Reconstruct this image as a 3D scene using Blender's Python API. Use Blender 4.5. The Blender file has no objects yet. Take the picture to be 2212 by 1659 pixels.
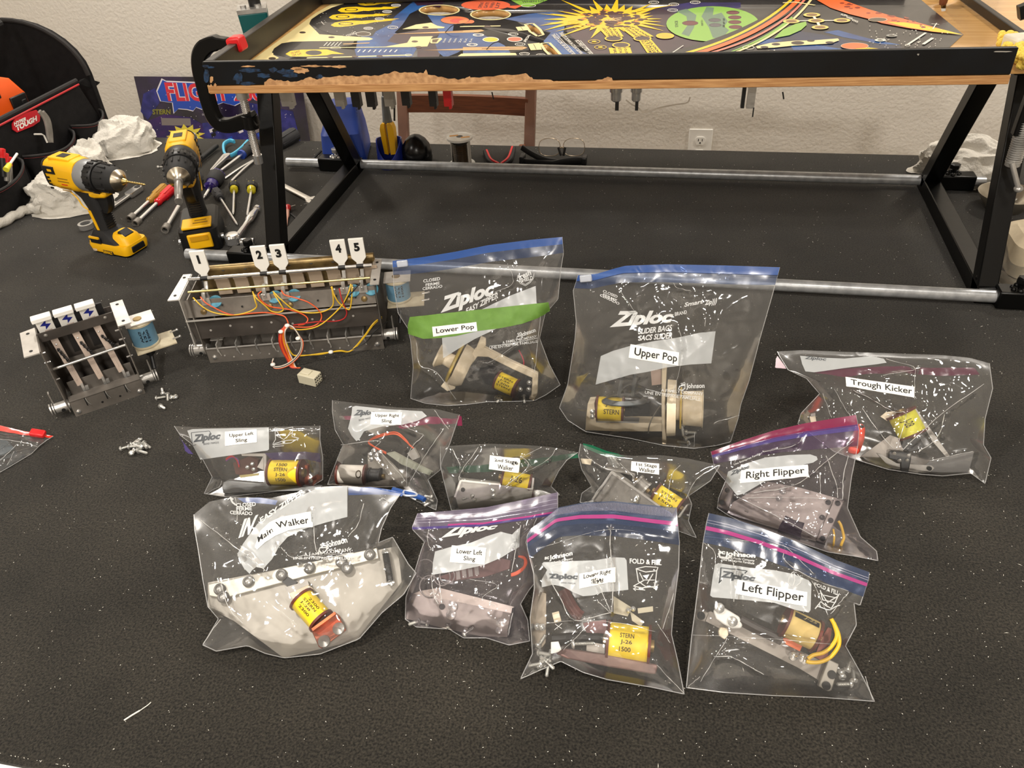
import bpy, bmesh, math, random
from mathutils import Vector, Matrix
from mathutils.bvhtree import BVHTree
from mathutils import noise as mnoise

SC = bpy.context.scene
COL = SC.collection
RNG = random.Random(7)

# ------------------------------------------------------------------ camera
FPX, CX, CY = 1720.0, 1106.0, 829.5
CAM = Vector((0.0, 0.0, 0.8))
RX = Vector((0.98018428, 0.19141254, -0.05099029))      # camera right
RD = Vector((0.07747442, -0.60735068, -0.79064712))     # camera down
RF = Vector((-0.18230876, 0.77102944, -0.61014516))     # camera forward
cam_data = bpy.data.cameras.new('camera')
cam = bpy.data.objects.new('camera', cam_data)
COL.objects.link(cam)
cam_data.sensor_width = 36.0
cam_data.lens = 36.0 * FPX / 2212.0
cam_data.clip_start = 0.02
R3 = Matrix((RX, -RD, -RF)).transposed()
cam.matrix_world = Matrix.Translation(CAM) @ R3.to_4x4()
SC.camera = cam

# ------------------------------------------------------------------ world, exposure
SC.view_settings.view_transform = 'Standard'
SC.view_settings.look = 'None'
SC.view_settings.gamma = 1.0
SC.view_settings.use_curve_mapping = False
SC.view_settings.exposure = 0.85
SC.cycles.transparent_max_bounces = 32
SC.cycles.max_bounces = 8
world = bpy.data.worlds.new('room_air')
SC.world = world
world.use_nodes = True
world.node_tree.nodes['Background'].inputs[0].default_value = (1.0, 0.93, 0.84, 1)
world.node_tree.nodes['Background'].inputs[1].default_value = 0.05

# ------------------------------------------------------------------ ceiling lamps (recessed cans, out of frame) plus one added fill
def overhead_light(x, y, watts, size=0.17, z=1.66, col=(1.0, 0.935, 0.85)):
    ld = bpy.data.lights.new('can_and_fill_light', 'AREA')
    ld.shape = 'DISK'; ld.size = size; ld.energy = watts; ld.color = col
    o = bpy.data.objects.new('can_and_fill_light', ld)
    COL.objects.link(o); o.location = (x, y, z)
    return o
for (x, y, w) in [(-1.75, 2.25, 13), (1.35, 2.2, 12), (-0.2, 2.45, 7), (-0.8, 0.3, 9), (0.7, 0.2, 9), (-0.1, -0.7, 8), (-1.9, -0.3, 10), (0.4, -1.7, 25)]:  # last entry is an added fill behind the camera, brightening the bag contents
    overhead_light(x, y, w)

# ------------------------------------------------------------------ geometry helpers
def ray(px, py):
    return (RX * ((px - CX) / FPX) + RD * ((py - CY) / FPX) + RF).normalized()
def at(px, py, z=0.0):
    r = ray(px, py); return CAM + r * ((z - CAM.z) / r.z)
def at_y(px, py, y):
    r = ray(px, py); return CAM + r * (y / r.y)
def at_x(px, py, x):
    r = ray(px, py); return CAM + r * (x / r.x)
def at_plane(px, py, p0, n):
    r = ray(px, py); return CAM + r * ((p0 - CAM).dot(n) / r.dot(n))

WLOC = {}
def V(*a): return Vector(a)
def fr(o, x, z=(0, 0, 1)):
    """4x4 frame at o with x axis along x and z axis near z"""
    x = Vector(x).normalized(); z = Vector(z)
    y = z.cross(x).normalized(); z = x.cross(y).normalized()
    m = Matrix((x, y, z)).transposed().to_4x4(); m.translation = Vector(o)
    return m
def smooth_path(pts, n=6):
    pts = [Vector(p) for p in pts]
    if len(pts) < 3: return pts
    out = []
    P = [pts[0] * 2 - pts[1]] + pts + [pts[-1] * 2 - pts[-2]]
    for i in range(1, len(P) - 2):
        a, b, c, d = P[i - 1], P[i], P[i + 1], P[i + 2]
        for k in range(n):
            t = k / n
            out.append(0.5 * ((2 * b) + (c - a) * t + (2 * a - 5 * b + 4 * c - d) * t * t + (3 * b - a - 3 * c + d) * t ** 3))
    out.append(pts[-1])
    return out

class MB:
    def __init__(s, F=None):
        s.v = []; s.f = []; s.m = []; s.sm = []
        s.F = F if F is not None else Matrix.Identity(4)
    def add(s, vs, fs, mat=0, smooth=False):
        n = len(s.v)
        s.v += [s.F @ Vector(p) for p in vs]
        for f in fs:
            s.f.append([i + n for i in f]); s.m.append(mat); s.sm.append(smooth)
        return s
    def box(s, c, d, mat=0, R=None):
        c = Vector(c); hx, hy, hz = d[0] / 2, d[1] / 2, d[2] / 2
        vs = [Vector((x * hx, y * hy, z * hz)) for z in (-1, 1) for y in (-1, 1) for x in (-1, 1)]
        if R is not None: vs = [R @ p for p in vs]
        return s.add([c + p for p in vs], [(0, 2, 3, 1), (4, 5, 7, 6), (0, 1, 5, 4), (2, 6, 7, 3), (0, 4, 6, 2), (1, 3, 7, 5)], mat)
    def bar(s, a, b, w, h, up=(0, 0, 1), mat=0):
        """rectangular bar from a to b: w across, h along up"""
        a = Vector(a); b = Vector(b); d = (b - a).normalized(); up = Vector(up)
        sd = d.cross(up).normalized(); u = sd.cross(d).normalized()
        vs = []
        for p in (a, b):
            for (i, j) in ((-1, -1), (1, -1), (1, 1), (-1, 1)):
                vs.append(p + sd * (i * w / 2) + u * (j * h / 2))
        return s.add(vs, [(3, 2, 1, 0), (4, 5, 6, 7), (0, 1, 5, 4), (1, 2, 6, 5), (2, 3, 7, 6), (3, 0, 4, 7)], mat)
    def lathe(s, o, ax, prof, seg=24, mat=0, smooth=True, caps=True, ref=None):
        o = Vector(o); ax = Vector(ax).normalized()
        r0 = Vector(ref) if ref is not None else (Vector((0, 0, 1)) if abs(ax.z) < 0.9 else Vector((1, 0, 0)))
        e1 = (r0 - ax * r0.dot(ax)).normalized(); e2 = ax.cross(e1)
        vs = []; fs = []
        for (t, r) in prof:
            for k in range(seg):
                a = 2 * math.pi * k / seg
                vs.append(o + ax * t + (e1 * math.cos(a) + e2 * math.sin(a)) * r)
        for i in range(len(prof) - 1):
            for k in range(seg):
                k2 = (k + 1) % seg
                fs.append((i * seg + k, i * seg + k2, (i + 1) * seg + k2, (i + 1) * seg + k))
        s.add(vs, fs, mat, smooth)
        n = len(s.v) - len(vs)
        if caps:
            if prof[0][1] > 1e-6: s.f.append([n + k for k in reversed(range(seg))]); s.m.append(mat); s.sm.append(False)
            if prof[-1][1] > 1e-6:
                b = n + (len(prof) - 1) * seg
                s.f.append([b + k for k in range(seg)]); s.m.append(mat); s.sm.append(False)
        return s
    def cyl(s, a, b, r0, r1=None, seg=20, mat=0, caps=True):
        a = Vector(a); b = Vector(b); r1 = r0 if r1 is None else r1
        return s.lathe(a, b - a, [(0, r0), ((b - a).length, r1)], seg, mat, True, caps)
    def tube(s, pts, r, seg=8, mat=0, sm=0, closed=False):
        pts = smooth_path(pts, sm) if sm else [Vector(p) for p in pts]
        n = len(pts); rs = r if isinstance(r, (list, tuple)) else None
        up = None; vs = []; fs = []
        for i, p in enumerate(pts):
            if closed: d = pts[(i + 1) % n] - pts[i - 1]
            else: d = pts[min(i + 1, n - 1)] - pts[max(i - 1, 0)]
            d = d.normalized() if d.length > 1e-9 else Vector((0, 0, 1))
            if up is None: up = Vector((0, 0, 1)) if abs(d.z) < 0.9 else Vector((1, 0, 0))
            up = (up - d * up.dot(d)).normalized(); e = d.cross(up)
            rr = rs[min(int(i * len(rs) / n), len(rs) - 1)] if rs else r
            for k in range(seg):
                a = 2 * math.pi * k / seg
                vs.append(p + (up * math.cos(a) + e * math.sin(a)) * rr)
        for i in range(n if closed else n - 1):
            j = (i + 1) % n
            for k in range(seg):
                k2 = (k + 1) % seg
                fs.append((i * seg + k, i * seg + k2, j * seg + k2, j * seg + k))
        s.add(vs, fs, mat, True)
        if not closed:
            b = len(s.v) - len(vs)
            s.f.append([b + k for k in reversed(range(seg))]); s.f.append([b + (n - 1) * seg + k for k in range(seg)])
            s.m += [mat, mat]; s.sm += [False, False]
        return s
    def prism(s, poly, vec, mat=0, smooth=False):
        poly = [Vector(p) for p in poly]; vec = Vector(vec); n = len(poly)
        vs = poly + [p + vec for p in poly]
        fs = [list(range(n)), [n + i for i in reversed(range(n))]]
        nn = sum(((poly[i] - poly[0]).cross(poly[(i + 1) % n] - poly[0]) for i in range(1, n)), Vector())
        if nn.dot(vec) > 0: fs = [list(reversed(f)) for f in fs]
        side = [(i, (i + 1) % n, n + (i + 1) % n, n + i) for i in range(n)]
        if nn.dot(vec) < 0: side = [tuple(reversed(f)) for f in side]
        s.add(vs, fs, mat, False)
        k = len(s.v) - 2 * n
        for f in side: s.f.append([i + k for i in f]); s.m.append(mat); s.sm.append(smooth)
        return s
    def ball(s, c, r, seg=20, rings=12, mat=0):
        c = Vector(c); r = Vector((r, r, r)) if not isinstance(r, (tuple, list, Vector)) else Vector(r)
        vs = []; fs = []
        for i in range(rings + 1):
            th = math.pi * i / rings
            for k in range(seg):
                a = 2 * math.pi * k / seg
                vs.append(c + Vector((r.x * math.sin(th) * math.cos(a), r.y * math.sin(th) * math.sin(a), -r.z * math.cos(th))))
        for i in range(rings):
            for k in range(seg):
                k2 = (k + 1) % seg
                fs.append((i * seg + k, i * seg + k2, (i + 1) * seg + k2, (i + 1) * seg + k))
        return s.add(vs, fs, mat, True)
    def poly(s, pts, mat=0):
        return s.add(pts, [list(range(len(pts)))], mat)
    def loft(s, secs, mat=0, smooth=True, caps=True):
        n = len(secs[0]); vs = [p for q in secs for p in q]; fs = []
        for i in range(len(secs) - 1):
            for k in range(n):
                k2 = (k + 1) % n
                fs.append((i * n + k, i * n + k2, (i + 1) * n + k2, (i + 1) * n + k))
        s.add(vs, fs, mat, smooth)
        b = len(s.v) - len(vs)
        if caps:
            s.f.append([b + k for k in reversed(range(n))]); s.f.append([b + (len(secs) - 1) * n + k for k in range(n)])
            s.m += [mat, mat]; s.sm += [False, False]
        return s
    def grid(s, fn, nu, nv, mat=0, smooth=True):
        vs = [fn(i / nu, j / nv) for j in range(nv + 1) for i in range(nu + 1)]
        fs = [(j * (nu + 1) + i, j * (nu + 1) + i + 1, (j + 1) * (nu + 1) + i + 1, (j + 1) * (nu + 1) + i) for j in range(nv) for i in range(nu)]
        return s.add(vs, fs, mat, smooth)
    def build(s, name, mats, parent=None, loc=None, bevel=0, seg=2, sub=0, label=None, fix=True):
        if not isinstance(mats, (list, tuple)): mats = [mats]
        if parent is not None: off = WLOC[parent.name]
        elif loc is not None: off = Vector(loc)
        else:
            xs = [p.x for p in s.v]; ys = [p.y for p in s.v]; zs = [p.z for p in s.v]
            off = Vector(((min(xs) + max(xs)) / 2, (min(ys) + max(ys)) / 2, min(zs)))
        me = bpy.data.meshes.new(name)
        me.from_pydata([p - off for p in s.v], [], s.f)
        for m in mats: me.materials.append(m)
        me.polygons.foreach_set('material_index', s.m)
        me.polygons.foreach_set('use_smooth', s.sm)
        if fix:
            bm = bmesh.new(); bm.from_mesh(me)
            bmesh.ops.remove_doubles(bm, verts=bm.verts, dist=1e-6)
            bmesh.ops.recalc_face_normals(bm, faces=bm.faces)
            bm.to_mesh(me); bm.free()
        me.set_sharp_from_angle(angle=0.61)
        me.update()
        o = bpy.data.objects.new(name, me); COL.objects.link(o)
        if parent is not None: o.parent = parent
        else: o.location = off
        WLOC[o.name] = off
        if bevel:
            b = o.modifiers.new('bevel', 'BEVEL'); b.width = bevel; b.segments = seg; b.limit_method = 'ANGLE'; b.angle_limit = math.radians(40)
            b.harden_normals = False
        if sub:
            m = o.modifiers.new('sub', 'SUBSURF'); m.levels = sub; m.render_levels = sub
        if label: o['label'] = label
        return o

def tag(o, label, cat, group=None):
    o['label'] = label; o['category'] = cat
    if group: o['group'] = group
    return o
def thing(name, label, cat, loc, group=None):
    o = bpy.data.objects.new(name, None); COL.objects.link(o)
    o.location = loc; o.empty_display_size = 0.02; WLOC[o.name] = Vector(loc)
    return tag(o, label, cat, group)
def struct(o):
    o['kind'] = 'structure'; return o
def copy_tree(o, parent=None):
    c = o.copy(); COL.objects.link(c)
    if parent is not None: c.parent = parent
    for ch in list(o.children): copy_tree(ch, c)
    return c

# ------------------------------------------------------------------ materials
def lin(c):
    return tuple((x / 255.0 / 12.92 if x / 255.0 <= 0.04045 else ((x / 255.0 + 0.055) / 1.055) ** 2.4) for x in c)
def mat(name, rgb, rough=0.5, metal=0.0, spec=0.5, var=None, vscale=20.0, bump=0.0, bscale=80.0, coat=0.0, alpha=1.0, stretch=None, trans=0.0, detail=4.0):
    """principled material; var = second colour mixed in by noise"""
    m = bpy.data.materials.new(name); m.use_nodes = True
    nt = m.node_tree; b = nt.nodes['Principled BSDF']
    c = lin(rgb)
    b.inputs['Base Color'].default_value = (*c, 1)
    b.inputs['Roughness'].default_value = rough
    b.inputs['Metallic'].default_value = metal
    b.inputs['Specular IOR Level'].default_value = spec
    b.inputs['Coat Weight'].default_value = coat
    b.inputs['Alpha'].default_value = alpha
    b.inputs['Transmission Weight'].default_value = trans
    if var or bump:
        tc = nt.nodes.new('ShaderNodeTexCoord'); mp = nt.nodes.new('ShaderNodeMapping')
        nt.links.new(tc.outputs['Object'], mp.inputs['Vector'])
        if stretch: mp.inputs['Scale'].default_value = stretch
    if var:
        nz = nt.nodes.new('ShaderNodeTexNoise'); nz.inputs['Scale'].default_value = vscale; nz.inputs['Detail'].default_value = detail
        nt.links.new(mp.outputs[0], nz.inputs['Vector'])
        rp = nt.nodes.new('ShaderNodeValToRGB')
        rp.color_ramp.elements[0].position = 0.35; rp.color_ramp.elements[1].position = 0.65
        rp.color_ramp.elements[0].color = (*c, 1); rp.color_ramp.elements[1].color = (*lin(var), 1)
        nt.links.new(nz.outputs['Fac'], rp.inputs['Fac']); nt.links.new(rp.outputs[0], b.inputs['Base Color'])
    if bump:
        n2 = nt.nodes.new('ShaderNodeTexNoise'); n2.inputs['Scale'].default_value = bscale; n2.inputs['Detail'].default_value = 3.0
        nt.links.new(mp.outputs[0], n2.inputs['Vector'])
        bp = nt.nodes.new('ShaderNodeBump'); bp.inputs['Strength'].default_value = bump; bp.inputs['Distance'].default_value = 0.004
        nt.links.new(n2.outputs['Fac'], bp.inputs['Height']); nt.links.new(bp.outputs[0], b.inputs['Normal'])
    return m

def film_mat(name, tint=(255, 255, 255), haze=0.05, hazecol=(225, 225, 225), bump=0.5, scale=110.0, rough=0.1, gain=1.0):
    """thin clear plastic: see-through, with fresnel gloss, a little milky scatter and a fine crinkle"""
    m = bpy.data.materials.new(name); m.use_nodes = True
    nt = m.node_tree; nt.nodes.clear()
    N = nt.nodes.new; L = nt.links.new
    out = N('ShaderNodeOutputMaterial'); tr = N('ShaderNodeBsdfTransparent'); gl = N('ShaderNodeBsdfGlossy'); df = N('ShaderNodeBsdfDiffuse')
    tr.inputs[0].default_value = (*lin(tint), 1); gl.inputs['Roughness'].default_value = rough
    df.inputs[0].default_value = (*lin(hazecol), 1)
    tc = N('ShaderNodeTexCoord'); n1 = N('ShaderNodeTexNoise'); n1.noise_type = 'RIDGED_MULTIFRACTAL'; n1.inputs['Scale'].default_value = scale; n1.inputs['Detail'].default_value = 3.0
    n1.inputs['Distortion'].default_value = 0.6
    ms = N('ShaderNodeTexNoise'); ms.inputs['Scale'].default_value = 16.0; ms.inputs['Detail'].default_value = 1.0
    L(tc.outputs['Object'], n1.inputs['Vector']); L(tc.outputs['Object'], ms.inputs['Vector'])
    rp = N('ShaderNodeMapRange'); rp.inputs[1].default_value = 0.40; rp.inputs[2].default_value = 0.60; rp.inputs[3].default_value = 0.08; rp.inputs[4].default_value = 1.0
    L(ms.outputs['Fac'], rp.inputs[0])
    mu = N('ShaderNodeMath'); mu.operation = 'MULTIPLY'; mu.inputs[1].default_value = bump; L(rp.outputs[0], mu.inputs[0])
    bp = N('ShaderNodeBump'); bp.inputs['Distance'].default_value = 0.003
    L(n1.outputs['Fac'], bp.inputs['Height']); L(mu.outputs[0], bp.inputs['Strength'])
    L(bp.outputs[0], gl.inputs['Normal'])
    fz = N('ShaderNodeFresnel'); fz.inputs['IOR'].default_value = 1.5; L(bp.outputs[0], fz.inputs['Normal'])
    g = N('ShaderNodeMath'); g.operation = 'MULTIPLY_ADD'; g.inputs[1].default_value = gain; g.inputs[2].default_value = 0.02; g.use_clamp = True
    L(fz.outputs[0], g.inputs[0])
    a = N('ShaderNodeMixShader'); a.inputs[0].default_value = haze; L(tr.outputs[0], a.inputs[1]); L(df.outputs[0], a.inputs[2])
    b = N('ShaderNodeMixShader'); L(g.outputs[0], b.inputs[0]); L(a.outputs[0], b.inputs[1]); L(gl.outputs[0], b.inputs[2])
    L(b.outputs[0], out.inputs[0])
    return m

BLACK = mat('black_plastic', (22, 22, 23), 0.45)
RUBBER = mat('black_rubber', (26, 26, 27), 0.7)
GRIP = mat('dark_grip', (44, 44, 46), 0.75, bump=0.1, bscale=300)
GLOSSBLK = mat('glossy_black_paint', (7, 7, 7), 0.34, spec=0.28, bump=0.05, bscale=60)
STEEL = mat('brushed_steel', (196, 194, 190), 0.34, 0.6, var=(160, 158, 154), vscale=30, bump=0.05, bscale=200)
DULLSTEEL = mat('dull_steel', (156, 152, 146), 0.42, 0.5, var=(130, 126, 120), vscale=40)
ZINC = mat('galvanised_tube', (178, 180, 182), 0.34, 0.35, var=(150, 152, 154), vscale=60, bump=0.05, bscale=150)
CHROME = mat('chrome', (228, 228, 228), 0.14, 0.85)
SCREWM = mat('zinc_screw', (212, 212, 208), 0.25, 0.7)
BRASS = mat('dull_brass', (150, 128, 84), 0.38, 0.6, var=(116, 96, 62), vscale=60)
YELLOW = mat('yellow_housing', (250, 190, 18), 0.42, bump=0.04, bscale=400)
WHITE = mat('white_plastic', (236, 234, 228), 0.4)
CREAM = mat('cream_plastic', (242, 228, 202), 0.45, var=(228, 212, 182), vscale=60)
INK = mat('black_ink', (12, 12, 12), 0.6)
NAVYINK = mat('navy_ink', (16, 30, 130), 0.5)
PAPER = mat('white_paper_label', (248, 246, 240), 0.6)
WOOD = mat('oak_edge', (196, 150, 98), 0.5, var=(160, 112, 66), vscale=14, stretch=(1.2, 14, 40), bump=0.08, bscale=40)
PLY = mat('varnished_plywood', (222, 176, 112), 0.2, var=(206, 158, 96), vscale=10, stretch=(1, 9, 1), coat=0.3)
RAW = mat('bare_chipped_wood', (205, 160, 112), 0.8, var=(170, 126, 84), vscale=120, bump=0.3, bscale=150)
RED = mat('red_plastic', (214, 30, 34), 0.35)
ORANGE = mat('orange_plastic', (240, 92, 20), 0.4)
BLUE = mat('blue_plastic', (38, 66, 150), 0.42)
DBLUE = mat('dark_blue_plastic', (28, 44, 128), 0.35)
SKYBLUE = mat('light_blue_grip', (80, 178, 214), 0.45)
TEAL = mat('teal_paint', (10, 84, 84), 0.4)
COPPER = mat('copper_bracket', (190, 104, 70), 0.38, 0.8, var=(160, 82, 56), vscale=60)
FLANGE = mat('coil_flange', (96, 44, 34), 0.5)
COILY = mat('yellow_coil_wrap', (250, 220, 44), 0.45, var=(240, 206, 34), vscale=50)
COILL = mat('lime_yellow_coil_wrap', (226, 220, 66), 0.5)
COILB = mat('beige_coil_wrap', (222, 196, 122), 0.55, var=(206, 178, 104), vscale=50)
COILW = mat('white_coil_wrap', (236, 230, 220), 0.55)
COILBL = mat('blue_coil_wrap', (104, 146, 170), 0.45, var=(86, 126, 152), vscale=40)
YWIRE = mat('yellow_wire', (226, 184, 44), 0.45)
OWIRE = mat('orange_wire', (226, 92, 42), 0.45)
RWIRE = mat('red_wire', (178, 40, 40), 0.45)
WWIRE = mat('white_wire', (216, 206, 192), 0.45)
BWIRE = mat('black_wire', (20, 20, 20), 0.5)
SILVERP = mat('aluminium_plate', (176, 171, 162), 0.5, 0.3, var=(156, 151, 142), vscale=25)
GREYP = mat('grey_steel_plate', (150, 143, 135), 0.42, 0.35, var=(126, 119, 112), vscale=30)
PINKM = mat('copper_washed_steel', (150, 122, 116), 0.55, 0.3, var=(130, 104, 100), vscale=80)

# ------------------------------------------------------------------ lettering
_TC = {}
def text_geo(s, bold=0.0, shear=0.0, cut=0.18, align='CENTER', space=0.85):
    key = (s, bold, shear, cut, align)
    if key in _TC: return _TC[key]
    cu = bpy.data.curves.new('lettering_src', 'FONT'); cu.body = s; cu.offset = bold; cu.shear = shear
    cu.resolution_u = 3; cu.align_x = align; cu.space_line = space
    ob = bpy.data.objects.new('lettering_src', cu)
    me = bpy.data.meshes.new_from_object(ob)
    bm = bmesh.new(); bm.from_mesh(me)
    bmesh.ops.triangulate(bm, faces=bm.faces)
    for _ in range(3):
        es = [e for e in bm.edges if e.calc_length() > cut]
        if not es: break
        bmesh.ops.subdivide_edges(bm, edges=es, cuts=1); bmesh.ops.triangulate(bm, faces=[f for f in bm.faces if len(f.verts) > 3])
    vs = [(v.co.x, v.co.y) for v in bm.verts]; bm.verts.index_update()
    fs = [[v.index for v in f.verts] for f in bm.faces]
    bm.free(); bpy.data.objects.remove(ob); bpy.data.curves.remove(cu); bpy.data.meshes.remove(me)
    x0 = min(p[0] for p in vs); x1 = max(p[0] for p in vs); y0 = min(p[1] for p in vs); y1 = max(p[1] for p in vs)
    vs = [((p[0] - x0) / (x1 - x0), (p[1] - y0) / (y1 - y0)) for p in vs]
    _TC[key] = (vs, fs, (x1 - x0) / (y1 - y0))
    return _TC[key]
def quad(q, u, v):
    """q = TL, TR, BR, BL; u to the right, v up"""
    a = Vector(q[3]).lerp(Vector(q[2]), u); b = Vector(q[0]).lerp(Vector(q[1]), u)
    return a.lerp(b, v)
def add_text(mb, s, q, fn=None, mat=0, **k):
    """lettering stretched over the quad q (2D with fn mapping to the surface, or 3D)"""
    vs, fs, _ = text_geo(s, **k)
    pts = [quad(q, *p) for p in vs]
    if fn: pts = [fn(p.x, p.y) for p in pts]
    return mb.add(pts, fs, mat)

# ================================================================== the room
WALLM = mat('textured_wall_paint', (222, 216, 206), 0.75, bump=0.42, bscale=95, detail=2)
CEILM = mat('ceiling_paint', (226, 222, 214), 0.9)
FLOORM = mat('beige_floor', (130, 118, 102), 0.8)
WALL_Y = 2.75
def slab(name, lo, hi, m):
    lo = Vector(lo); hi = Vector(hi)
    return struct(MB().box((lo + hi) / 2, hi - lo).build(name, m, None))
slab('floor', (-3.2, -2.6, -0.85), (3.0, 2.75, -0.75), FLOORM)
slab('wall_back', (-3.2, WALL_Y, -0.85), (3.0, WALL_Y + 0.1, 1.7), WALLM)
slab('wall_left', (-3.3, -2.6, -0.85), (-3.2, 2.75, 1.7), WALLM)
slab('wall_right', (3.0, -2.6, -0.85), (3.1, 2.75, 1.7), WALLM)
slab('wall_front', (-3.2, -2.7, -0.85), (3.0, -2.6, 1.7), WALLM)
slab('ceiling', (-3.2, -2.6, 1.7), (3.0, 2.75, 1.8), CEILM)

# ================================================================== carpet-covered worktable
CARPET = mat('black_felt_carpet', (57, 54, 48), 0.95, spec=0.05, var=(26, 25, 23), vscale=380, bump=0.4, bscale=700)
def carpet_nodes(m):
    nt = m.node_tree; b = nt.nodes['Principled BSDF']
    src = b.inputs['Base Color'].links[0].from_socket
    tc = [n for n in nt.nodes if n.type == 'TEX_COORD'][0]
    nz = nt.nodes.new('ShaderNodeTexNoise'); nz.inputs['Scale'].default_value = 7; nz.inputs['Detail'].default_value = 5
    nt.links.new(tc.outputs['Object'], nz.inputs['Vector'])
    rp = nt.nodes.new('ShaderNodeValToRGB'); rp.color_ramp.elements[0].position = 0.35; rp.color_ramp.elements[1].position = 0.7
    rp.color_ramp.elements[0].color = (0.75, 0.75, 0.75, 1); rp.color_ramp.elements[1].color = (1.2, 1.18, 1.15, 1)
    nt.links.new(nz.outputs['Fac'], rp.inputs['Fac'])
    mx = nt.nodes.new('ShaderNodeMix'); mx.data_type = 'RGBA'; mx.blend_type = 'MULTIPLY'; mx.inputs[0].default_value = 1.0
    nt.links.new(src, mx.inputs[6]); nt.links.new(rp.outputs[0], mx.inputs[7]); nt.links.new(mx.outputs[2], b.inputs['Base Color'])
    b.inputs['Sheen Weight'].default_value = 0.15
carpet_nodes(CARPET)
TX0, TX1, TY0, TY1 = -2.15, 1.25, 0.2985, 2.04
wt = thing('worktable', 'long worktable covered with black felt carpet under all the parts and tools', 'table', (-0.45, 1.17, -0.75))
MB().box(((TX0 + TX1) / 2, (TY0 + TY1) / 2, -0.023), (TX1 - TX0, TY1 - TY0, 0.034)).build('tabletop', WHITE, wt, bevel=0.003)
MB().box(((TX0 + TX1) / 2, (TY0 + TY1) / 2 + 0.002, -0.003), (TX1 - TX0 - 0.004, TY1 - TY0 - 0.004, 0.006)).build('carpet', CARPET, wt, label='black felt carpet with white lint')
for x in (TX0 + 0.08, TX1 - 0.08):
    for y in (TY0 + 0.08, TY1 - 0.08):
        MB().box((x, y, -0.395), (0.06, 0.06, 0.71)).build('leg', GLOSSBLK, wt)
# lint: uncountable white flecks and short fibres on the carpet
LINT = mat('white_lint', (226, 222, 212), 0.8)
mb = MB(); r = random.Random(3)
for i in range(4200):
    x = r.uniform(-1.7, 1.0); y = r.uniform(0.31, 2.03)
    if r.random() < 0.45: x = r.gauss(0.1, 0.5); y = min(2.0, max(0.31, r.gauss(0.7, 0.35)))
    a = r.uniform(0, 3.14); L = r.choice([0.0004, 0.0005, 0.0006, 0.0009]) * (1.0 + y * 0.3); w = 0.00034 * (1 + y * 0.35)
    if r.random() < 0.05: L *= 2.8; w *= .8
    d = Vector((math.cos(a), math.sin(a), 0)) * L; n = Vector((-math.sin(a), math.cos(a), 0)) * w
    p = Vector((x, y, 0.0004)); up = Vector((0, 0, 0.0004))
    mb.add([p - d, p - n + up, p + d, p + n + up], [(0, 1, 2, 3)], 0)
lint = mb.build('carpet_lint', LINT, None, loc=(0, 1, 0), fix=False)
lint['label'] = 'tiny white lint flecks and fibres scattered over the black carpet'; lint['category'] = 'lint'; lint['kind'] = 'stuff'
mb = MB()
mb.tube([at(268, 1556, .001), at(285, 1545, .0015), at(302, 1535, .001)], 0.0009, 6, 0, 3)
mb.tube([at(302, 1535, .001), at(318, 1524, .0014), at(326, 1517, .001)], 0.0005, 6, 0, 3)
tag(mb.build('thread', LINT), 'longer white thread lying alone on the carpet near the table front', 'thread')

# ================================================================== wall outlets
def outlet(cx, z, label):
    y = WALL_Y
    t = thing('wall_outlet', label, 'outlet', (cx, y, z - 0.06))
    MB().box((cx, y - 0.003, z), (0.079, 0.006, 0.124)).build('cover_plate', WHITE, t, bevel=0.002)
    for s in (0.0225, -0.0225):
        mb = MB(); P = []
        for k in range(24):
            a = 2 * math.pi * k / 24; P.append((cx + 0.017 * math.cos(a), y - 0.006, z + s + max(-0.0135, min(0.0135, 0.018 * math.sin(a)))))
        mb.prism(P, (0, -0.003, 0))
        rec = mb.build('receptacle', WHITE, t)
        mb = MB()
        for dx in (-0.0065, 0.0065): mb.box((cx + dx, y - 0.0092, z + s + 0.003), (0.0022, 0.0006, 0.0085))
        mb.cyl((cx, y - 0.0089, z + s - 0.007), (cx, y - 0.0096, z + s - 0.007), 0.0028, seg=12)
        mb.build('slot', INK, rec)
    MB().cyl((cx, y - 0.006, z), (cx, y - 0.0075, z), 0.003, seg=12).build('cover_screw', WHITE, t)
pR = at_y(1515, 278, WALL_Y); outlet(pR.x, pR.z - 0.062, 'white wall outlet on the bare wall behind the clear eyeglasses')
pL = at_y(300, 267, WALL_Y); outlet(pL.x, pL.z - 0.062, 'white wall outlet beside the colourful glass panel and white rag')

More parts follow.
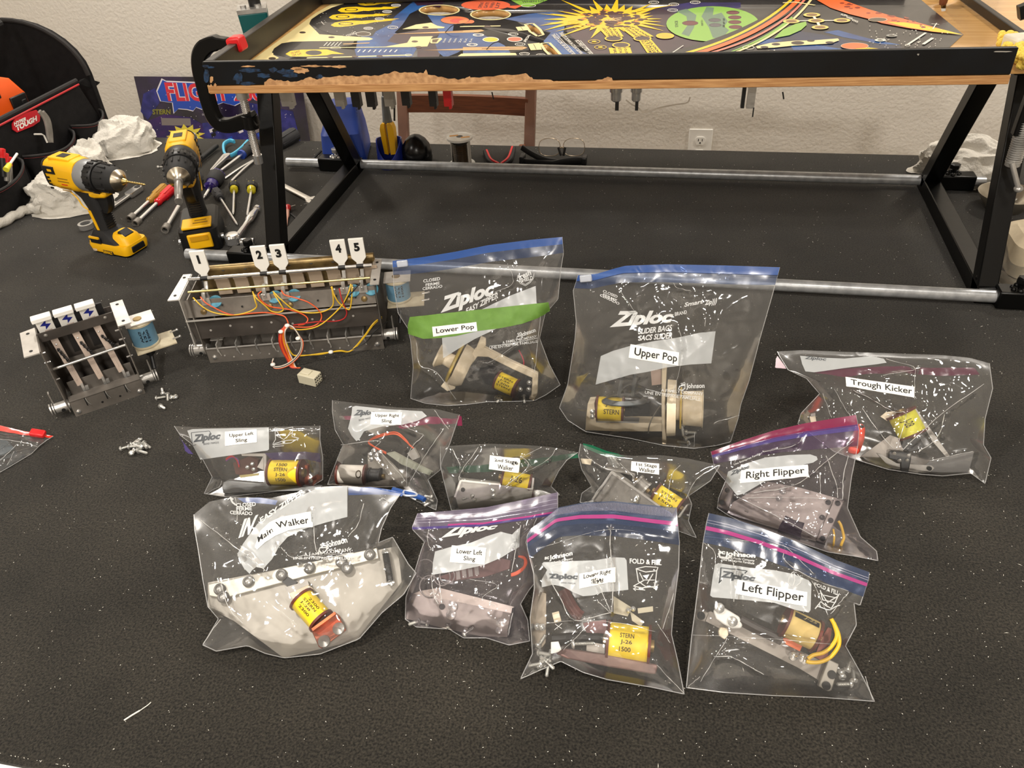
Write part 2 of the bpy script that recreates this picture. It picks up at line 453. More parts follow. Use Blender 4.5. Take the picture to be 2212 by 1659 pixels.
# ================================================================== rotisserie stand (two steel triangles joined by two pipes)
st = thing('rotisserie_stand', 'black steel rotisserie stand with two triangular ends joined by galvanised pipes', 'stand', (-0.12, 1.6, 0))
TW = 0.034
for sx in (-0.812, 0.557):
    f = Vector((sx, 1.368, 0.016)); b = Vector((sx, 1.838, 0.016))
    fa = Vector((sx, 1.368 + .395 * .345, 0.361)); ba = Vector((sx, 1.838 - .58 * .345, 0.361))
    mb = MB(); mb.bar(f, fa, TW, TW, (0, -1, 0.4)); mb.build('front_leg', GLOSSBLK, st, bevel=0.002)
    mb = MB(); mb.bar(b, ba, TW, TW, (0, 1, 0.4)); mb.build('rear_leg', GLOSSBLK, st, bevel=0.002)
    mb = MB(); mb.bar(f - V(0, 0.02, 0), b + V(0, 0.02, 0), TW, 0.032, (0, 0, 1)); mb.build('base_rail', GLOSSBLK, st, bevel=0.002)
    mb = MB(); mb.box((sx, 1.57, 0.3705), (0.05, 0.18, 0.024))
    if sx < 0: mb.box((sx - .06, 1.61, .3735), (.09, .06, .018))
    mb.build('top_plate', GLOSSBLK, st, bevel=0.003)
    o = -1 if sx < 0 else 1
    for (y, n) in ((1.345, 'f'), (1.845, 'r')):
        mb = MB(); mb.bar((sx + o * 0.012, y, 0.02), (sx + o * 0.095, y, 0.02), 0.034, 0.034)
        sl = mb.build('pipe_socket', GLOSSBLK, st, bevel=0.003)
        mb = MB(); cx = sx + o * 0.048
        mb.cyl((cx, y, 0.036), (cx, y, 0.050), 0.005, seg=10)
        mb.lathe((cx, y, 0.048), (0, 0, 1), [(0, .009), (.002, .011), (.010, .011), (.012, .008)], 6)
        for k in range(7):
            a = k * 0.9; mb.ball((cx + 0.014 * math.cos(a), y + 0.011 * math.sin(a), 0.0375), 0.0035 + 0.001 * (k % 3), 8, 6)
        mb.build('set_screw', CHROME if (sx < 0 and n == 'r') else GLOSSBLK, sl)
    mb = MB(); rr = random.Random(4)
    for y, z in ((1.375, .034), (1.832, .034)):
        for k in range(9): mb.ball((sx + rr.uniform(-.016, .016), y + rr.uniform(-.014, .014), z + rr.uniform(-.002, .006)), rr.uniform(.003, .006), 8, 6)
    mb.build('weld_bead', GLOSSBLK, st)
for y, x0, x1 in ((1.345, -1.01, 0.66), (1.845, -1.0, 0.675)):
    mb = MB(); mb.lathe((x0, y, 0.019), (1, 0, 0), [(0.0, 0.0085), (0.0, 0.0115), (x1 - x0, 0.0115), (x1 - x0, 0.0085)], 24, caps=False)
    mb.build('pipe', ZINC, st)

# ================================================================== pinball playfield in the stand
P1 = at(455, 203, .385); P2 = at(2176, 182, .385)
PF = fr(P1, P2 - P1); PL = (P2 - P1).length
PX = PF.to_3x3() @ V(1, 0, 0); PY = PF.to_3x3() @ V(0, 1, 0)
ZT = .385 + .0135
pf = thing('pinball_playfield', 'stripped pinball playfield board with colourful space artwork held level in the stand', 'playfield', P1 + PX * PL / 2 + PY * .26)
def pft(px, py, h=0.0): return at(px, py, ZT + h)
def c1(x, y): return (x / 3.16, y / 3.16)
def c2(x, y): return (500 + x / 3.687, y / 3.687)
def c3(x, y): return (1000 + x / 3.687, y / 3.687)
def c4(x, y): return (1600 + x / 3.614, y / 3.614)
def cutters(o, polys, depth=0.06):
    mb = MB()
    for P in polys: mb.prism([p - V(0, 0, depth / 2) for p in P], (0, 0, depth))
    me_off = mb.build('hole_cutter', PLY, None, loc=(0, 0, 0))
    m = o.modifiers.new('cut', 'BOOLEAN'); m.object = me_off; m.solver = 'EXACT'
    bpy.context.view_layer.update()
    dg = bpy.context.evaluated_depsgraph_get()
    me = bpy.data.meshes.new_from_object(o.evaluated_get(dg))
    o.modifiers.clear(); o.data = me
    bpy.data.objects.remove(me_off)
def ell(cx, cy, rx, ry, cf, n=28, sc=1.0, rot=0.0):
    out = []
    for k in range(n):
        a = 2 * math.pi * k / n
        x, y = rx * sc * math.cos(a), ry * sc * math.sin(a)
        out.append(cf(cx + x * math.cos(rot) - y * math.sin(rot), cy + x * math.sin(rot) + y * math.cos(rot)))
    return out
def P(pts, cf=None): return [cf(*p) if cf else p for p in pts]
holes = [ell(1655, 80, 150, 36, c2), ell(220, 115, 150, 38, c3),
         P([(505, 200), (560, 195), (610, 235), (632, 270), (590, 280), (540, 250)], c3), P([(630, 355), (690, 350), (750, 410), (780, 445), (720, 458), (660, 400)], c3),
         P([(1560, 8), (1612, 8), (1600, 85), (1568, 88)], c4)]
hole3 = [[pft(*p) for p in h] for h in holes]
BW = 0.60
bl = [PF @ V(-0.004, 0.004, 0), PF @ V(PL - 0.004, 0.004, 0), PF @ V(PL + 0.004, 0.05, 0), PF @ V(PL + 0.22, 0.05, 0), PF @ V(PL + .22, BW, 0), PF @ V(-0.004, BW, 0)]
mb = MB(); mb.prism(bl, (0, 0, 0.0132)); board = mb.build('board', PLY, pf, label='varnished plywood board')
cutters(board, hole3)
# black rails round the edge, the front one chipped down to bare wood
RAILP = mat('black_rail_paint', (8, 8, 9), 0.4, spec=.3, var=(11, 14, 18), vscale=18)
RAILB = mat('brown_black_rail', (40, 33, 26), 0.4, spec=.35, var=(24, 20, 17), vscale=12)
mb = MB(PF); mb.box((PL / 2, 0.0045, 0.0335), (PL, 0.009, 0.039)); front_rail = mb.build('front_rail', RAILP, pf, bevel=0.0015, label='black front rail with paint chipped to bare wood at one end')
mb = MB(PF); mb.box((PL / 2, 0.009, 0.0066), (PL + 0.002, 0.020, 0.0132)); mb.build('oak_strip', WOOD, pf, bevel=0.001, label='bare oak strip under the rail')
mb = MB(PF); mb.box((0.008, BW / 2 + .005, 0.0335), (0.016, BW - .01, 0.039)); mb.build('end_rail', RAILB, pf, bevel=0.0015)
mb = MB(PF); mb.box((PL / 2, BW - .01, 0.0335), (PL, 0.019, 0.039)); mb.build('rear_rail', RAILB, pf, bevel=0.0015)
q = PF.inverted() @ at(2160, 34, ZT + .016)
mb = MB(PF); mb.box((q.x, BW / 2 + .03, 0.0215), (0.012, BW - .06, 0.016)); mb.build('end_rail', RAILB, pf, bevel=0.0015)
# chipped paint on the front rail face
def pfr(px, py, off=0.0004):
    n = PY; p0 = P1; return at_plane(px, py, p0, n) - PY * off
def rough_edge(pts, amp, n, rr):
    out = []
    for i in range(len(pts) - 1):
        for k in range(n):
            t = k / n
            out.append((pts[i][0] + (pts[i + 1][0] - pts[i][0]) * t, pts[i][1] + (pts[i + 1][1] - pts[i][1]) * t + rr.uniform(-amp, amp)))
    return out + [pts[-1]]
rr = random.Random(11)
top = rough_edge([c2(*p) for p in [(262, 655), (300, 625), (360, 640), (450, 645), (540, 648), (620, 615), (690, 632), (720, 605), (800, 615), (900, 600), (1050, 605), (1200, 595), (1300, 570), (1400, 580), (1530, 582), (1550, 553), (1565, 588), (1700, 620), (1830, 632), (1900, 610)]] + [c3(*p) for p in [(60, 618), (240, 605), (500, 585), (560, 625), (700, 640), (820, 656)]], 1.6, 5, rr)
mb = MB()
def strip_to(pts, ybot, m=0):
    for a, b in zip(pts[:-1], pts[1:]):
        mb.add([pfr(a[0], min(a[1], ybot(a[0]))), pfr(b[0], min(b[1], ybot(b[0]))), pfr(b[0], ybot(b[0])), pfr(a[0], ybot(a[0]))], [(0, 1, 2, 3)], m)
edge = lambda x: 186.5 - (x - 570) * 0.0125
strip_to(top, edge)
t2 = rough_edge([c3(1045, 655), c3(1060, 638), c3(1110, 630), c3(1150, 612), c3(1185, 620), c3(1196, 645), c3(1200, 655)], 0.7, 4, rr)
strip_to(t2, lambda x: 179.0)
def blob(cx, cy, rx, ry, cf, m, n=16, jit=0.35, off=0.0005):
    mb.poly([pfr(*cf(cx + rx * (1 + rr.uniform(-jit, jit)) * math.cos(2 * math.pi * k / n), cy + ry * (1 + rr.uniform(-jit, jit)) * math.sin(2 * math.pi * k / n)), off=off) for k in range(n)], m)
for (x, y, a, b, m) in [(560, 565, 55, 22, 0), (520, 545, 45, 14, 0), (640, 525, 70, 8, 0), (860, 530, 60, 12, 0), (130, 528, 50, 6, 0), (760, 527, 40, 6, 0), (430, 570, 60, 22, 1), (470, 600, 60, 18, 1), (140, 560, 90, 16, 1), (60, 620, 40, 40, 1), (260, 600, 50, 18, 1), (700, 610, 30, 14, 1), (330, 555, 30, 20, 1), (120, 665, 60, 12, 1)]:
    blob(x, y, a, b, c2, m)
for (x, y, a, b) in [(1440, 605, 14, 32), (1470, 580, 9, 12), (1445, 540, 12, 22)]: blob(x, y, a, b, c1, 0, off=0.0006)
for (x, y, a, b) in [(1405, 450, 22, 9), (1410, 510, 18, 45), (1440, 460, 26, 7)]: blob(x, y, a, b, c1, 1)
mb.build('bare_wood_chip', [RAW, mat('blue_scraped_paint', (24, 58, 92), 0.6, var=(14, 24, 40), vscale=160)], front_rail, fix=False)
mb = MB()
blob(2040, 402, 70, 6, c4, 0, jit=.2); blob(1385, 424, 9, 7, c4, 0)
mb.build('bare_wood_chip', [mat('worn_edge', (150, 146, 138), 0.7)], front_rail, fix=False)

# ---- printed artwork (thin print layers on the board)
AC = {}
def art(rgb, var=None, vs=30):
    k = (rgb, var)
    if k not in AC: AC[k] = mat('playfield_print', rgb, 0.24, var=var, vscale=vs, coat=0.25)
    return AC[k]
class Art:
    def __init__(s): s.mb = MB(); s.mats = []; s.h = 0.0004
    def mi(s, m):
        if m not in s.mats: s.mats.append(m)
        return s.mats.index(m)
    def poly(s, pts, m):
        s.h += 0.0000035
        s.mb.poly([pft(p[0], p[1], s.h) for p in pts], s.mi(m))
    def ring(s, cx, cy, rx, ry, cf, w, m, n=28):
        s.h += 0.0000035
        a = ell(cx, cy, rx + w, ry + w * .5, cf, n); b = ell(cx, cy, rx, ry, cf, n); i = s.mi(m)
        for k in range(n):
            j = (k + 1) % n
            s.mb.add([pft(*a[k], s.h), pft(*a[j], s.h), pft(*b[j], s.h), pft(*b[k], s.h)], [(0, 1, 2, 3)], i)
    def line(s, pts, w, m):
        s.h += 0.0000035
        for a, b in zip(pts[:-1], pts[1:]):
            A = pft(*a, s.h); B = pft(*b, s.h); d = (B - A).normalized(); n = V(-d.y, d.x, 0) * w / 2
            s.mb.add([A - n, B - n, B + n, A + n], [(0, 1, 2, 3)], s.mi(m))
    def text(s, t, q, m, **k):
        s.h += 0.0000035; h = s.h
        add_text(s.mb, t, [Vector((*p, 0)) for p in q], lambda x, y: pft(x, y, h), s.mi(m), **k)
ar = Art()
K = art((20, 18, 20)); DK = art((46, 44, 44), (24, 22, 26), 22); BL = art((38, 92, 158), (26, 60, 120), 18); MR = art((62, 26, 46), (44, 20, 44), 16)
CR = art((244, 226, 164)); YE = art((250, 206, 24)); OR = art((240, 112, 52)); RD_ = art((232, 106, 70)); GR = art((140, 190, 76)); GRD = art((104, 134, 110))
WH = art((238, 234, 222)); TANW = PLY; PU = art((60, 52, 110), (40, 34, 70), 14); DB = art((24, 44, 84), (20, 24, 44), 12)
# base print as a thin sheet with the holes cut through
base = [(542, 140), (700, 26), (735, 4), (745, -36), (1900, -36), (1985, -4), (2004, 12), (2081, 75), (2046, 107), (2010, 130), (1600, 140), (900, 142)]
base3 = [PF @ V(0.013, 0.0095, ZT - .385)] + [pft(*p) for p in base[1:]] 
base3[-1] = PF @ V((PF.inverted() @ pft(900, 142)).x, 0.0095, ZT - .385); base3[-2] = PF @ V((PF.inverted() @ pft(1600, 140)).x, 0.0095, ZT - .385); base3[-3] = PF @ V((PF.inverted() @ pft(2010, 130)).x, 0.0095, ZT - .385)
mb = MB(); mb.prism(base3, (0, 0, 0.0003)); bp_ = mb.build('base_print', DK, pf, label='dark printed background of the artwork'); cutters(bp_, hole3)
# large colour fields
ar.poly(P([(1000, 330), (1050, 270), (1230, 130), (1330, 60), (1460, 0), (1620, 0), (1560, 40), (1420, 110), (1360, 200), (1300, 260), (1420, 300), (1480, 380), (1420, 480), (980, 480)], c2), BL)
ar.poly(P([(1440, 0), (1700, 0), (1660, 60), (1560, 40), (1480, 45)], c2), MR)
ar.poly(P([(1240, 330), (1300, 270), (1480, 240), (1700, 130), (1760, 160), (1700, 260), (1600, 300), (1660, 430), (1640, 490), (1480, 490), (1480, 380)], c2), MR)
ar.poly(P([(1560, 120), (1640, 118), (1780, 150), (1760, 260), (1900, 240), (1940, 330), (1800, 420), (1700, 460), (1650, 420), (1620, 340), (1660, 260)], c2), BL)
ar.poly(P([(330, 150), (520, 110), (700, 95), (830, 110), (800, 260), (760, 320), (1060, 460), (840, 470), (640, 330), (700, 260), (520, 190), (430, 170)], c3), BL)
ar.poly(P([(0, 250), (150, 270), (330, 360), (380, 420), (300, 440), (0, 440)], c3), BL)
ar.poly(P([(800, 80), (1620, 60), (1760, 130), (1700, 260), (1900, 340), (1750, 460), (1060, 460), (830, 260)], c3), MR)
ar.poly(P([(1560, 60), (1800, 20), (2212, 20), (2212, 60), (1760, 130)], c3), PU)
ar.poly(P([(260, 300), (400, 235), (640, 270), (900, 330), (1250, 360), (1260, 390), (260, 400), (130, 330)], c4), DB)
ar.poly(P([(120, 320), (240, 300), (330, 315), (200, 340), (130, 350)], c4), BL)
ar.poly(P([(650, 250), (760, 235), (1000, 300), (1250, 350), (1100, 345), (800, 290)], c4), BL)
ar.poly(P([(380, 340), (560, 345), (780, 380), (800, 405), (420, 405)], c4), BL)
# cream areas at the end of the board
ar.poly([(531, 140), (682, 28), (728, 2), (790, -6), (835, -18), (905, -18), (700, 30), (672, 42), (668, 52), (690, 74), (798, 81), (806, 84), (798, 87), (717, 90), (636, 90), (592, 108), (590, 118), (603, 125), (572, 138)], CR)
ar.poly([(541, 141), (545, 136), (700, 134), (900, 130), (920, 131), (900, 133), (700, 140)], CR)
# black arch with four yellow flame arrows
ar.poly(P([(622, 180), (640, 150), (700, 110), (800, 60), (900, 28), (1020, -20), (1500, -30), (1300, 130), (1270, 190), (1150, 250), (1120, 290), (900, 288), (790, 268), (700, 235)], c2), K)
def flame(x0, y0, x1, y1, hw, cf=c2):
    dx, dy = x1 - x0, y1 - y0
    pts = [(0, 0), (.06, -.8), (.16, -1), (.30, -1), (.45, -.55), (.7, -.35), (.74, -.6), (1, -.1), (.86, .1), (.95, .35), (.62, .4), (.5, .75), (.42, .6), (.3, .95), (.14, 1), (.05, .7)]
    ar.poly(P([(x0 + dx * t, y0 + dy * t + hw * s) for t, s in pts], cf), YE)
    ar.poly(ell(x0 + dx * .22, y0 + dy * .22, abs(dx) * .11, hw * .55, cf, 20), K); ar.poly(ell(x0 + dx * .22, y0 + dy * .22, abs(dx) * .085, hw * .4, cf, 20), YE)
flame(1000, 25, 1460, 5, 22); flame(846, 82, 1340, 60, 22); flame(775, 138, 1280, 115, 22); flame(790, 200, 1340, 150, 22)
for (x, y) in [(1310, 42), (1240, 92), (1180, 150), (1090, 225)]: ar.ring(x, y, 34, 9, c2, 5, WH); ar.poly(ell(x, y, 34, 9, c2, 16), art((150, 150, 150)))
ar.text('COLLECT', [c2(905, 282), c2(985, 250), c2(1010, 262), c2(930, 288)], WH, bold=.02)
ar.line(P([(690, 182), (760, 180)], c2), .0012, WH); ar.line(P([(715, 170), (735, 195)], c2), .0012, WH)
# lower black lane with the yellow flame
ar.poly(P([(322, 418), (340, 385), (400, 345), (480, 332), (640, 328), (980, 325), (960, 360), (800, 380), (960, 395), (1020, 440), (1000, 455), (800, 462), (430, 452), (360, 440)], c2), K)
ar.poly(P([(430, 430), (470, 405), (560, 395), (760, 393), (800, 405), (900, 430), (800, 430), (760, 440), (600, 450), (470, 450)], c2), YE)
ar.poly(ell(655, 420, 66, 20, c2, 24), K); ar.ring(655, 420, 62, 18, c2, 4, art((150, 110, 30)))
ar.text('1ST SHOT', [c2(470, 420), c2(540, 402), c2(550, 414), c2(480, 432)], INK, bold=.02); ar.text('1ST LIT', [c2(480, 436), c2(555, 420), c2(562, 432), c2(490, 448)], INK, bold=.02)
ar.ring(685, 352, 44, 14, c2, 4, art((70, 40, 44)))
for k in range(5): ar.line(P([(735 + 28 * k, 365), (765 + 28 * k, 335)], c2), .0018, WH)
ar.poly(P([(980, 390), (1440, 372), (1420, 455), (1000, 470)], c2), BL)
for k in range(8): ar.line(P([(1005 + 42 * k, 415), (1025 + 42 * k, 395)], c2), .0025, WH)
ar.line(P([(890, 350), (1100, 342)], c2), .006, TANW); ar.line(P([(700, 380), (1420, 372), (1600, 290)], c2), .0045, CR)
ar.line(P([(600, 462), (1430, 438)], c2), .006, CR); ar.ring(1410, 438, 26, 8, c2, 4, WH); ar.ring(830, 380, 40, 8, c2, 4, WH)
ar.line(P([(260, 500), (430, 485), (1000, 478)], c2), .006, K); ar.line(P([(440, 494), (1000, 486), (1530, 478)], c2), .007, TANW); ar.line(P([(640, 494), (1480, 480)], c2), .003, art((140, 80, 60)))
for (x, y, a, b) in [(325, 465, 30, 10), (566, 258, 26, 8), (797, 296, 26, 7), (1050, 270, 60, 18)]: ar.poly(ell(x, y, a, b, c2, 18), art((70, 54, 40)))
ar.ring(1050, 270, 56, 16, c2, 5, WH)
# cream slings, slots and inserts
ar.poly(P([(1360, 232), (1470, 195), (1590, 180), (1640, 205), (1700, 215), (1690, 225), (1500, 230)], c2), CR)
ar.poly(P([(1230, 370), (1400, 340), (1430, 292), (1600, 288), (1560, 370), (1400, 375)], c2), CR)
ar.poly(P([(1690, 488), (1800, 450), (1830, 428), (2212, 425), (2212, 486)], c2), CR)
ar.poly(P([(0, 425), (330, 420), (420, 422), (430, 440), (360, 470), (340, 482), (0, 486)], c3), CR)
ar.poly(P([(1260, 272), (1990, 235), (2015, 245), (1960, 258)], c2), TANW); ar.line(P([(1700, 252), (1985, 245)], c2), .004, art((150, 96, 56)))
ar.poly(P([(1520, 400), (2212, 370), (2212, 400)], c2), TANW); ar.poly(P([(0, 375), (480, 370), (515, 380), (470, 396), (0, 402)], c3), TANW); ar.line(P([(150, 388), (480, 381)], c3), .005, art((150, 96, 56)))
ar.line(P([(1820, 212), (2140, 206)], c2), .006, CR); ar.line(P([(0, 210), (300, 206)], c3), .006, CR)
ar.line(P([(0, 250), (160, 245)], c3), .009, TANW)
ar.poly(P([(1590, 310), (1670, 300), (1678, 312), (1640, 345), (1590, 345), (1580, 335)], c2), CR); ar.poly(P([(1600, 315), (1655, 308), (1632, 338), (1598, 338)], c2), art((96, 72, 46)))
for (x, y) in [(1545, 218), (1460, 330), (1490, 375), (985, 450), (1180, 447), (785, 452), (2040, 210), (2110, 478)]: ar.poly(ell(x, y, 26, 8, c2, 16), art((84, 60, 44)))
ar.poly(ell(265, 478, 34, 12, c3, 16), art((60, 46, 34)))
for h, cf in ((0, c2), (1, c3)):
    x, y, a, b = ((1655, 80, 152, 37), (220, 115, 152, 39))[h]; ar.ring(x, y, a, b, cf, 12, CR)
ar.poly(ell(2025, 40, 195, 40, c2, 32), RD_); ar.poly(P([(2150, 50), (2330, 40), (2260, 70)], c2), RD_)
for k in range(4): ar.text(['OPENS', 'GATE', 'WHEN', 'LIT'][k], [c2(1960 + 45 * k, 62), c2(1985 + 45 * k, 18), c2(2010 + 45 * k, 20), c2(1990 + 45 * k, 64)], INK, bold=.02)
ar.poly(P([(380, 0), (700, -10), (560, 45), (520, 55), (470, 50)], c3), GR); ar.ring(522, 44, 54, 11, c3, 5, WH)
ar.text('WHEN LIT', [c3(470, 8), c3(650, 2), c3(650, 14), c3(470, 22)], INK, bold=.02)
ar.poly(ell(1780, 160, 112, 30, c2, 26), OR); ar.poly(ell(1800, 165, 60, 18, c2, 20), art((214, 60, 44))); ar.poly(ell(1870, 172, 60, 15, c2, 20), art((236, 130, 60)))
ar.poly(ell(60, 172, 30, 14, c3, 20), OR); ar.ring(1780, 160, 112, 30, c2, 4, K)
ar.poly(ell(2065, 315, 58, 17, c2, 24), YE); ar.ring(2065, 315, 58, 17, c2, 8, WH)
ar.poly(ell(412, 312, 55, 17, c3, 24), RD_); ar.ring(412, 312, 55, 17, c3, 8, WH)
for k in range(6): ar.text(['30,000', '10,000', '15,000', '2X', '5X', '3X'][k], [c2(1680 + 42 * k, 338), c2(1700 + 42 * k, 305), c2(1715 + 42 * k, 306), c2(1697 + 42 * k, 340)], WH, bold=.01)
for (x, y, cf) in [(1970, 278, c2), (1920, 356, c2), (1285, 218, c2), (120, 278, c3), (70, 356, c3), (400, 272, c3), (455, 352, c3), (490, 428, c3), (620, 440, c3), (405, 465, c3), (525, 465, c3), (1520, 18, c3), (1680, 35, c3), (1850, 18, c3), (1670, 80, c3)]:
    ar.ring(x, y, 36, 10, cf, 6, WH); ar.ring(x, y, 22, 5, cf, 3, WH)
ar.text('SPECIAL', [c3(480, 330), c3(520, 275), c3(538, 278), c3(500, 338)], WH, bold=.03)
for (p, w) in [([(420, 215), (500, 208), (520, 240), (440, 246)], 0), ([(515, 350), (610, 340), (630, 395), (540, 400)], 0)]: ar.poly(P(p, c3), CR); ar.line(P([((p[0][0] + p[1][0]) / 2, p[0][1]), ((p[2][0] + p[3][0]) / 2, p[2][1])], c3), .001, INK)
for i, hp in enumerate(holes[2:4]):
    cx = sum(p[0] for p in hp) / len(hp); cy = sum(p[1] for p in hp) / len(hp)
    ar.line([(cx + (p[0] - cx) * 1.16, cy + (p[1] - cy) * 1.2) for p in hp + hp[:1]], .005, CR)
# scoring captions on the blue field
for (s, a, b) in [('SCORES LITED VALUES', (905, 320), (1050, 455)), ('TARGETS DOWN IN COUNT DOWN ORDER', (775, 258), (985, 465)), ('TARGETS SCORE 300 OR SHOW WHEN LIT', (715, 272), (915, 470))]:
    ar.text(s, [c3(a[0] + 14, a[1] - 4), c3(b[0] + 14, b[1] - 2), c3(b[0] - 16, b[1] + 2), c3(a[0] - 16, a[1] + 4)], WH, bold=.02)
for (a, b) in [((935, 322), (1062, 455)), ((742, 268), (930, 468))]: ar.line([c3(*a), c3(*b)], .0012, WH)
# yellow burst
cx, cy = 1180, 150; pts = []
rr = random.Random(5)
NS = 30
for k in range(NS):
    a = 2 * math.pi * k / NS; L = rr.choice([1.0, .72, .85, 1.1]) * (1.15 if math.cos(a) < -.6 else 1)
    pts.append((cx + 480 * L * math.cos(a), cy + (165 if math.sin(a) < 0 else 150) * L * math.sin(a)))
    a += math.pi / NS
    pts.append((cx + 270 * math.cos(a), cy + 76 * math.sin(a)))
ar.poly(P(pts, c3), YE)
for (x, y) in [(690, 110), (640, 158), (610, 208), (640, 248), (1700, 40)]: ar.poly(P([(x, y - 4), (960, 130), (960, 170)], c3), YE)
for k in range(90):
    a = rr.uniform(0, 6.28); d = rr.uniform(0.1, 1) ** .6; s = (1.15 - d * .7)
    x, y = cx + 270 * d * math.cos(a), cy + 74 * d * math.sin(a); s *= 1.35
    ar.poly(P([(x + 38 * s * rr.uniform(.6, 1.2) * math.cos(t * 1.047), y + 11 * s * rr.uniform(.6, 1.2) * math.sin(t * 1.047)) for t in range(6)], c3), art((70, 18, 22)) if k % 6 else art((240, 150, 30)))
for k in range(6): ar.line(P([(cx + rr.uniform(-90, 90), cy + rr.uniform(-20, 20)) for _ in range(3)], c3), .0015, art((246, 210, 150)))
for (q, c_, s) in [([(1080, 225), (1230, 215), (1280, 290), (1150, 300)], (1200, 305), 'SECOND'), ([(1260, 225), (1390, 215), (1520, 290), (1360, 300)], (1430, 305), 'THIRD'), ([(1160, 380), (1330, 375), (1360, 455), (1180, 455)], (1260, 358), 'FIRST'), ([(1400, 320), (1500, 315), (1600, 430), (1470, 425)], (1610, 285), 'ALL SYSTEMS')]:
    ar.poly(P(q, c3), YE); ar.poly(ell(*c_, 72, 22, c3, 24), YE); ar.ring(*c_, 62, 19, c3, 10, YE); ar.ring(*c_, 72, 23, c3, 4, K)
    ar.poly(ell(*c_, 60, 18, c3, 24), art((66, 40, 40)) if s != 'ALL SYSTEMS' else art((240, 184, 40)))
    for k, t in enumerate((s, 'STAGE', '10,000')):
        u = .25 + .25 * k; A = Vector((*q[0], 0)).lerp(Vector((*q[1], 0)), u); B = Vector((*q[3], 0)).lerp(Vector((*q[2], 0)), u)
        ar.text(t, [c3(A.x + 12, A.y), c3(B.x + 12, B.y), c3(B.x - 12, B.y), c3(A.x - 12, A.y)], INK, bold=.02)
for (x, y) in [(880, 178), (925, 212), (1045, 330), (1095, 375)]: ar.ring(x, y, 44, 13, c3, 5, YE); ar.poly(ell(x, y, 22, 7, c3, 5), YE)
# green planet with bonus inserts
ar.poly(ell(1990, 190, 370, 140, c3, 40), GR)
ar.poly(P([(1700, 90), (1780, 70), (1860, 120), (1840, 220), (1800, 290), (1740, 270), (1790, 200), (1780, 130)], c3), GRD)
ar.poly(P([(1940, 55), (2000, 60), (1990, 120), (2060, 100), (2110, 170), (2080, 210), (2120, 240), (2060, 310), (1990, 300), (1960, 220), (1900, 130)], c3), GRD)
ar.text('BONUS', [c3(1712, 165), c3(1715, 215), c3(1690, 217), c3(1686, 168)], INK, bold=.02); ar.text('10,000', [c3(1912, 160), c3(1915, 205), c3(1895, 206), c3(1892, 161)], INK, bold=.02)
for (x, y, a) in [(1810, 184, 60), (2005, 160, 44), (2010, 200, 44), (2150, 100, 48), (2165, 138, 48), (2165, 176, 48), (2170, 215, 48), (2200, 260, 48)]:
    ar.poly(ell(x, y, a, a * .28, c3, 22), art((104, 26, 40)) if a > 45 else art((90, 88, 96))); ar.ring(x, y, a, a * .28, c3, 5, K)
for k in range(3): ar.text(['50,000', '10,000', '8000'][k], [c3(2085, 145 + 26 * k), c3(2088, 165 + 26 * k), c3(2070, 166 + 26 * k), c3(2067, 146 + 26 * k)], INK, bold=.02)
# sweeping flight bands
def band(p0, p1, p2, w0, w1, m, n=16):
    L = []; R = []
    for k in range(n + 1):
        t = k / n; a = Vector((*p0, 0)).lerp(Vector((*p1, 0)), t); b = Vector((*p1, 0)).lerp(Vector((*p2, 0)), t); c = a.lerp(b, t); d = (b - a).normalized(); nn = Vector((-d.y, d.x, 0)) * (w0 + (w1 - w0) * t)
        L.append((c.x - nn.x, c.y - nn.y)); R.append((c.x + nn.x, c.y + nn.y))
    ar.poly(L + R[::-1], m)
band((1430, 124), (1640, 80), (1755, -25), 9, 12, K)
band((1448, 123), (1640, 78), (1728, -20), 2.2, 2.6, YE); band((1462, 126), (1660, 80), (1742, -20), 3.2, 4.5, OR); band((1470, 128), (1680, 90), (1752, -20), 1.6, 2.4, art((236, 130, 110))); band((1560, 122), (1700, 80), (1762, -15), 1.6, 2.4, CR)
ar.line([(1440, 122), (1476, 98)], .002, WH)
band((1560, 118), (1650, 90), (1712, 38), .8, 3, GR)
ar.poly(P([(260, 298), (330, 230), (430, 185), (510, 168), (515, 195), (470, 235), (380, 275)], c4), GR)
for (x, y) in [(395, 165), (555, 115), (590, 160), (620, 212), (790, 158)]:
    ar.poly(ell(x, y, 66, 16, c4, 22), art((246, 214, 110))); ar.poly(ell(x, y, 44, 11, c4, 22), art((140, 104, 60))); ar.ring(x, y, 66, 16, c4, 4, K)
ar.line(P([(450, 162), (530, 160)], c4), .005, WH); ar.line(P([(650, 160), (730, 159)], c4), .005, WH); ar.line(P([(570, 128), (585, 148)], c4), .005, WH); ar.line(P([(602, 174), (612, 198)], c4), .005, WH)
ar.line(P([(330, 22), (420, 15), (580, 40)], c4), .006, CR)
ar.poly(P([(120, 362), (230, 335), (420, 318), (560, 315), (760, 300), (770, 315), (700, 340), (420, 355), (260, 372), (130, 378)], c4), CR)
for (x, y, a) in [(185, 368, 32), (275, 345, 34), (445, 335, 52), (548, 318, 30), (695, 332, 34)]: ar.poly(ell(x, y, a, a * .28, c4, 16), art((44, 30, 30)))
ar.poly(ell(890, 358, 105, 24, c4, 28), OR); ar.ring(890, 358, 105, 24, c4, 4, art((220, 200, 180))); ar.poly(P([(830, 405), (900, 380), (1000, 370), (1100, 382), (1180, 402)], c4), YE)
ar.poly(ell(55, 420, 45, 12, c4, 20), YE); ar.poly(ell(55, 420, 30, 8, c4, 20), OR); ar.ring(60, 370, 42, 12, c4, 5, WH)
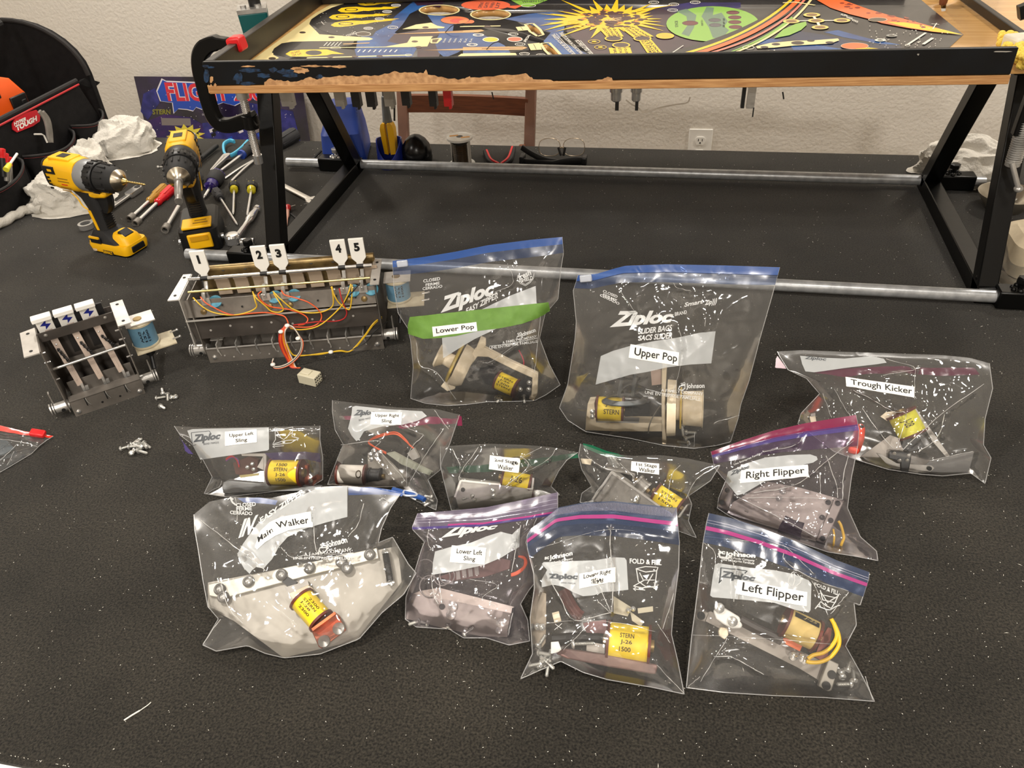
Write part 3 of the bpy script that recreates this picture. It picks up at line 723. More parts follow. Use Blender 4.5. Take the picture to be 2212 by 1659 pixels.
# orange planet edge with yellow rim
ar.poly(P([(560, -20), (700, 60), (850, 110), (1010, 150), (1100, 180), (1300, 218), (1500, 248), (1735, 270), (1560, 225), (1330, 160), (1160, 118), (1000, 72), (800, 0), (740, -20)], c4), OR)
ar.poly(P([(1140, 170), (1300, 212), (1500, 245), (1735, 271), (1600, 235), (1420, 195), (1280, 175)], c4), YE)
for k in range(26):
    t = rr.random(); x = 800 + 640 * t + rr.uniform(-20, 20); y = 30 + 165 * t + rr.uniform(-22, 26); ar.poly(ell(x, y, rr.uniform(8, 28), rr.uniform(3, 8), c4, 8), art((150, 52, 20)))
ar.ring(1070, 152, 70, 14, c4, 5, art((220, 200, 170))); ar.poly(ell(1070, 152, 68, 13, c4, 22), art((92, 82, 66)))
for (x, y) in [(1090, 312), (1180, 276)]: ar.poly(ell(x, y, 44, 11, c4, 18), art((150, 150, 146)) if x > 1100 else WH); ar.poly(ell(x, y, 24, 6, c4, 18), art((70, 66, 60)))
ar.line(P([(1300, 350), (1445, 255)], c4), .004, WH); ar.ring(1303, 352, 16, 6, c4, 5, WH); ar.line(P([(1425, 345), (1500, 295)], c4), .005, WH); ar.line(P([(1380, 330), (1400, 322)], c4), .002, WH)
ar.line(P([(1490, 185), (1550, 190)], c4), .002, WH); ar.line(P([(1500, 225), (1530, 180)], c4), .002, WH)
for k in range(60): x, y = rr.uniform(1000, 1620), rr.uniform(200, 380); ar.poly(ell(x, y, 5, 2, c4, 6), WH)
for k in range(60): x, y = rr.uniform(640, 1260), rr.uniform(80, 300); ar.poly(ell(x, y, 3, 1.4, c2, 6), WH)
for k, s in enumerate(['ALIEN', 'INVADER', 'BONUS']): ar.text(s, [c4(785 + 45 * k, 104 + 22 * k), c4(835 + 42 * k, 116 + 24 * k), c4(828 + 42 * k, 130 + 24 * k), c4(778 + 45 * k, 116 + 22 * k)], WH, bold=.02)
for k, s in enumerate(['12', '10', '8', '6']): ar.text(s, [c4(120 + 44 * k, 404 - 5 * k), c4(126 + 44 * k, 424 - 5 * k), c4(142 + 44 * k, 422 - 5 * k), c4(136 + 44 * k, 402 - 5 * k)], WH, bold=.02)
ar.mb.build('printed_artwork', ar.mats, pf, fix=False)
# loose short wires standing out of the board
mb = MB()
for (a, b) in [(c2(1700, 262), c2(1805, 190)), (c3(185, 396), c3(298, 330))]:
    A = pft(*a); B = at(b[0], b[1], ZT + .012); mb.tube([A, A.lerp(B, .5) + V(0, 0, .004), B], .0007, 6, 0, 3)
mb.build('stray_wire', BWIRE, pf)

# ================================================================== parts hanging under the playfield
def under(px, ybot, wpx, m, name, Y, label=None, kind='switch'):
    B = at_y(px, ybot, Y); A = V(B.x, Y, .385); w = wpx * (A - CAM).length / FPX
    mb = MB()
    if kind == 'switch':
        mb.box((B.x, Y, (A.z + B.z) / 2), (w, .012, A.z - B.z)); mb.box((B.x + w * .2, Y - .004, B.z - .002), (w * .25, .003, .006))
        mb.box((B.x + w * .45, Y - .007, B.z + .004), (w * .12, .003, .012))
    elif kind == 'socket':
        h = A.z - B.z; mb.lathe((B.x, Y, A.z), (0, 0, -1), [(0, w * .62), (h * .7, w * .62), (h * .72, w * .5), (h * .95, w * .5), (h, w * .3)], 16)
        mb.box((B.x + w * .1, Y - .003, B.z - .006), (w * .34, .0012, .018), 1)
    else:
        for k in range(5): mb.ball((B.x + RNG.uniform(-.5, .5) * w, Y + RNG.uniform(-.004, .004), A.z - RNG.uniform(.001, .008)), RNG.uniform(.003, .006), 8, 6)
    return mb.build(name, [m, BLACK], pf, label=label)
YU = P1.y + .16
for (x, yb, w, m, lb) in [(738, 228, 20, SILVERP, 'silver leaf switch'), (773, 229, 18, BLACK, None), (805, 229, 19, BLACK, None), (844, 228, 20, SILVERP, 'silver leaf switch'), (880, 226, 18, BLACK, None), (938, 228, 16, BLACK, None), (970, 228, 17, RED, 'red leaf switch'), (625, 228, 26, STEEL, 'silver leaf switch')]:
    under(x, yb, w, m, 'leaf_switch', YU, lb)
for (x, w) in [(1331, 22), (1374, 19)]: under(x, 219, w, CHROME, 'lamp_socket', YU, kind='socket')
B_ = at_y(1612, 232, YU); mb = MB(); hh = .385 - B_.z; mb.box((B_.x - .007, YU, .385 - hh / 2), (.006, .014, hh * .98), 1); mb.box((B_.x + .006, YU, .385 - hh / 2), (.013, .012, hh)); mb.box((B_.x + .012, YU - .006, B_.z - .006), (.002, .002, .016), 1); mb.build('coin_switch', [STEEL, BLACK], pf)
for x in (1178, 1490): under(x, 212, 24, BLACK, 'solder_lug', YU, kind='lug')
mb = MB(); mb.tube([at_y(1352, 216, YU), at_y(1365, 226, YU), at_y(1378, 232, YU), at_y(1393, 243, YU), at_y(1425, 233, YU), at_y(1460, 226, YU), at_y(1484, 222, YU), at_y(1491, 210, YU)], .0011, 6, 0, 5)
mb.build('hanging_wire', WWIRE, pf)
for x in (1063, 1690): mb = MB(); A = at_y(x, 204, YU); mb.tube([A + V(0, 0, .004), at_y(x + 3, 214, YU)], .0012, 6); mb.build('stray_wire', BWIRE, pf)

# ================================================================== back of the table: soldering corner
def rrect(cx, cy, w, d, z, r=.012, n=4):
    out = []
    for (sx, sy, a0) in ((1, 1, 0), (-1, 1, 90), (-1, -1, 180), (1, -1, 270)):
        for k in range(n + 1):
            a = math.radians(a0 + 90 * k / n); out.append(V(cx + sx * (w / 2 - r) + r * math.cos(a), cy + sy * (d / 2 - r) + r * math.sin(a), z))
    return out
ss = thing('soldering_station', 'blue soldering station with sloping top and side vents behind the left stand leg', 'soldering station', (-.868, 1.938, 0))
mb = MB(fr((-.868, 1.938, 0), (1, .25, 0)))
mb.loft([rrect(0, 0, .104, .13, .004), rrect(0, 0, .112, .135, .010), rrect(0, 0, .112, .135, .03), rrect(.0, .003, .106, .128, .080, .016), rrect(.002, .012, .098, .104, .098, .02), rrect(.006, .026, .082, .07, .128, .018), rrect(.006, .028, .072, .058, .138, .016), rrect(.006, .028, .05, .03, .141, .012)])
hs = mb.build('housing', BLUE, ss)
mb = MB(fr((-.868, 1.938, 0), (1, .25, 0)))
for k in range(5): mb.bar((.028 + .0005 * k, -.026 + .006 * k, .108 + .006 * k - .004), (.044, -.024 + .006 * k, .110 + .006 * k - .004), .002, .003)
mb.build('vent_slot', mat('vent_shadow', (14, 22, 60), .6), hs)
mb = MB(fr((-.868, 1.938, 0), (1, .25, 0))); mb.loft([rrect(.0, 0, .112, .138, .001), rrect(0, 0, .112, .138, .006)], smooth=False); mb.build('base', BLACK, ss)
mb = MB(); mb.tube([V(-.925, 1.90, .03), V(-.945, 1.885, .012), V(-.935, 1.862, .005), V(-.90, 1.852, .005)], .0035, 8, 0, 5); mb.build('power_cord', BWIRE, ss)

hc = V(-.731, 1.895, 0)
ih = thing('iron_holder', 'deep blue moulded cup holder with the soldering iron parked upright in it', 'iron holder', hc)
def cup(off):
    def fn(u, v):
        a = 2 * math.pi * u
        front = max(0.0, math.cos(a + math.pi / 2 - .10)); hgt = .068 - .048 * (front ** 1.6) - .006 * max(0, math.cos(a - math.pi / 2))
        z = hgt * v; rx = .036 - .003 * v + off; ry = .043 - .006 * v + off
        return hc + V(rx * math.cos(a), ry * math.sin(a), z + .001)
    return fn
mb = MB(); mb.grid(cup(0), 48, 10); mb.grid(cup(-.003), 48, 10)
for k in range(48):
    a, b = cup(0)(k / 48, 1), cup(0)((k + 1) / 48, 1); c, d = cup(-.003)((k + 1) / 48, 1), cup(-.003)(k / 48, 1); mb.add([a, b, c, d], [(0, 1, 2, 3)])
mb.build('holder_cup', DBLUE, ih)
mb = MB(); mb.lathe(hc, (0, 0, 1), [(0, .037), (.004, .036)], 32); mb.build('base', DBLUE, ih)
ir = thing('soldering_iron', 'grey and yellow soldering iron standing upright in the blue cup holder', 'soldering iron', hc + V(0, 0, .02))
ihx = hc + V(-.001, .006, 0)
for s in (-1, 1):
    mb = MB(); mb.loft([[ihx + V(s * (.0035 + x), y, z) for (x, y) in ((0, -.013), (.013 * k, -.008), (.013 * k, .012), (0, .015))] for (z, k) in ((.028, .9), (.07, 1.1), (.092, 1.15), (.104, .9), (.108, .5))]); mb.build('yellow_guard', YELLOW, ir)
mb = MB(); mb.lathe(ihx, (0, 0, 1), [(.022, .001), (.03, .003), (.07, .0032), (.075, .005), (.10, .005)], 14); mb.build('heating_tip', STEEL, ir)
mb = MB(); mb.lathe(ihx, (0, .06, 1), [(.104, .010), (.108, .0125), (.115, .0115), (.15, .0092), (.17, .0075), (.172, .005), (.24, .004)], 18); mb.build('handle', mat('grey_handle', (118, 122, 124), .5), ir)
mb = MB(); mb.tube([ihx + V(.014, .02, .105), ihx + V(.016, .03, .14), ihx + V(.017, .04, .19)], .0025, 8); mb.build('cable', BWIRE, ir)

dm = thing('tip_cleaner', 'glossy black dome shaped tip cleaner beside the blue holder', 'tip cleaner', (-.663, 1.905, 0))
mb = MB(); mb.lathe((-.663, 1.905, 0), (0, 0, 1), [(0, .037), (.022, .0395), (.0235, .0395)], 36); mb.build('base', mat('soft_black', (16, 16, 17), .35), dm)
mb = MB(); mb.lathe((-.663, 1.905, .0238), (0, 0, 1), [(0, .0385), (.012, .0385), (.026, .035), (.040, .026), (.049, .015), (.053, .005), (.0535, .0001)], 36); mb.build('dome_cover', mat('gloss_black', (9, 9, 10), .26, spec=.35), dm)
mb = MB(); mb.box((-.668, 1.8655, .0222), (.024, .002, .0018)); mb.build('slot_opening', INK, dm)

sp = V(-.545, 1.905, 0)
so = thing('solder_spool', 'clear spool of silver solder with white label on its top flange', 'solder spool', sp)
mb = MB(); mb.lathe(sp, (0, 0, 1), [(0, .033), (.004, .034), (.005, .033)], 32); mb.build('flange', mat('frosted_flange', (190, 188, 182), .3), so)
mb = MB(); mb.lathe(sp, (0, 0, 1), [(.068, .032), (.069, .033), (.073, .033), (.074, .032)], 32); tf = mb.build('flange', WHITE, so)
mb = MB(); mb.lathe(sp, (0, 0, 1), [(.0742, .008), (.0744, .008)], 20, 0); mb.build('bore', mat('bore_shade', (90, 90, 88), .6), tf)
mb = MB()
for (s, a) in ((1, .5), (-1, .3)):
    mb.box(sp + V(s * .016, -s * .004, .0743), (.022, .007, .0004), 0, Matrix.Rotation(.35, 3, 'Z'))
mb.build('orange_label', mat('orange_label', (240, 170, 70), .5), tf)
mb = MB(); n = 26; prof = []
for k in range(n * 2 + 1): prof.append((.005 + .063 * k / (2 * n), .0245 + (.0009 if k % 2 else 0)))
mb.lathe(sp, (0, 0, 1), prof, 32); mb.build('solder_wire', mat('solder_wire', (112, 110, 107), .2, 1.0), so)
mb = MB(); mb.tube([sp + V(-.03, -.02, .006), sp + V(-.05, -.014, .003), sp + V(-.07, -.008, .002)], .0006, 6, 0, 3); mb.build('wire_end', SCREWM, so)

def strip(path, w, h, mat_, name, parent, up=(0, 0, 1), sm=6, label=None, bevel=.001, taper=None):
    """flat bar swept along a path: w across, h along up"""
    pts = smooth_path(path, sm) if sm else [Vector(p) for p in path]; up = Vector(up); secs = []; n = len(pts)
    for i, p in enumerate(pts):
        d = (pts[min(i + 1, n - 1)] - pts[max(i - 1, 0)]).normalized(); s = d.cross(up).normalized(); u = s.cross(d)
        k = 1 if taper is None else taper[0] + (taper[1] - taper[0]) * i / (n - 1)
        secs.append([p + s * (a * w * k / 2) + u * (b * h / 2) for (a, b) in ((-.7, -1), (.7, -1), (1, -.6), (1, .6), (.7, 1), (-.7, 1), (-1, .6), (-1, -.6))])
    return MB().loft(secs).build(name, mat_, parent, label=label)
cu = thing('side_cutters', 'small red and black wire cutters lying open in front of the wall', 'cutters', at(1078, 365, 0))
pv = at(1078, 362, .006)
for (tip, mid, s) in (((1048, 328), (1056, 348), -1), ((1110, 321), (1103, 345), 1)):
    T = at(tip[0], tip[1], .008); Mi = at(mid[0], mid[1], .008)
    h = strip([T, Mi, pv + V(.008 * s, .01, 0)], .011, .012, RUBBER, 'grip', cu)
    strip([T + V(-.004 * s, 0, .002), Mi + V(-.006 * s, 0, .003), pv + V(.003 * s, .012, .003)], .006, .010, RED, 'red_inlay', h)
mb = MB(); mb.cyl(pv - V(0, 0, .004), pv + V(0, 0, .005), .008, seg=16); mb.prism([pv + V(-.007, 0, -.003), pv + V(.007, 0, -.003), pv + V(.002, -.022, -.003), pv + V(-.002, -.022, -.003)], (0, 0, .007)); mb.build('jaw', STEEL, cu)
mb = MB(); mb.cyl(pv + V(0, 0, .005), pv + V(0, 0, .007), .005, seg=12); mb.build('pivot_rivet', CHROME, cu)

# reading glasses
gc = V(-.31, 1.925, 0)
eg = thing('eyeglasses', 'half-rim eyeglasses with clear lenses up and wide black folded temples', 'glasses', gc)
LENS = mat('clear_lens', (235, 235, 235), .05, alpha=.12); WIREF = mat('thin_gold_rim', (196, 176, 150), .3, .8)
for (cx, w) in ((1187, 46), (1240, 46)):
    P_ = []
    for k in range(28):
        a = 2 * math.pi * k / 28; x = cx + w / 2 * math.copysign(abs(math.cos(a)) ** .75, math.cos(a)); y = 318 - 19 * math.copysign(abs(math.sin(a)) ** .75, math.sin(a)); P_.append(at_y(x, y, 1.945))
    mb = MB(); mb.prism(P_, (0, .0015, 0)); ln = mb.build('lens', LENS, eg)
    mb = MB(); mb.tube(P_, .0008, 6, closed=True); mb.build('rim', WIREF, ln)
mb = MB()
mb.tube([at_y(1208, 322, 1.94), at_y(1214, 318, 1.938), at_y(1219, 322, 1.94)], .0015, 6, 0, 4); mb.build('bridge', WIREF, eg)
for s, x0, x1 in ((1, 1206, 1212), (1, 1221, 1217)):
    mb = MB(); mb.tube([at_y(x0, 318, 1.938), at_y((x0 + x1) / 2, 327, 1.936), at_y(x1, 336, 1.934)], .003, 8); mb.build('nose_pad', BLACK, eg)
for (pts, Y, w) in ([[(1127, 318), (1150, 330), (1178, 341), (1206, 346), (1240, 352), (1264, 356)], 1.925, .014], [[(1266, 347), (1240, 344), (1212, 347), (1180, 356), (1150, 356), (1124, 345)], 1.915, .017]):
    pp = smooth_path([at_y(x, y, Y) for x, y in pts], 4); pp = [V(p.x, p.y - .012 * math.sin(math.pi * i / (len(pp) - 1)), max(p.z, .009)) for i, p in enumerate(pp)]
    strip(pp, .006, w, BLACK, 'temple', eg, (0, 0, 1), 0)
for (x, y) in ((1129, 350), (1262, 352)):
    p = at_y(x, y, 1.922); mb = MB(); mb.box((p.x, 1.922, max(p.z, .012)), (.012, .03, .022)); mb.build('hinge_block', BLACK, eg, bevel=.002)

# folding chair behind the table
CHW = mat('reddish_brown_wood', (126, 72, 44), .4, var=(98, 54, 34), vscale=8, stretch=(2, 8, 30)); CHF = mat('brown_chair_post', (120, 84, 66), .45, var=(96, 66, 52), vscale=10)
ch = thing('folding_chair', 'brown wooden folding chair standing between the worktable and the wall', 'chair', (-.65, 2.36, -.75))
YC = 2.35
for (xa, xb) in ((-.853, -.856), (-.446, -.462)):
    mb = MB(); mb.bar((xb, 2.16, -.75), (xa, 2.42, .14), .032, .022, (0, -1, 0)); mb.build('post', CHF, ch, bevel=.003)
    mb = MB(); mb.bar((xa + (.03 if xa < -.6 else -.03), 2.58, -.75), (xa + (.03 if xa < -.6 else -.03), 2.33, -.13), .022, .03, (0, -1, 0)); mb.build('leg', CHW, ch, bevel=.003)
def chy(z): return 2.16 + .26 * (z + .75) / .89
for (z0, z1, nm) in ((-.03, .022, 'back_rail'), (.085, .135, 'top_rail')):
    mb = MB()
    for k in range(10):
        a, b = k / 10, (k + 1) / 10; f = lambda t: V(-.845 + .39 * t, chy((z0 + z1) / 2) + .012 * math.sin(math.pi * t), (z0 + z1) / 2 - .006 * t)
        mb.bar(f(a), f(b), .018, z1 - z0)
    mb.build(nm, CHW, ch)
mb = MB(); mb.box((-.652, 2.27, -.32), (.36, .34, .02), 0, Matrix.Rotation(-.1, 3, 'X')); mb.build('seat', CHW, ch, bevel=.005)
for z in (-.55, -.2): mb = MB(); mb.cyl((-.85, chy(z), z), (-.455, chy(z), z), .01); mb.build('stretcher', CHW, ch)
for x in (-.84, -.47): mb = MB(); mb.box((x, chy(-.125) - .02, -.125), (.02, .02, .035)); mb.build('hinge_block', CHW, ch, bevel=.004)

# translite glass panel leaning on the wall
TLc = at_y(289, 165, 2.72); TRc = at_y(650, 168, 2.72)
dn = V(.012, -.13, -.70); X_ = TRc - TLc; nrm = X_.cross(dn).normalized(); nrm = nrm if nrm.y < 0 else -nrm
bg = thing('backbox_glass', 'dark printed pinball backbox glass with red outlined letters leaning on the wall', 'glass panel', TLc + X_ / 2 + dn)
mb = MB(); mb.prism([TLc, TRc, TRc + dn, TLc + dn], -nrm * .004); mb.build('glass', mat('printed_glass', (16, 14, 26), .12, var=(40, 26, 66), vscale=9, coat=.4), bg)
class BG:
    h = .0006
def bgp(px, py): return at_plane(px, py, TLc, nrm) + nrm * BG.h
bmats = [mat('glass_print_blue', (30, 70, 170), .2), mat('glass_print_red', (206, 44, 56), .2), mat('glass_print_white', (214, 208, 214), .25), mat('glass_print_yellow', (222, 204, 70), .25), mat('glass_print_purple', (58, 26, 92), .2, var=(30, 22, 80), vscale=25), mat('glass_print_olive', (122, 118, 40), .3), INK, mat('glass_print_grey', (120, 112, 110), .3), mat('glass_print_navy', (24, 30, 92), .2, var=(50, 50, 130), vscale=30)]
mb = MB()
def bgpoly(pts, m): BG.h += .00002; mb.poly([bgp(*c1(*p)) for p in pts], m)
bgpoly([(980, 640), (1060, 600), (1090, 700), (1010, 820), (960, 760)], 8); bgpoly([(1000, 830), (1120, 780), (1300, 800), (1440, 880), (1400, 960), (1020, 950)], 4)
bgpoly([(1380, 840), (1760, 800), (1800, 960), (1400, 960)], 8); bgpoly([(1700, 700), (2000, 760), (2050, 960), (1760, 960)], 8)
jag = [(1075, 625), (1110, 545), (1140, 560), (1400, 570), (1800, 590), (1830, 640), (1780, 690), (1700, 670), (1600, 720), (1520, 700), (1430, 730), (1400, 710), (1380, 745), (1340, 730), (1320, 755), (1280, 745), (1220, 740), (1190, 770), (1180, 700), (1100, 690)]
cxj = sum(p[0] for p in jag) / len(jag); cyj = sum(p[1] for p in jag) / len(jag)
bgpoly([(cxj + (p[0] - cxj) * 1.025, cyj + (p[1] - cyj) * 1.08) for p in jag], 2); bgpoly(jag, 0)
def bgt(s, q, m, **k):
    BG.h += .00002; add_text(mb, s, [Vector((*c1(*p), 0)) for p in q], bgp, m, **k)
for (b, m) in ((.055, 2), (.03, 1)): bgt('FLIGHT 2000', [(1120, 560), (1840, 590), (1860, 690), (1150, 692)], m, bold=b)
bgt('STERN', [(1040, 745), (1165, 745), (1165, 780), (1042, 782)], 5, bold=.04)
bgt('ONE TO FOUR', [(1380, 776), (1470, 776), (1470, 788), (1380, 788)], 2)
bgpoly([(1100, 805), (1300, 808), (1305, 858), (1105, 855)], 7); bgpoly([(1560, 800), (1800, 805), (1800, 850), (1560, 850)], 7)
st_ = []
for k in range(26):
    a = 2 * math.pi * k / 26; R_ = 1.0 if k % 2 else .66; st_.append((1270 + 135 * R_ * math.cos(a), 930 + 85 * R_ * math.sin(a)))
bgpoly(st_, 3); bgpoly([(1270 + 80 * math.cos(t * .7), 940 + 52 * math.sin(t * .7)) for t in range(9)], 2)
for k in range(12): x, y = RNG.uniform(1200, 1340), RNG.uniform(900, 980); bgpoly([(x, y), (x + 16, y - 10), (x + 22, y + 8)], 6)
for k in range(14):
    x, y = RNG.uniform(1420, 1760), RNG.uniform(830, 950); bgpoly([(x, y), (x + 30, y - 12), (x + 36, y + 10), (x + 8, y + 22)], RNG.choice([7, 2, 8, 0, 6]))
for k in range(50): x, y = RNG.uniform(940, 2000), RNG.uniform(530, 940); bgpoly([(x, y), (x + 4, y), (x + 4, y + 4), (x, y + 4)], 2)
mb.build('printed_artwork', bmats, bg, fix=False)

# ================================================================== C-clamp on the near left corner of the playfield
YCL = 1.385
def sweep_rect(pts, w, d, dirv=(0, 1, 0)):
    """rectangular section swept in the plane perpendicular to dirv; w list = in-plane width"""
    dv = Vector(dirv).normalized(); n = len(pts); secs = []
    for i, p in enumerate(pts):
        t = (pts[min(i + 1, n - 1)] - pts[max(i - 1, 0)]).normalized(); s = t.cross(dv).normalized(); ww = w[min(int(i * len(w) / n), len(w) - 1)] if isinstance(w, list) else w
        secs.append([p + s * (a * ww / 2) + dv * (b * d / 2) for (a, b) in ((-1, -.75), (-.8, -1), (.8, -1), (1, -.75), (1, .75), (.8, 1), (-.8, 1), (-1, .75))])
    return secs
def threaded(mb, a, b, r, pitch=.0028, seg=16):
    a = Vector(a); b = Vector(b); L = (b - a).length; n = int(L / pitch); prof = [(0, r * .8)]
    for k in range(n): prof += [(L * (k + .25) / n, r), (L * (k + .75) / n, r * .78)]
    prof.append((L, r * .85)); mb.lathe(a, b - a, prof, seg); return mb
cl = thing('c_clamp', 'black C-clamp with red jaw pad gripping the chipped playfield corner', 'clamp', at_y(455, 200, YCL))
path = smooth_path([at_y(x, y, YCL) for x, y in [(512, 100), (492, 95), (468, 92), (446, 100), (434, 118), (433, 145), (441, 185), (452, 225), (462, 252), (478, 268), (500, 270), (525, 262), (552, 255)]], 4)
MB().loft(sweep_rect(path, [.014, .020, .026, .028, .028, .028, .026, .026, .026, .026, .026, .026, .026], .02)).build('clamp_frame', GLOSSBLK, cl)
a_, b_ = at_y(498, 97, YCL), at_y(526, 92, YCL)
MB().loft(sweep_rect([a_, a_.lerp(b_, .3), a_.lerp(b_, .8), b_], [.022, .028, .026, .022], .026)).build('jaw_pad', RED, cl, bevel=.002)
mb = MB(); lo = at_y(559, 352, YCL); mid_ = at_y(541, 262, YCL); hi = at_y(524, 208, YCL)
mb.cyl(mid_ + (mid_ - lo).normalized() * .012, lo.lerp(mid_, .85), .0155, seg=20); mb.build('screw_boss', GLOSSBLK, cl)
mb = MB(); threaded(mb, lo.lerp(mid_, .18), hi, .0078, .0032); mb.build('threaded_screw', CHROME, cl)
mb = MB(); mb.cyl(lo, lo.lerp(mid_, .2), .009, seg=18); mb.build('screw_end', CHROME, cl)
mb = MB(); mb.cyl(hi + (hi - mid_).normalized() * -.004, V(hi.x, hi.y, .384), .012, seg=18); mb.build('swivel_foot', STEEL, cl)

# clamp on the far right corner
YR = 1.40
cr = thing('bar_clamp', 'black clamp with ribbed chrome screw and tilted handle on the right stand leg', 'clamp', at_y(2205, 300, YR))
a_, b_ = at_y(2216, 262, YR), at_y(2188, 352, YR)
mb = MB(); threaded(mb, a_, b_, .0125, .0036); mb.build('threaded_screw', STEEL, cr)
mb = MB(); mb.cyl(b_.lerp(a_, .12), b_ + (b_ - a_).normalized() * .004, .0115, seg=18); mb.build('screw_end', STEEL, cr)
mb = MB(); h0, h1 = at_y(2186, 352, YR - .012), at_y(2200, 408, YR - .02); mb.cyl(h0, h1, .0042, seg=12); mb.ball(h1, (.0075, .0075, .006), 14, 8); mb.build('sliding_handle', STEEL, cr)
mb = MB(); MB_path = [at_y(x, y, YR) for x, y in [(2200, 290), (2214, 250), (2240, 180), (2262, 120), (2262, 60), (2235, 20), (2200, 28)]]
mb.loft(sweep_rect(smooth_path(MB_path, 4), .02, .018)); mb.build('clamp_frame', GLOSSBLK, cr)
# teal vise at the far left of the board
tz = at(577, 62, .40); tv = thing('bench_vise', 'teal metal vise block with black knob standing beside the far left rail', 'vise', V(-.873,1.612,.3835))
mb = MB(fr((-.873, 1.612, .3835), (1, .45, 0))); mb.loft([rrect(0, 0, .052, .05, 0, .004), rrect(0, 0, .058, .055, .055, .004)], smooth=False); mb.build('body', TEAL, tv, bevel=.002)
mb = MB(fr((-.873, 1.612, .4385), (1, .45, 0))); mb.box((0, 0, .004), (.058, .056, .008)); mb.cyl((-.016, -.008, .008), (-.016, -.008, .013), .006, seg=6); mb.cyl((.012, -.008, .008), (.012, -.008, .013), .006, seg=6); mb.build('clamp_plate', STEEL, tv)
mb = MB(fr((-.868, 1.618, .4465), (1, .45, 0))); mb.lathe((0, 0, 0), (0, 0, 1), [(0, .012), (.02, .012), (.022, .026), (.05, .026), (.052, .02)], 10); mb.build('knob', BLACK, tv)
# yellow duster and a wooden roller on the right end of the board
du = at(2196, 105, .42)
FUZZ = mat('yellow_chenille', (244, 214, 96), .95, bump=.8, bscale=260)
t = thing('dusting_cloth', 'fuzzy yellow chenille duster with white core at the right end of the board', 'duster', V(du.x, du.y, ZT))
mb = MB(); pts = smooth_path([at(2178, 82, .41), at(2182, 92, .415), at(2192, 108, .415), at(2206, 122, .412), at(2225, 134, .41)], 6)
for i, p in enumerate(pts):
    for k in range(5): mb.ball(p + V(RNG.uniform(-.01, .01), RNG.uniform(-.01, .01), RNG.uniform(-.008, .008)), RNG.uniform(.005, .008), 8, 6)
mb.build('chenille_pile', FUZZ, t)['kind'] = 'stuff'
mb = MB(); mb.box(at(2212, 92, .42), (.05, .04, .022), 0, Matrix.Rotation(.3, 3, 'Z')); mb.build('white_core', mat('white_foam', (224, 216, 196), .8), t, bevel=.004)
po = at(2036, 10, ZT)
mb = MB(); mb.lathe(V(po.x, po.y, ZT), (0, 0, 1), [(0, .006), (.004, .0075), (.020, .008), (.022, .016), (.03, .018), (.034, .014)], 20); mb.build('wooden_knob', CHW, pf)

# ================================================================== terry rags
TERRY = mat('white_terry_cloth', (210, 206, 197), .95, bump=.6, bscale=170, spec=.1)
def rag(label, c, r, seed, rot=0.0, folds=.35, grp='white terry rags'):
    mb = MB(); c = Vector(c); sd = Vector((seed * 3.7, seed * 1.3, seed * 2.1)); nu, nv = 110, 70
    def fn(u, v):
        a = 2 * math.pi * u; th = math.pi * v
        d = V(math.sin(th) * math.cos(a), math.sin(th) * math.sin(a), -math.cos(th))
        w = d + .5 * V(mnoise.noise(d * 1.1 + sd), mnoise.noise(d * 1.2 + sd * 2), mnoise.noise(d * 1.3 + sd * 3))
        w2 = V(w.x * .8, w.y * 1.5, w.z * 1.2)
        s = 1.0 + folds * .8 * mnoise.noise(w * 1.1 + sd) - folds * .7 * abs(mnoise.noise(w2 * 1.5 + sd * 1.7)) ** .8 + .16 - .15 * abs(mnoise.noise(w2 * 2.4 + sd)) - .02 * abs(mnoise.noise(w2 * 6.0 + sd)) + .022 * mnoise.noise(w * 9)
        p = V(d.x * r[0], d.y * r[1], d.z * r[2] * (1.15 if d.z > 0 else 1)) * s
        p = V(p.x * math.cos(rot) - p.y * math.sin(rot), p.x * math.sin(rot) + p.y * math.cos(rot), p.z)
        p = c + p
        if p.z < .001: p = V(p.x + d.x * .02, p.y + d.y * .02, .001 + .0006 * (mnoise.noise(p * 40) + 1))
        return p
    mb.grid(fn, nu, nv)
    o = mb.build('terry_rag', TERRY, None, loc=(c.x, c.y, 0)); tag(o, label, 'rag', grp); return o
def slab_rag(label, px_poly, hgt, seed, grp='white terry rags'):
    pass
rag('crumpled white terry rag heaped behind the yellow drill against the tool bag', (-1.538, 1.945, .022), (.078, .062, .056), 1.0, .5)
rag('folded white terry rag lying in front of the black tool bag', (-1.466, 1.60, .020), (.088, .066, .058), 2.3, .35)
rag('small bunched white rag squeezed between tool bag and drill', (-1.512, 1.745, .03), (.052, .05, .058), 3.1, 0)
rag('grey-white rag lying behind the right rear stand leg', (.66, 1.925, .018), (.092, .062, .058), 4.9, -.15)
mb = MB(); n = 26; pp = smooth_path([at(92, 450, .016), at(60, 452, .014), at(20, 472, .013), at(-40, 505, .013)], 10)
mb.tube([p + V(0, 0, .002 * math.sin(i * 1.1)) for i, p in enumerate(pp)], [.013, .012, .011, .0105, .011, .0115, .012], 14)
tag(mb.build('rolled_towel', TERRY, None), 'white terry cloth twisted into a roll at the left edge below the tool bag', 'towel')

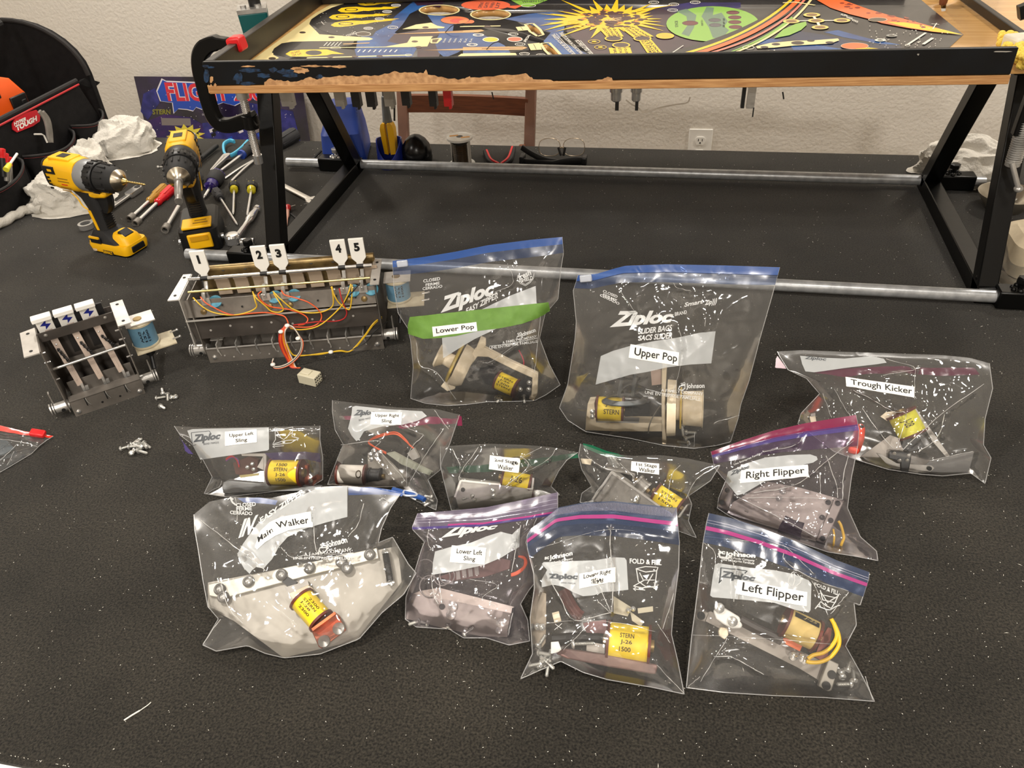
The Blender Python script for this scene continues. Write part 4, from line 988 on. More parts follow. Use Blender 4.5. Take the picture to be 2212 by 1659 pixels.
# ================================================================== black tool bag with its contents
CANVAS = mat('black_canvas', (24, 23, 24), .85, var=(17, 16, 17), vscale=60, bump=.25, bscale=500, spec=.25)
INSIDE = mat('bag_lining', (18, 17, 18), .9); PIPING = mat('red_piping', (176, 28, 34), .6); TRIM = mat('bag_binding', (34, 32, 32), .8)
BXS = -1.622
tb = thing('tool_bag', 'open black canvas tool bag with red piping and outer pockets at the left edge', 'tool bag', (-1.81, 1.68, 0))
bx0, bx1, by0, by1 = -2.02, BXS, 1.30, 2.0
MB().box(((bx0 + bx1) / 2, (by0 + by1) / 2, .006), (bx1 - bx0, by1 - by0, .012)).build('base', CANVAS, tb)
def panel(name, poly, vec, m=CANVAS, bev=.002, parent=None):
    mb = MB(); mb.prism(poly, vec); return mb.build(name, m, parent or tb, bevel=bev)
panel('side_panel', [V(BXS, by0, .01), V(BXS, by1, .01), V(BXS, by1, .03), V(BXS, 1.945, .186), V(BXS, by0, .186)], (-.012, 0, 0))
fl = []
for k in range(15):
    a = math.pi * k / 14; fl.append(V(bx0 + .2 + .2 * math.cos(a) * 1.0, by1, .19 + .145 * math.sin(a)))
panel('end_panel', [V(bx1, by1, .012)] + fl + [V(bx0, by1, .012)], (0, .016, 0))
panel('side_panel', [V(bx0, by0, .01), V(bx0, by1, .01), V(bx0, by1, .2), V(bx0, by0, .2)], (.012, 0, 0))
panel('end_panel', [V(bx0, by0, .01), V(bx1, by0, .01), V(bx1, by0, .186), V(bx0, by0, .186)], (0, .014, 0))
panel('flap', [at_x(172, 172, -1.63), at_x(208, 182, -1.63), at_x(196, 192, -1.63), at_x(165, 180, -1.63)], (.004, .02, .0))
mb = MB(); mb.tube([V(BXS + .004, by0, .181), V(BXS + .004, 1.945, .181)], .0026, 8); mb.build('red_piping', PIPING, tb, label='red piping along the rim')
mb = MB(); mb.tube([V(BXS - .004, by0, .19), V(BXS - .004, 1.95, .19)], .006, 8); mb.build('rim_binding', TRIM, tb)
mb = MB(); mb.tube([V(bx0 + .2 + .2 * math.cos(a), by1 - .004, .19 + .145 * math.sin(a)) for a in [math.pi * k / 20 for k in range(21)]], .006, 8); mb.build('rim_binding', TRIM, tb)
mb = MB(); mb.tube([V(-1.80, 1.40, .31), V(-1.80, 1.96, .335)], .011, 10); mb.build('carry_handle', RUBBER, tb)
def pocket(y0, y1, ztop, out, name='pocket'):
    def fn(u, v):
        y = y0 + (y1 - y0) * u; bul = math.sin(math.pi * u) ** .55
        z = .012 + (ztop - .014 * math.sin(math.pi * u) - .012) * v
        return V(BXS + .002 + out * bul * (.75 + .25 * v), y, z)
    mb = MB(); mb.grid(fn, 20, 10); po_ = mb.build(name, CANVAS, tb); so_ = po_.modifiers.new('thick', 'SOLIDIFY'); so_.thickness = .003
    mb = MB(); mb.tube([fn(k / 20, 1.0) for k in range(21)], .003, 8); mb.build('pocket_binding', TRIM, po_)
    mb = MB(); mb.tube([fn(k / 20, .93) + V(.0016, 0, 0) for k in range(21)], .0006, 5); mb.build('red_stitching', mat('red_thread', (110, 40, 40), .7), po_)
pocket(1.86, 1.99, .098, .035); pocket(1.66, 1.85, .092, .05); pocket(1.36, 1.64, .098, .075)
bd = [at_x(x, y, BXS + .0025) for x, y in [(25, 268), (34, 250), (76, 237), (85, 245), (84, 262), (70, 272), (35, 286), (26, 280)]]
mb = MB(); mb.prism(bd, (.003, 0, 0)); bdo = mb.build('name_badge', mat('red_badge', (200, 24, 40), .4), tb, label='red badge with white lettering')
mb = MB(); f_ = lambda x, y: at_x(x, y, BXS + .0062)
add_text(mb, 'HYPER', [V(30, 264, 0), V(57, 252, 0), V(57, 260, 0), V(31, 272, 0)], f_, bold=.04); add_text(mb, 'TOUGH', [V(33, 272, 0), V(79, 249, 0), V(80, 261, 0), V(36, 284, 0)], f_, bold=.05)
mb.build('badge_lettering', PAPER, bdo)
# things in the bag
og = thing('orange_power_tool', 'bright orange power tool sticking out of the open black tool bag', 'power tool', (-1.73, 1.70, .012))
mb = MB(fr((-1.715, 1.745, .012), (.1, 1, 0))); mb.loft([rrect(0, 0, .15, .07, .0, .01), rrect(0, 0, .15, .07, .19, .012), rrect(-.01, 0, .12, .062, .232, .012), rrect(-.02, 0, .08, .05, .245, .01)], smooth=False); mb.build('housing', ORANGE, og, bevel=.003)
mb = MB(fr((-1.715, 1.745, .012), (.1, 1, 0))); mb.box((-.02, -.034, .215), (.03, .006, .03)); mb.box((.04, -.036, .175), (.05, .008, .035)); mb.box((.052, -.038, .172), (.014, .008, .014)); mb.build('black_inset', BLACK, og, bevel=.002)
hx = thing('hex_key', 'bright L-shaped hex key hooked over the middle pocket of the tool bag', 'hex key', at_x(95, 295, -1.585))
mb = MB(); mb.tube([at_x(74, 290, -1.58), at_x(90, 290, -1.58), at_x(95, 293, -1.58), at_x(102, 308, -1.58)], .0022, 6); mb.build('key_bar', mat('bright_hex', (236, 234, 228), .35, .3), hx)
pl = thing('pliers', 'pair of dull grey plier handles standing up from the bag pocket by the badge', 'pliers', at_x(100, 300, -1.59))
for pts in ([(85, 240), (96, 255), (102, 275), (106, 308)], [(92, 242), (104, 258), (109, 280), (111, 308)]):
    strip([at_x(x, y, -1.59) for x, y in pts], .011, .006, DULLSTEEL, 'handle', pl, (1, 0, 0))
for i, (x, y) in enumerate([(3, 320), (10, 330), (18, 338)]):
    A = at_x(x, y, -1.565); B = A + V(-.004, -.025, -.06); t = thing('red_handled_driver', ['red driver cap in the front pocket of the tool bag, furthest left', 'red driver cap in the front pocket of the tool bag, middle of three', 'red driver cap in the front pocket of the tool bag, nearest the drill'][i], 'driver', B, 'drivers in the tool bag pocket')
    mb = MB(); mb.lathe(A, B - A, [(0, .004), (.002, .0085), (.014, .0085), (.016, .0075), (.022, .0075)], 14); mb.build('cap', RED, t)
    mb = MB(); mb.lathe(A, B - A, [(.022, .0068), (.065, .006)], 14); mb.build('barrel', DULLSTEEL if i else BLACK, t)
t = thing('yellow_tipped_driver', 'thin white driver with yellow collar leaning in the front bag pocket', 'driver', at_x(12, 372, -1.545))
A, B = at_x(37, 332, -1.55), at_x(14, 365, -1.54)
mb = MB(); mb.cyl(A, A.lerp(B, .7), .003, seg=10); mb.build('shaft', WHITE, t); mb = MB(); mb.cyl(A.lerp(B, .7), A.lerp(B, 1.05), .0055, .007, seg=12); mb.build('collar', mat('yellow_collar', (236, 224, 60), .4), t)

# ================================================================== cordless drills
GEARGREY = mat('grey_gearbox', (140, 142, 144), .4, .2); NOSE = mat('chuck_nose', (200, 190, 172), .25, 1.0); GOLD = mat('gold_drill_bit', (226, 200, 130), .3, 1.0)
def sec_x(x, w, h, zc, r=.012, n=4):
    """rounded rectangle in the yz plane"""
    return [V(x, p.x, zc + p.y) for p in rrect(0, 0, w, h, 0, min(r, w / 2.05, h / 2.05), n)]
def sec_z(z, x, w, d, r=.012): return [V(x + p.x, p.y, z) for p in rrect(0, 0, w, d, 0, min(r, w / 2.05, d / 2.05))]
def drill(label, o, head, k, big=False):
    F = fr(o, (math.cos(math.radians(head)), math.sin(math.radians(head)), 0)) @ Matrix.Scale(k, 4)
    t = thing('cordless_drill', label, 'drill', o, 'yellow and black cordless drills')
    za = .173
    mb = MB(F); mb.loft([sec_x(-.098, .040, .048, za, .014), sec_x(-.092, .052, .060, za, .016), sec_x(-.06, .058, .068, za, .018), sec_x(-.015, .060, .070, za, .02), sec_x(.0, .058, .066, za, .022)])
    body = mb.build('motor_housing', YELLOW, t)
    mb = MB(F); mb.box((-.045, 0, za + .0345), (.062, .034, .006)); mb.build('top_ridge', YELLOW, body, bevel=.002)
    mb = MB(F); mb.box((-.045, 0, za + .0368), (.024, .018, .003)); mb.build('top_vent', INK, body)
    mb = MB(F); mb.loft([sec_x(-.101, .034, .05, za, .012), sec_x(-.093, .0535, .062, za, .016), sec_x(-.088, .0545, .0635, za, .016)]); mb.build('rear_cap', BLACK, t)
    mb = MB(F)
    for s in (-1, 1):
        for j in range(4): mb.box((-.082, s * .0285, za - .012 - .008 * j + .008), (.008, .002, .0035))
        mb.box((-.068, s * .0292, za + .014), (.03, .0025, .016))
    mb.build('side_vent', INK, body)
    mb = MB(F)
    for s in (-1, 1): mb.box((-.066, s * .0300, za + .014), (.012, .0022, .005))
    mb.build('yellow_mark', YELLOW, body)
    mb = MB(F)
    for s in (-1, 1):
        R_ = Matrix.Identity(3)
        for j, (w, mm) in enumerate([(.030, 0), (.034, 0), (.018, 1), (.030, 0), (.026, 0)]): mb.box((-.036, s * .0297, za - .002 - .0065 * j), (w, .0004, .0022), mm)
    mb.build('rating_text', [mat('rating_text_ink', (150, 110, 20), .6), RED], body)
    mb = MB(F); mb.lathe((0, 0, za), (1, 0, 0), [(-.002, .032), (.004, .034), (.024, .033), (.028, .031)], 32); mb.build('gearbox', BLACK if big else GEARGREY, t)
    mb = MB(F); prof = [(.026, .030), (.028, .033), (.046, .033), (.049, .031)]; mb.lathe((0, 0, za), (1, 0, 0), prof, 36)
    for j in range(18):
        a = j * 2 * math.pi / 18; mb.box((.037, .033 * math.cos(a), za + .033 * math.sin(a)), (.016, .004, .004), 0, Matrix.Rotation(a, 3, 'X'))
    mb.build('clutch_ring', BLACK, t)
    mb = MB(F); mb.lathe((0, 0, za), (1, 0, 0), [(.049, .026), (.051, .029), (.062, .029), (.080, .027), (.094, .0235), (.096, .022)], 32)
    for j in range(14):
        a = j * 2 * math.pi / 14; mb.box((.066, .0288 * math.cos(a), za + .0288 * math.sin(a)), (.022, .003, .003), 0, Matrix.Rotation(a, 3, 'X'))
    mb.build('chuck', RUBBER, t)
    mb = MB(F); mb.lathe((0, 0, za), (1, 0, 0), [(.094, .0225), (.097, .0222), (.104, .015), (.109, .009), (.110, .006)], 28); mb.build('chuck_nose', NOSE, t)
    mb = MB(F)
    if big:
        dd = V(.9, .05, -.65).normalized(); b0 = V(.108, 0, za)
        mb.lathe(b0, (1, 0, -.25), [(0, .0085), (.006, .0085), (.007, .006), (.014, .006), (.015, .008), (.048, .0078), (.05, .0065), (.058, .0062), (.064, .0078), (.068, .0078)], 16)
        mb.build('nut_driver_bit', DULLSTEEL, t, label='steel nut driver bit in the chuck')
    else:
        mb.lathe((.108, 0, za), (1, 0, 0), [(0, .0068), (.006, .006), (.012, .0035)], 14)
        pr = []
        for j in range(22): pr.append((.012 + .0022 * j, .0018 if j % 3 else .0024))
        pr.append((.062, .0004)); mb.lathe((.108, 0, za), (1, 0, 0), pr, 10); mb.build('drill_bit', GOLD, t, label='gold twist bit in the chuck')
    # trigger guard and trigger
    mb = MB(F); mb.loft([sec_x(-.012, .036, .014, .137, .006), sec_x(.02, .036, .016, .136, .006), sec_x(.05, .034, .014, .139, .006), sec_x(.058, .026, .008, .141, .003)]); mb.build('nose_shroud', YELLOW, t)
    mb = MB(F); mb.loft([[V(x + .026, y, z) for x, y in ((-.008, -.009), (.012 + dx, -.009), (.016 + dx, 0), (.012 + dx, .009), (-.008, .009))] for z, dx in ((.134, .012), (.118, .010), (.100, .002), (.092, -.006))]); mb.build('trigger', BLACK, t)
    mb = MB(F); mb.loft([sec_z(.140, -.012, .060, .040, .014), sec_z(.126, -.004, .046, .038, .014), sec_z(.10, .002, .040, .036, .014), sec_z(.07, .002, .038, .036, .015), sec_z(.048, .0, .042, .038, .014)]); hd = mb.build('handle', RUBBER, t)
    mb = MB(F)
    for j in range(9): mb.box((.021, 0, .058 + .005 * j), (.004, .024, .0018))
    mb.build('grip_rib', BLACK, hd)
    mb = MB(F)
    for s in (-1, 1):
        mb.tube([V(-.040, s * .0205, .138), V(-.026, s * .0203, .124), V(-.020, s * .0198, .108), V(-.008, s * .0192, .100)], .0016, 6, 0, 4)
        if not big: mb.box((-.005, s * .0186, .075), (.008, .0012, .046), 0, Matrix.Rotation(-.12, 3, 'Y'))
    mb.build('yellow_stripe', YELLOW, hd)
    mb = MB(F); mb.loft([sec_z(.052, 0, .045, .042), sec_z(.042, .006, .064, .056), sec_z(.030, .012, .085, .064), sec_z(.026, .014, .090, .066)]); mb.build('handle_foot', RUBBER, t)
    if big:
        mb = MB(F); mb.loft([sec_z(.001, .02, .120, .078, .01), sec_z(.006, .02, .124, .082, .01), sec_z(.05, .02, .122, .08, .012), sec_z(.056, .018, .108, .07, .012)]); bt = mb.build('battery', BLACK, t)
        mb = MB(F); mb.box((.083, 0, .028), (.006, .048, .034)); mb.build('battery_latch', YELLOW, bt, bevel=.003)
        mb = MB(F); mb.box((.0868, 0, .036), (.003, .036, .010)); mb.build('latch_recess', mat('latch_shade', (206, 150, 10), .5), bt)
        mb = MB(F); mb.box((.060, 0, .0585), (.045, .060, .006)); mb.build('yellow_plate', YELLOW, bt, bevel=.002)
        mb = MB(F)
        for j in range(2): mb.box((.066 - .012 * j, .008, .0618), (.005, .03 - .006 * j, .0004))
        mb.build('plate_text', mat('plate_text_ink', (150, 110, 30), .6), bt)
        mb = MB(F)
        for s in (-1, 1): mb.cyl((.06, s * .040, .022), (.06, s * .046, .022), .006, seg=12)
        mb.build('side_screw', CHROME, bt)
    else:
        mb = MB(F); mb.loft([sec_z(.006, .022, .112, .066, .012), sec_z(.020, .022, .116, .070, .012), sec_z(.028, .022, .112, .066, .012)]); bt = mb.build('battery', YELLOW, t)
        mb = MB(F); mb.loft([sec_z(.0005, .022, .104, .060, .01), sec_z(.007, .022, .110, .064, .012)]); mb.build('battery_base', BLACK, bt)
        mb = MB(F); mb.loft([sec_z(.026, .052, .052, .052, .012), sec_z(.040, .050, .044, .046, .012), sec_z(.048, .046, .028, .036, .01)]); mb.build('battery_hump', YELLOW, bt)
        mb = MB(F); mb.box((.056, 0, .0455), (.022, .026, .008), 0, Matrix.Rotation(.45, 3, 'Y')); mb.build('hump_window', INK, bt, bevel=.002)
        mb = MB(F); mb.box((.0795, 0, .016), (.004, .036, .014)); mb.build('latch_button', BLACK, bt, bevel=.002)
        mb = MB(F); mb.box((-.004, -.034, .034), (.03, .004, .012)); mb.box((.022, -.0345, .009), (.03, .002, .009)); mb.build('side_badge', BLACK, bt, bevel=.001)
        mb = MB(F); mb.box((-.004, -.0362, .042), (.028, .004, .004)); mb.build('yellow_clip', YELLOW, bt)
        mb = MB(F); add_text(mb, 'DEWALT', [V(.008, -.0358, .013), V(.036, -.0358, .013), V(.036, -.0358, .006), V(.008, -.0358, .006)], None, bold=.04); mb.build('battery_lettering', YELLOW, bt)
        mb = MB(F); add_text(mb, '12V', [V(-.022, -.0352, .013), V(-.010, -.0352, .013), V(-.010, -.0352, .007), V(-.022, -.0352, .007)], None, bold=.02); mb.build('battery_lettering', PAPER, bt)
    return t
drill('compact yellow and black cordless drill standing with thin gold bit pointing right', (-1.220, 1.388, 0), -13, .99)
drill('larger yellow and black cordless drill standing nose forward with nut driver bit', (-1.035, 1.462, 0), -64, 1.03, True)

# ================================================================== hand tools scattered round the left stand leg
def axis_tool(A, B):
    A = Vector(A); B = Vector(B); return A, B, (B - A).normalized(), (B - A).length
AMBER = mat('clear_amber_handle', (196, 150, 60), .15, alpha=.75); CLRED = mat('red_acetate', (216, 28, 38), .15); PURPLE = mat('purple_acetate', (44, 30, 110), .12, coat=.5); YCLR = mat('clear_yellow_acetate', (206, 190, 40), .15, coat=.4)
def driver(label, a, b, hlen, hr, hm, z=.011, grp='screwdrivers and nut drivers', collar=None, tip='blade', sr=.0033, hex_=6, grip=None, cat='screwdriver', name='screwdriver'):
    """a = butt of the handle, b = tip, both pixels on the table"""
    A, B, d, L = axis_tool(at(a[0], a[1], z), at(b[0], b[1], .005))
    t = thing(name, label, cat, ((A + B) / 2).to_2d().to_3d(), grp)
    prof = [(0, hr * .6), (.004, hr * .95), (hlen * .3, hr), (hlen * .62, hr * .9), (hlen * .8, hr * .72), (hlen * .93, hr * .85), (hlen, hr * .6)]
    mb = MB(); mb.lathe(A, d, prof, 24)
    for k in range(hex_):
        a_ = 2 * math.pi * k / hex_; e1 = d.cross(V(0, 0, 1)).normalized(); e2 = d.cross(e1); o = e1 * math.cos(a_) + e2 * math.sin(a_)
        mb.bar(A + o * hr * .86 + d * hlen * .06, A + o * hr * .84 + d * hlen * .6, hr * .3, hr * .3)
    h = mb.build('handle', hm, t)
    if grip:
        mb = MB(); mb.lathe(A, d, [(hlen * .12, hr * 1.02), (hlen * .16, hr * 1.12), (hlen * .6, hr * 1.1), (hlen * .66, hr * .95)], 10); mb.build('rubber_grip', grip, h)
    if collar:
        mb = MB(); mb.lathe(A, d, [(hlen * .9, hr * .8), (hlen * 1.04, hr * .75)], 16); mb.build('collar', collar, h)
    mb = MB(); mb.cyl(A + d * hlen * .98, B - d * (.02 if tip == 'socket' else .008), sr, seg=14); sh = mb.build('shaft', CHROME, t)
    mb = MB()
    if tip == 'socket': mb.lathe(B, -d, [(0.004, sr * 1.0), (0, sr * 1.25), (0, sr * 1.9), (.018, sr * 1.9), (.022, sr)], 18, caps=False)
    else: mb.lathe(B, -d, [(0, .0006), (.009, sr)], 10)
    mb.build('tip', DULLSTEEL if tip == 'socket' else STEEL, t)
    return t
driver('nut driver with clear amber handle lying parallel to the red one', (357, 402), (279, 474), .085, .0105, AMBER, tip='socket', sr=.0046)
driver('nut driver with red handle lying beside the amber one', (374, 405), (292, 484), .085, .0115, CLRED, tip='socket', sr=.0046, z=.012)
A, B, d, L = axis_tool(at(385, 447, .012), at(356, 497, .009))
t = thing('nut_setter', 'loose chrome nut setter lying below the larger drill nose', 'nut setter', at(370, 470, 0))
mb = MB(); mb.cyl(A, B - d * .02, .0052, seg=16); mb.build('shank', CHROME, t); mb = MB(); mb.lathe(B - d * .024, d, [(0, .0052), (.004, .009), (.024, .009), (.024, .006), (.016, .0055)], 18, caps=False); mb.build('socket_end', DULLSTEEL, t)
# ratcheting wrench
a, b = at(298, 408, .008), at(186, 487, .008)
t = thing('ratchet_wrench', 'long chrome ratcheting wrench lying behind the compact drill handle', 'wrench', a.lerp(b, .5).to_2d().to_3d())
strip([a.lerp(b, .16), a.lerp(b, .5), a.lerp(b, .93)], .012, .007, CHROME, 'shank', t, sm=0)
def ring(c, r0, r1, h): return MB().lathe(Vector(c) - V(0, 0, h / 2), (0, 0, 1), [(0, r1), (0, r0), (h, r0), (h, r1), (0, r1)], 28, caps=False, smooth=False)
ring(b, .017, .0115, .012).build('ring_end', CHROME, t)
hd_ = a.lerp(b, .08); mb = MB(fr(hd_, b - a)); mb.loft([rrect(0, 0, .05, .021, -.006, .006), rrect(0, 0, .052, .023, 0, .006), rrect(0, 0, .05, .021, .006, .006)]); mb.build('flex_head', CHROME, t)
mb = MB(); mb.cyl(a + V(0, 0, .0055), a + V(0, 0, .0068), .008, seg=6); mb.build('drive_hole', INK, t)
# pliers
def pliers(name, label, piv, jaw, tips, hm, hw=.012, inlay=None, z=.012):
    p = at(*piv, z); t = thing(name, label, 'pliers', V(p.x, p.y, 0), 'pliers behind the drills')
    j = at(*jaw, z * .7)
    for k, path in enumerate(tips):
        pts = [p] + [at(x, y, z) for x, y in path]; h = strip(pts, hw, .010, hm[k], 'grip', t)
        if inlay: strip([q + V(0, 0, .003) for q in pts[1:]], hw * .55, .008, inlay, 'inlay', h)
    d = (j - p).normalized(); s = d.cross(V(0, 0, 1))
    mb = MB(); mb.cyl(p - V(0, 0, .006), p + V(0, 0, .006), .010, seg=16); mb.build('joint', CHROME, t)
    for q in (-1, 1):
        mb = MB(); mb.prism([p + s * q * .001, p + s * q * .010, j + s * q * .004 - d * .004, j + s * q * .0008], (0, 0, .006)); mb.build('jaw', CHROME, t)
    return t
pliers('slip_joint_pliers', 'slip joint pliers with one blue and one black grip just right of the larger drill', (424, 352), (408, 368), [[(422, 340), (426, 326), (424, 322)], [(440, 338), (462, 320), (468, 315)]], [BLUE, RUBBER])
pliers('needle_nose_pliers', 'needle nose pliers with light blue grips', (490, 338), (457, 372), [[(484, 328), (484, 312), (496, 304), (506, 306)], [(505, 333), (522, 320), (536, 305)]], [SKYBLUE, SKYBLUE], .007)
driver('screwdriver with fat grey grip and blue collar behind the clamp screw', (556, 308), (474, 371), .075, .0165, GRIP, z=.017, collar=BLUE, sr=.0036)
a, b, c_ = at(553, 343, .006), at(485, 386, .003), at(500, 391, .003)
t = thing('chrome_tweezers', 'long chrome tweezers lying below the clamp screw', 'tweezers', at(520, 368, 0))
for q in (b, c_): strip([a, a.lerp(q, .5) + V(0, 0, .002), q], .006, .004, CHROME, 'arm', t)
mb = MB(); mb.ball(a, (.007, .007, .005), 12, 8); mb.build('rivet', CHROME, t)
driver('big grey gripped driver half hidden behind the left stand leg with purple neck', (640, 288), (548, 345), .115, .020, GRIP, z=.021, collar=PURPLE, sr=.005)
driver('thick dark gripped driver right beside the larger drill handle', (424, 380), (428, 425), .05, .017, GRIP, z=.018, sr=.004)
driver('thick grey gripped driver with purple clear end between two drivers', (472, 375), (440, 428), .072, .0185, PURPLE, z=.019, grip=GRIP, sr=.004, hex_=8)
driver('slim dark grey screwdriver pointing toward the chrome ratchet', (466, 412), (513, 486), .05, .0115, GRIP, z=.012, sr=.003)
driver('stubby screwdriver with black grip and clear yellow neck nearer the drill', (506, 398), (504, 463), .038, .0115, YCLR, z=.013, grip=BLACK, sr=.0032)
driver('stubby screwdriver with black grip and clear yellow neck nearer the stand leg', (545, 398), (534, 466), .038, .0125, YCLR, z=.014, grip=BLACK, sr=.0034)
# ratchet handle with socket
a, b = at(557, 448, .009), at(510, 514, .016)
t = thing('socket_ratchet', 'chrome socket ratchet lying with its round head near the white number one flag', 'ratchet', at(530, 490, 0))
A, B, d, L = axis_tool(a, b); mb = MB(); mb.lathe(A, d, [(0, .005), (.003, .008), (.012, .008), (.014, .006), (.05, .0095), (.075, .0088), (.082, .006), (.11, .0055), (L, .007)], 18); mb.build('handle', CHROME, t)
mb = MB(); mb.lathe(at(506, 527, .002), (0, 0, 1), [(0, .013), (.004, .017), (.020, .017), (.024, .014), (.025, .008)], 28); mb.build('head', CHROME, t)
a, b = at(520, 524, .009), at(549, 522, .009); A, B, d, L = axis_tool(a, b)
t = thing('chrome_socket', 'short chrome socket lying against the ratchet head', 'socket', V(A.x, A.y, 0)); mb = MB(); mb.lathe(A, d, [(0, .0085), (.003, .0095), (.012, .0095), (.014, .0085), (L, .0085), (L, .006), (L * .6, .0055)], 20, caps=False); mb.build('socket_body', CHROME, t)
# adjustable wrench
a, b = at(610, 400, .005), at(672, 432, .006)
t = thing('adjustable_wrench', 'silver adjustable wrench with open jaw just right of the left stand leg', 'wrench', at(640, 420, 0))
SATIN = mat('satin_steel', (206, 202, 194), .4, .7)
strip([a, a.lerp(b, .5), b], .014, .006, SATIN, 'handle', t, sm=0)
d = (b - a).normalized(); s = V(d.y, -d.x, 0); F_ = fr(b, d)
mb = MB(F_); mb.prism([(-.012, -.010, -.004), (-.004, .013, -.004), (.012, .015, -.004), (.026, .008, -.004), (.028, .002, -.004), (.012, .004, -.004), (.004, -.002, -.004), (.002, -.014, -.004)], (0, 0, .009)); mb.build('fixed_jaw', SATIN, t, bevel=.001)
mb = MB(F_); mb.prism([(.003, -.016, -.004), (.005, -.004, -.004), (.022, -.008, -.004), (.026, -.014, -.004), (.012, -.018, -.004)], (0, 0, .009)); mb.build('sliding_jaw', SATIN, t, bevel=.001)
# small test pick and black key
a, b = at(622, 447, .008), at(620, 487, .003); A, B, d, L = axis_tool(a, b)
t = thing('test_pick', 'small pick with red head and clear body just right of the left stand leg', 'pick', at(622, 465, 0))
mb = MB(); mb.lathe(A, d, [(-.004, .004), (0, .0075), (.008, .0075), (.012, .005), (.018, .004)], 16); mb.build('head', RED, t)
mb = MB(); mb.lathe(A, d, [(.018, .004), (.045, .0045), (.055, .002), (L, .0012)], 12); mb.build('body', mat('clear_pink_body', (214, 160, 140), .2), t)
mb = MB(); mb.cyl(A + d * .004, at(638, 444, .008), .0022, seg=10); mb.build('side_pin', CHROME, t)
mb = MB(); mb.tube([at(629, 462, .003), at(648, 478, .003)], .0026, 6); tag(mb.build('hex_stub', BWIRE), 'short black hex key stub lying beside the red pick', 'hex key')

# ================================================================== screws
def screw_mesh(L=.013, hr=.0042):
    mb = MB(); mb.lathe((0, 0, 0), (1, 0, 0), [(-.003, .0001), (-.0028, hr * .55), (-.0012, hr * .95), (0, hr), (.0006, hr), (.0006, .0021)], 14)
    n = int(L / .0011); pr = []
    for k in range(n): pr += [(.0006 + L * (k + .25) / n, .0023), (.0006 + L * (k + .75) / n, .00165)]
    pr.append((L + .001, .0008)); mb.lathe((0, 0, 0), (1, 0, 0), pr, 10)
    mb.box((-.0029, 0, 0), (.0006, hr * 1.1, .0008), 1)
    return mb
_SP = {}
def screw(loc, yaw, pitch, label, grp, L=.013, hr=.0042, cat='screw'):
    key = (L, hr)
    if key not in _SP:
        o = screw_mesh(L, hr).build('screw', [SCREWM, INK], None, loc=(0, 0, 0)); _SP[key] = o
    else:
        o = _SP[key].copy(); COL.objects.link(o)
    o.location = loc; o.rotation_euler = (0, pitch, yaw)
    tag(o, label, cat, grp); return o
for i, (x, y, yaw, p) in enumerate([(339, 860, .4, 0), (352, 850, 2.2, -.1), (362, 852, 5.2, .25), (370, 858, 1.0, .9), (379, 857, 2.6, .8), (347, 877, -.5, -.1)]):
    screw(at(x, y, .0045), yaw, p, 'loose silver screw in the small heap beside the three-target bank' if i < 5 else 'single silver screw lying just below the small heap of screws', 'screws beside the three-target bank' if i < 5 else 'stray screw')
for i, (x, y, yaw, p) in enumerate([(262, 969, .55, -.05), (279, 965, .3, 0), (285, 959, .7, -.2), (292, 962, .2, .1), (296, 955, 2.0, .5), (301, 951, -.9, .2), (311, 957, -.45, .1), (306, 966, 2.9, 0), (316, 965, 3.4, .1), (290, 973, .9, .2), (284, 978, 2.2, .6), (300, 974, -.2, 0)]):
    screw(at(x, y, .0045 + (.004 if i % 3 == 1 else 0)), yaw, p, 'loose silver screw in the heap in front of the three-target bank', 'screws heaped in front of the target bank', .016)
screw(at(341, 361, .004), 1.2, .3, 'single small screw on the carpet beside the larger drill clutch ring', 'stray screw')

# ================================================================== right end: parts bowl, foam in a clear bag, red flipper bat
bw = at(2166, 452, 0)
t = thing('parts_bowl', 'round steel parts bowl behind the right front stand leg', 'bowl', V(bw.x, bw.y, 0))
mb = MB(); mb.lathe(V(bw.x, bw.y, 0), (0, .0, 1), [(.0, .0001), (.001, .034), (.004, .037), (.034, .057), (.038, .058), (.036, .055), (.007, .034), (.006, .0001)], 40, caps=False); mb.build('bowl_shell', mat('satin_bowl', (196, 190, 176), .3, .9), t)
for i in range(16):
    a = RNG.uniform(0, 6.28); r_ = RNG.uniform(0, .026)
    screw(V(bw.x + r_ * math.cos(a), bw.y + r_ * math.sin(a), .011 + RNG.uniform(0, .006)), RNG.uniform(0, 6), RNG.uniform(-.4, .4), 'silver screw piled inside the round steel parts bowl', 'screws in the parts bowl', .010)
FOAM = mat('beige_foam', (206, 192, 164), .85, var=(190, 176, 150), vscale=40)
fb = at(2205, 605, 0); mb = MB(); mb.loft([rrect(fb.x + .03, fb.y + .06, .10, .13, .002, .03), rrect(fb.x + .03, fb.y + .06, .11, .14, .03, .035), rrect(fb.x + .03, fb.y + .06, .10, .13, .06, .035), rrect(fb.x + .03, fb.y + .06, .07, .10, .072, .03)]); tag(mb.build('foam_block', FOAM), 'rounded beige foam block at the right edge behind the stand leg', 'foam block')

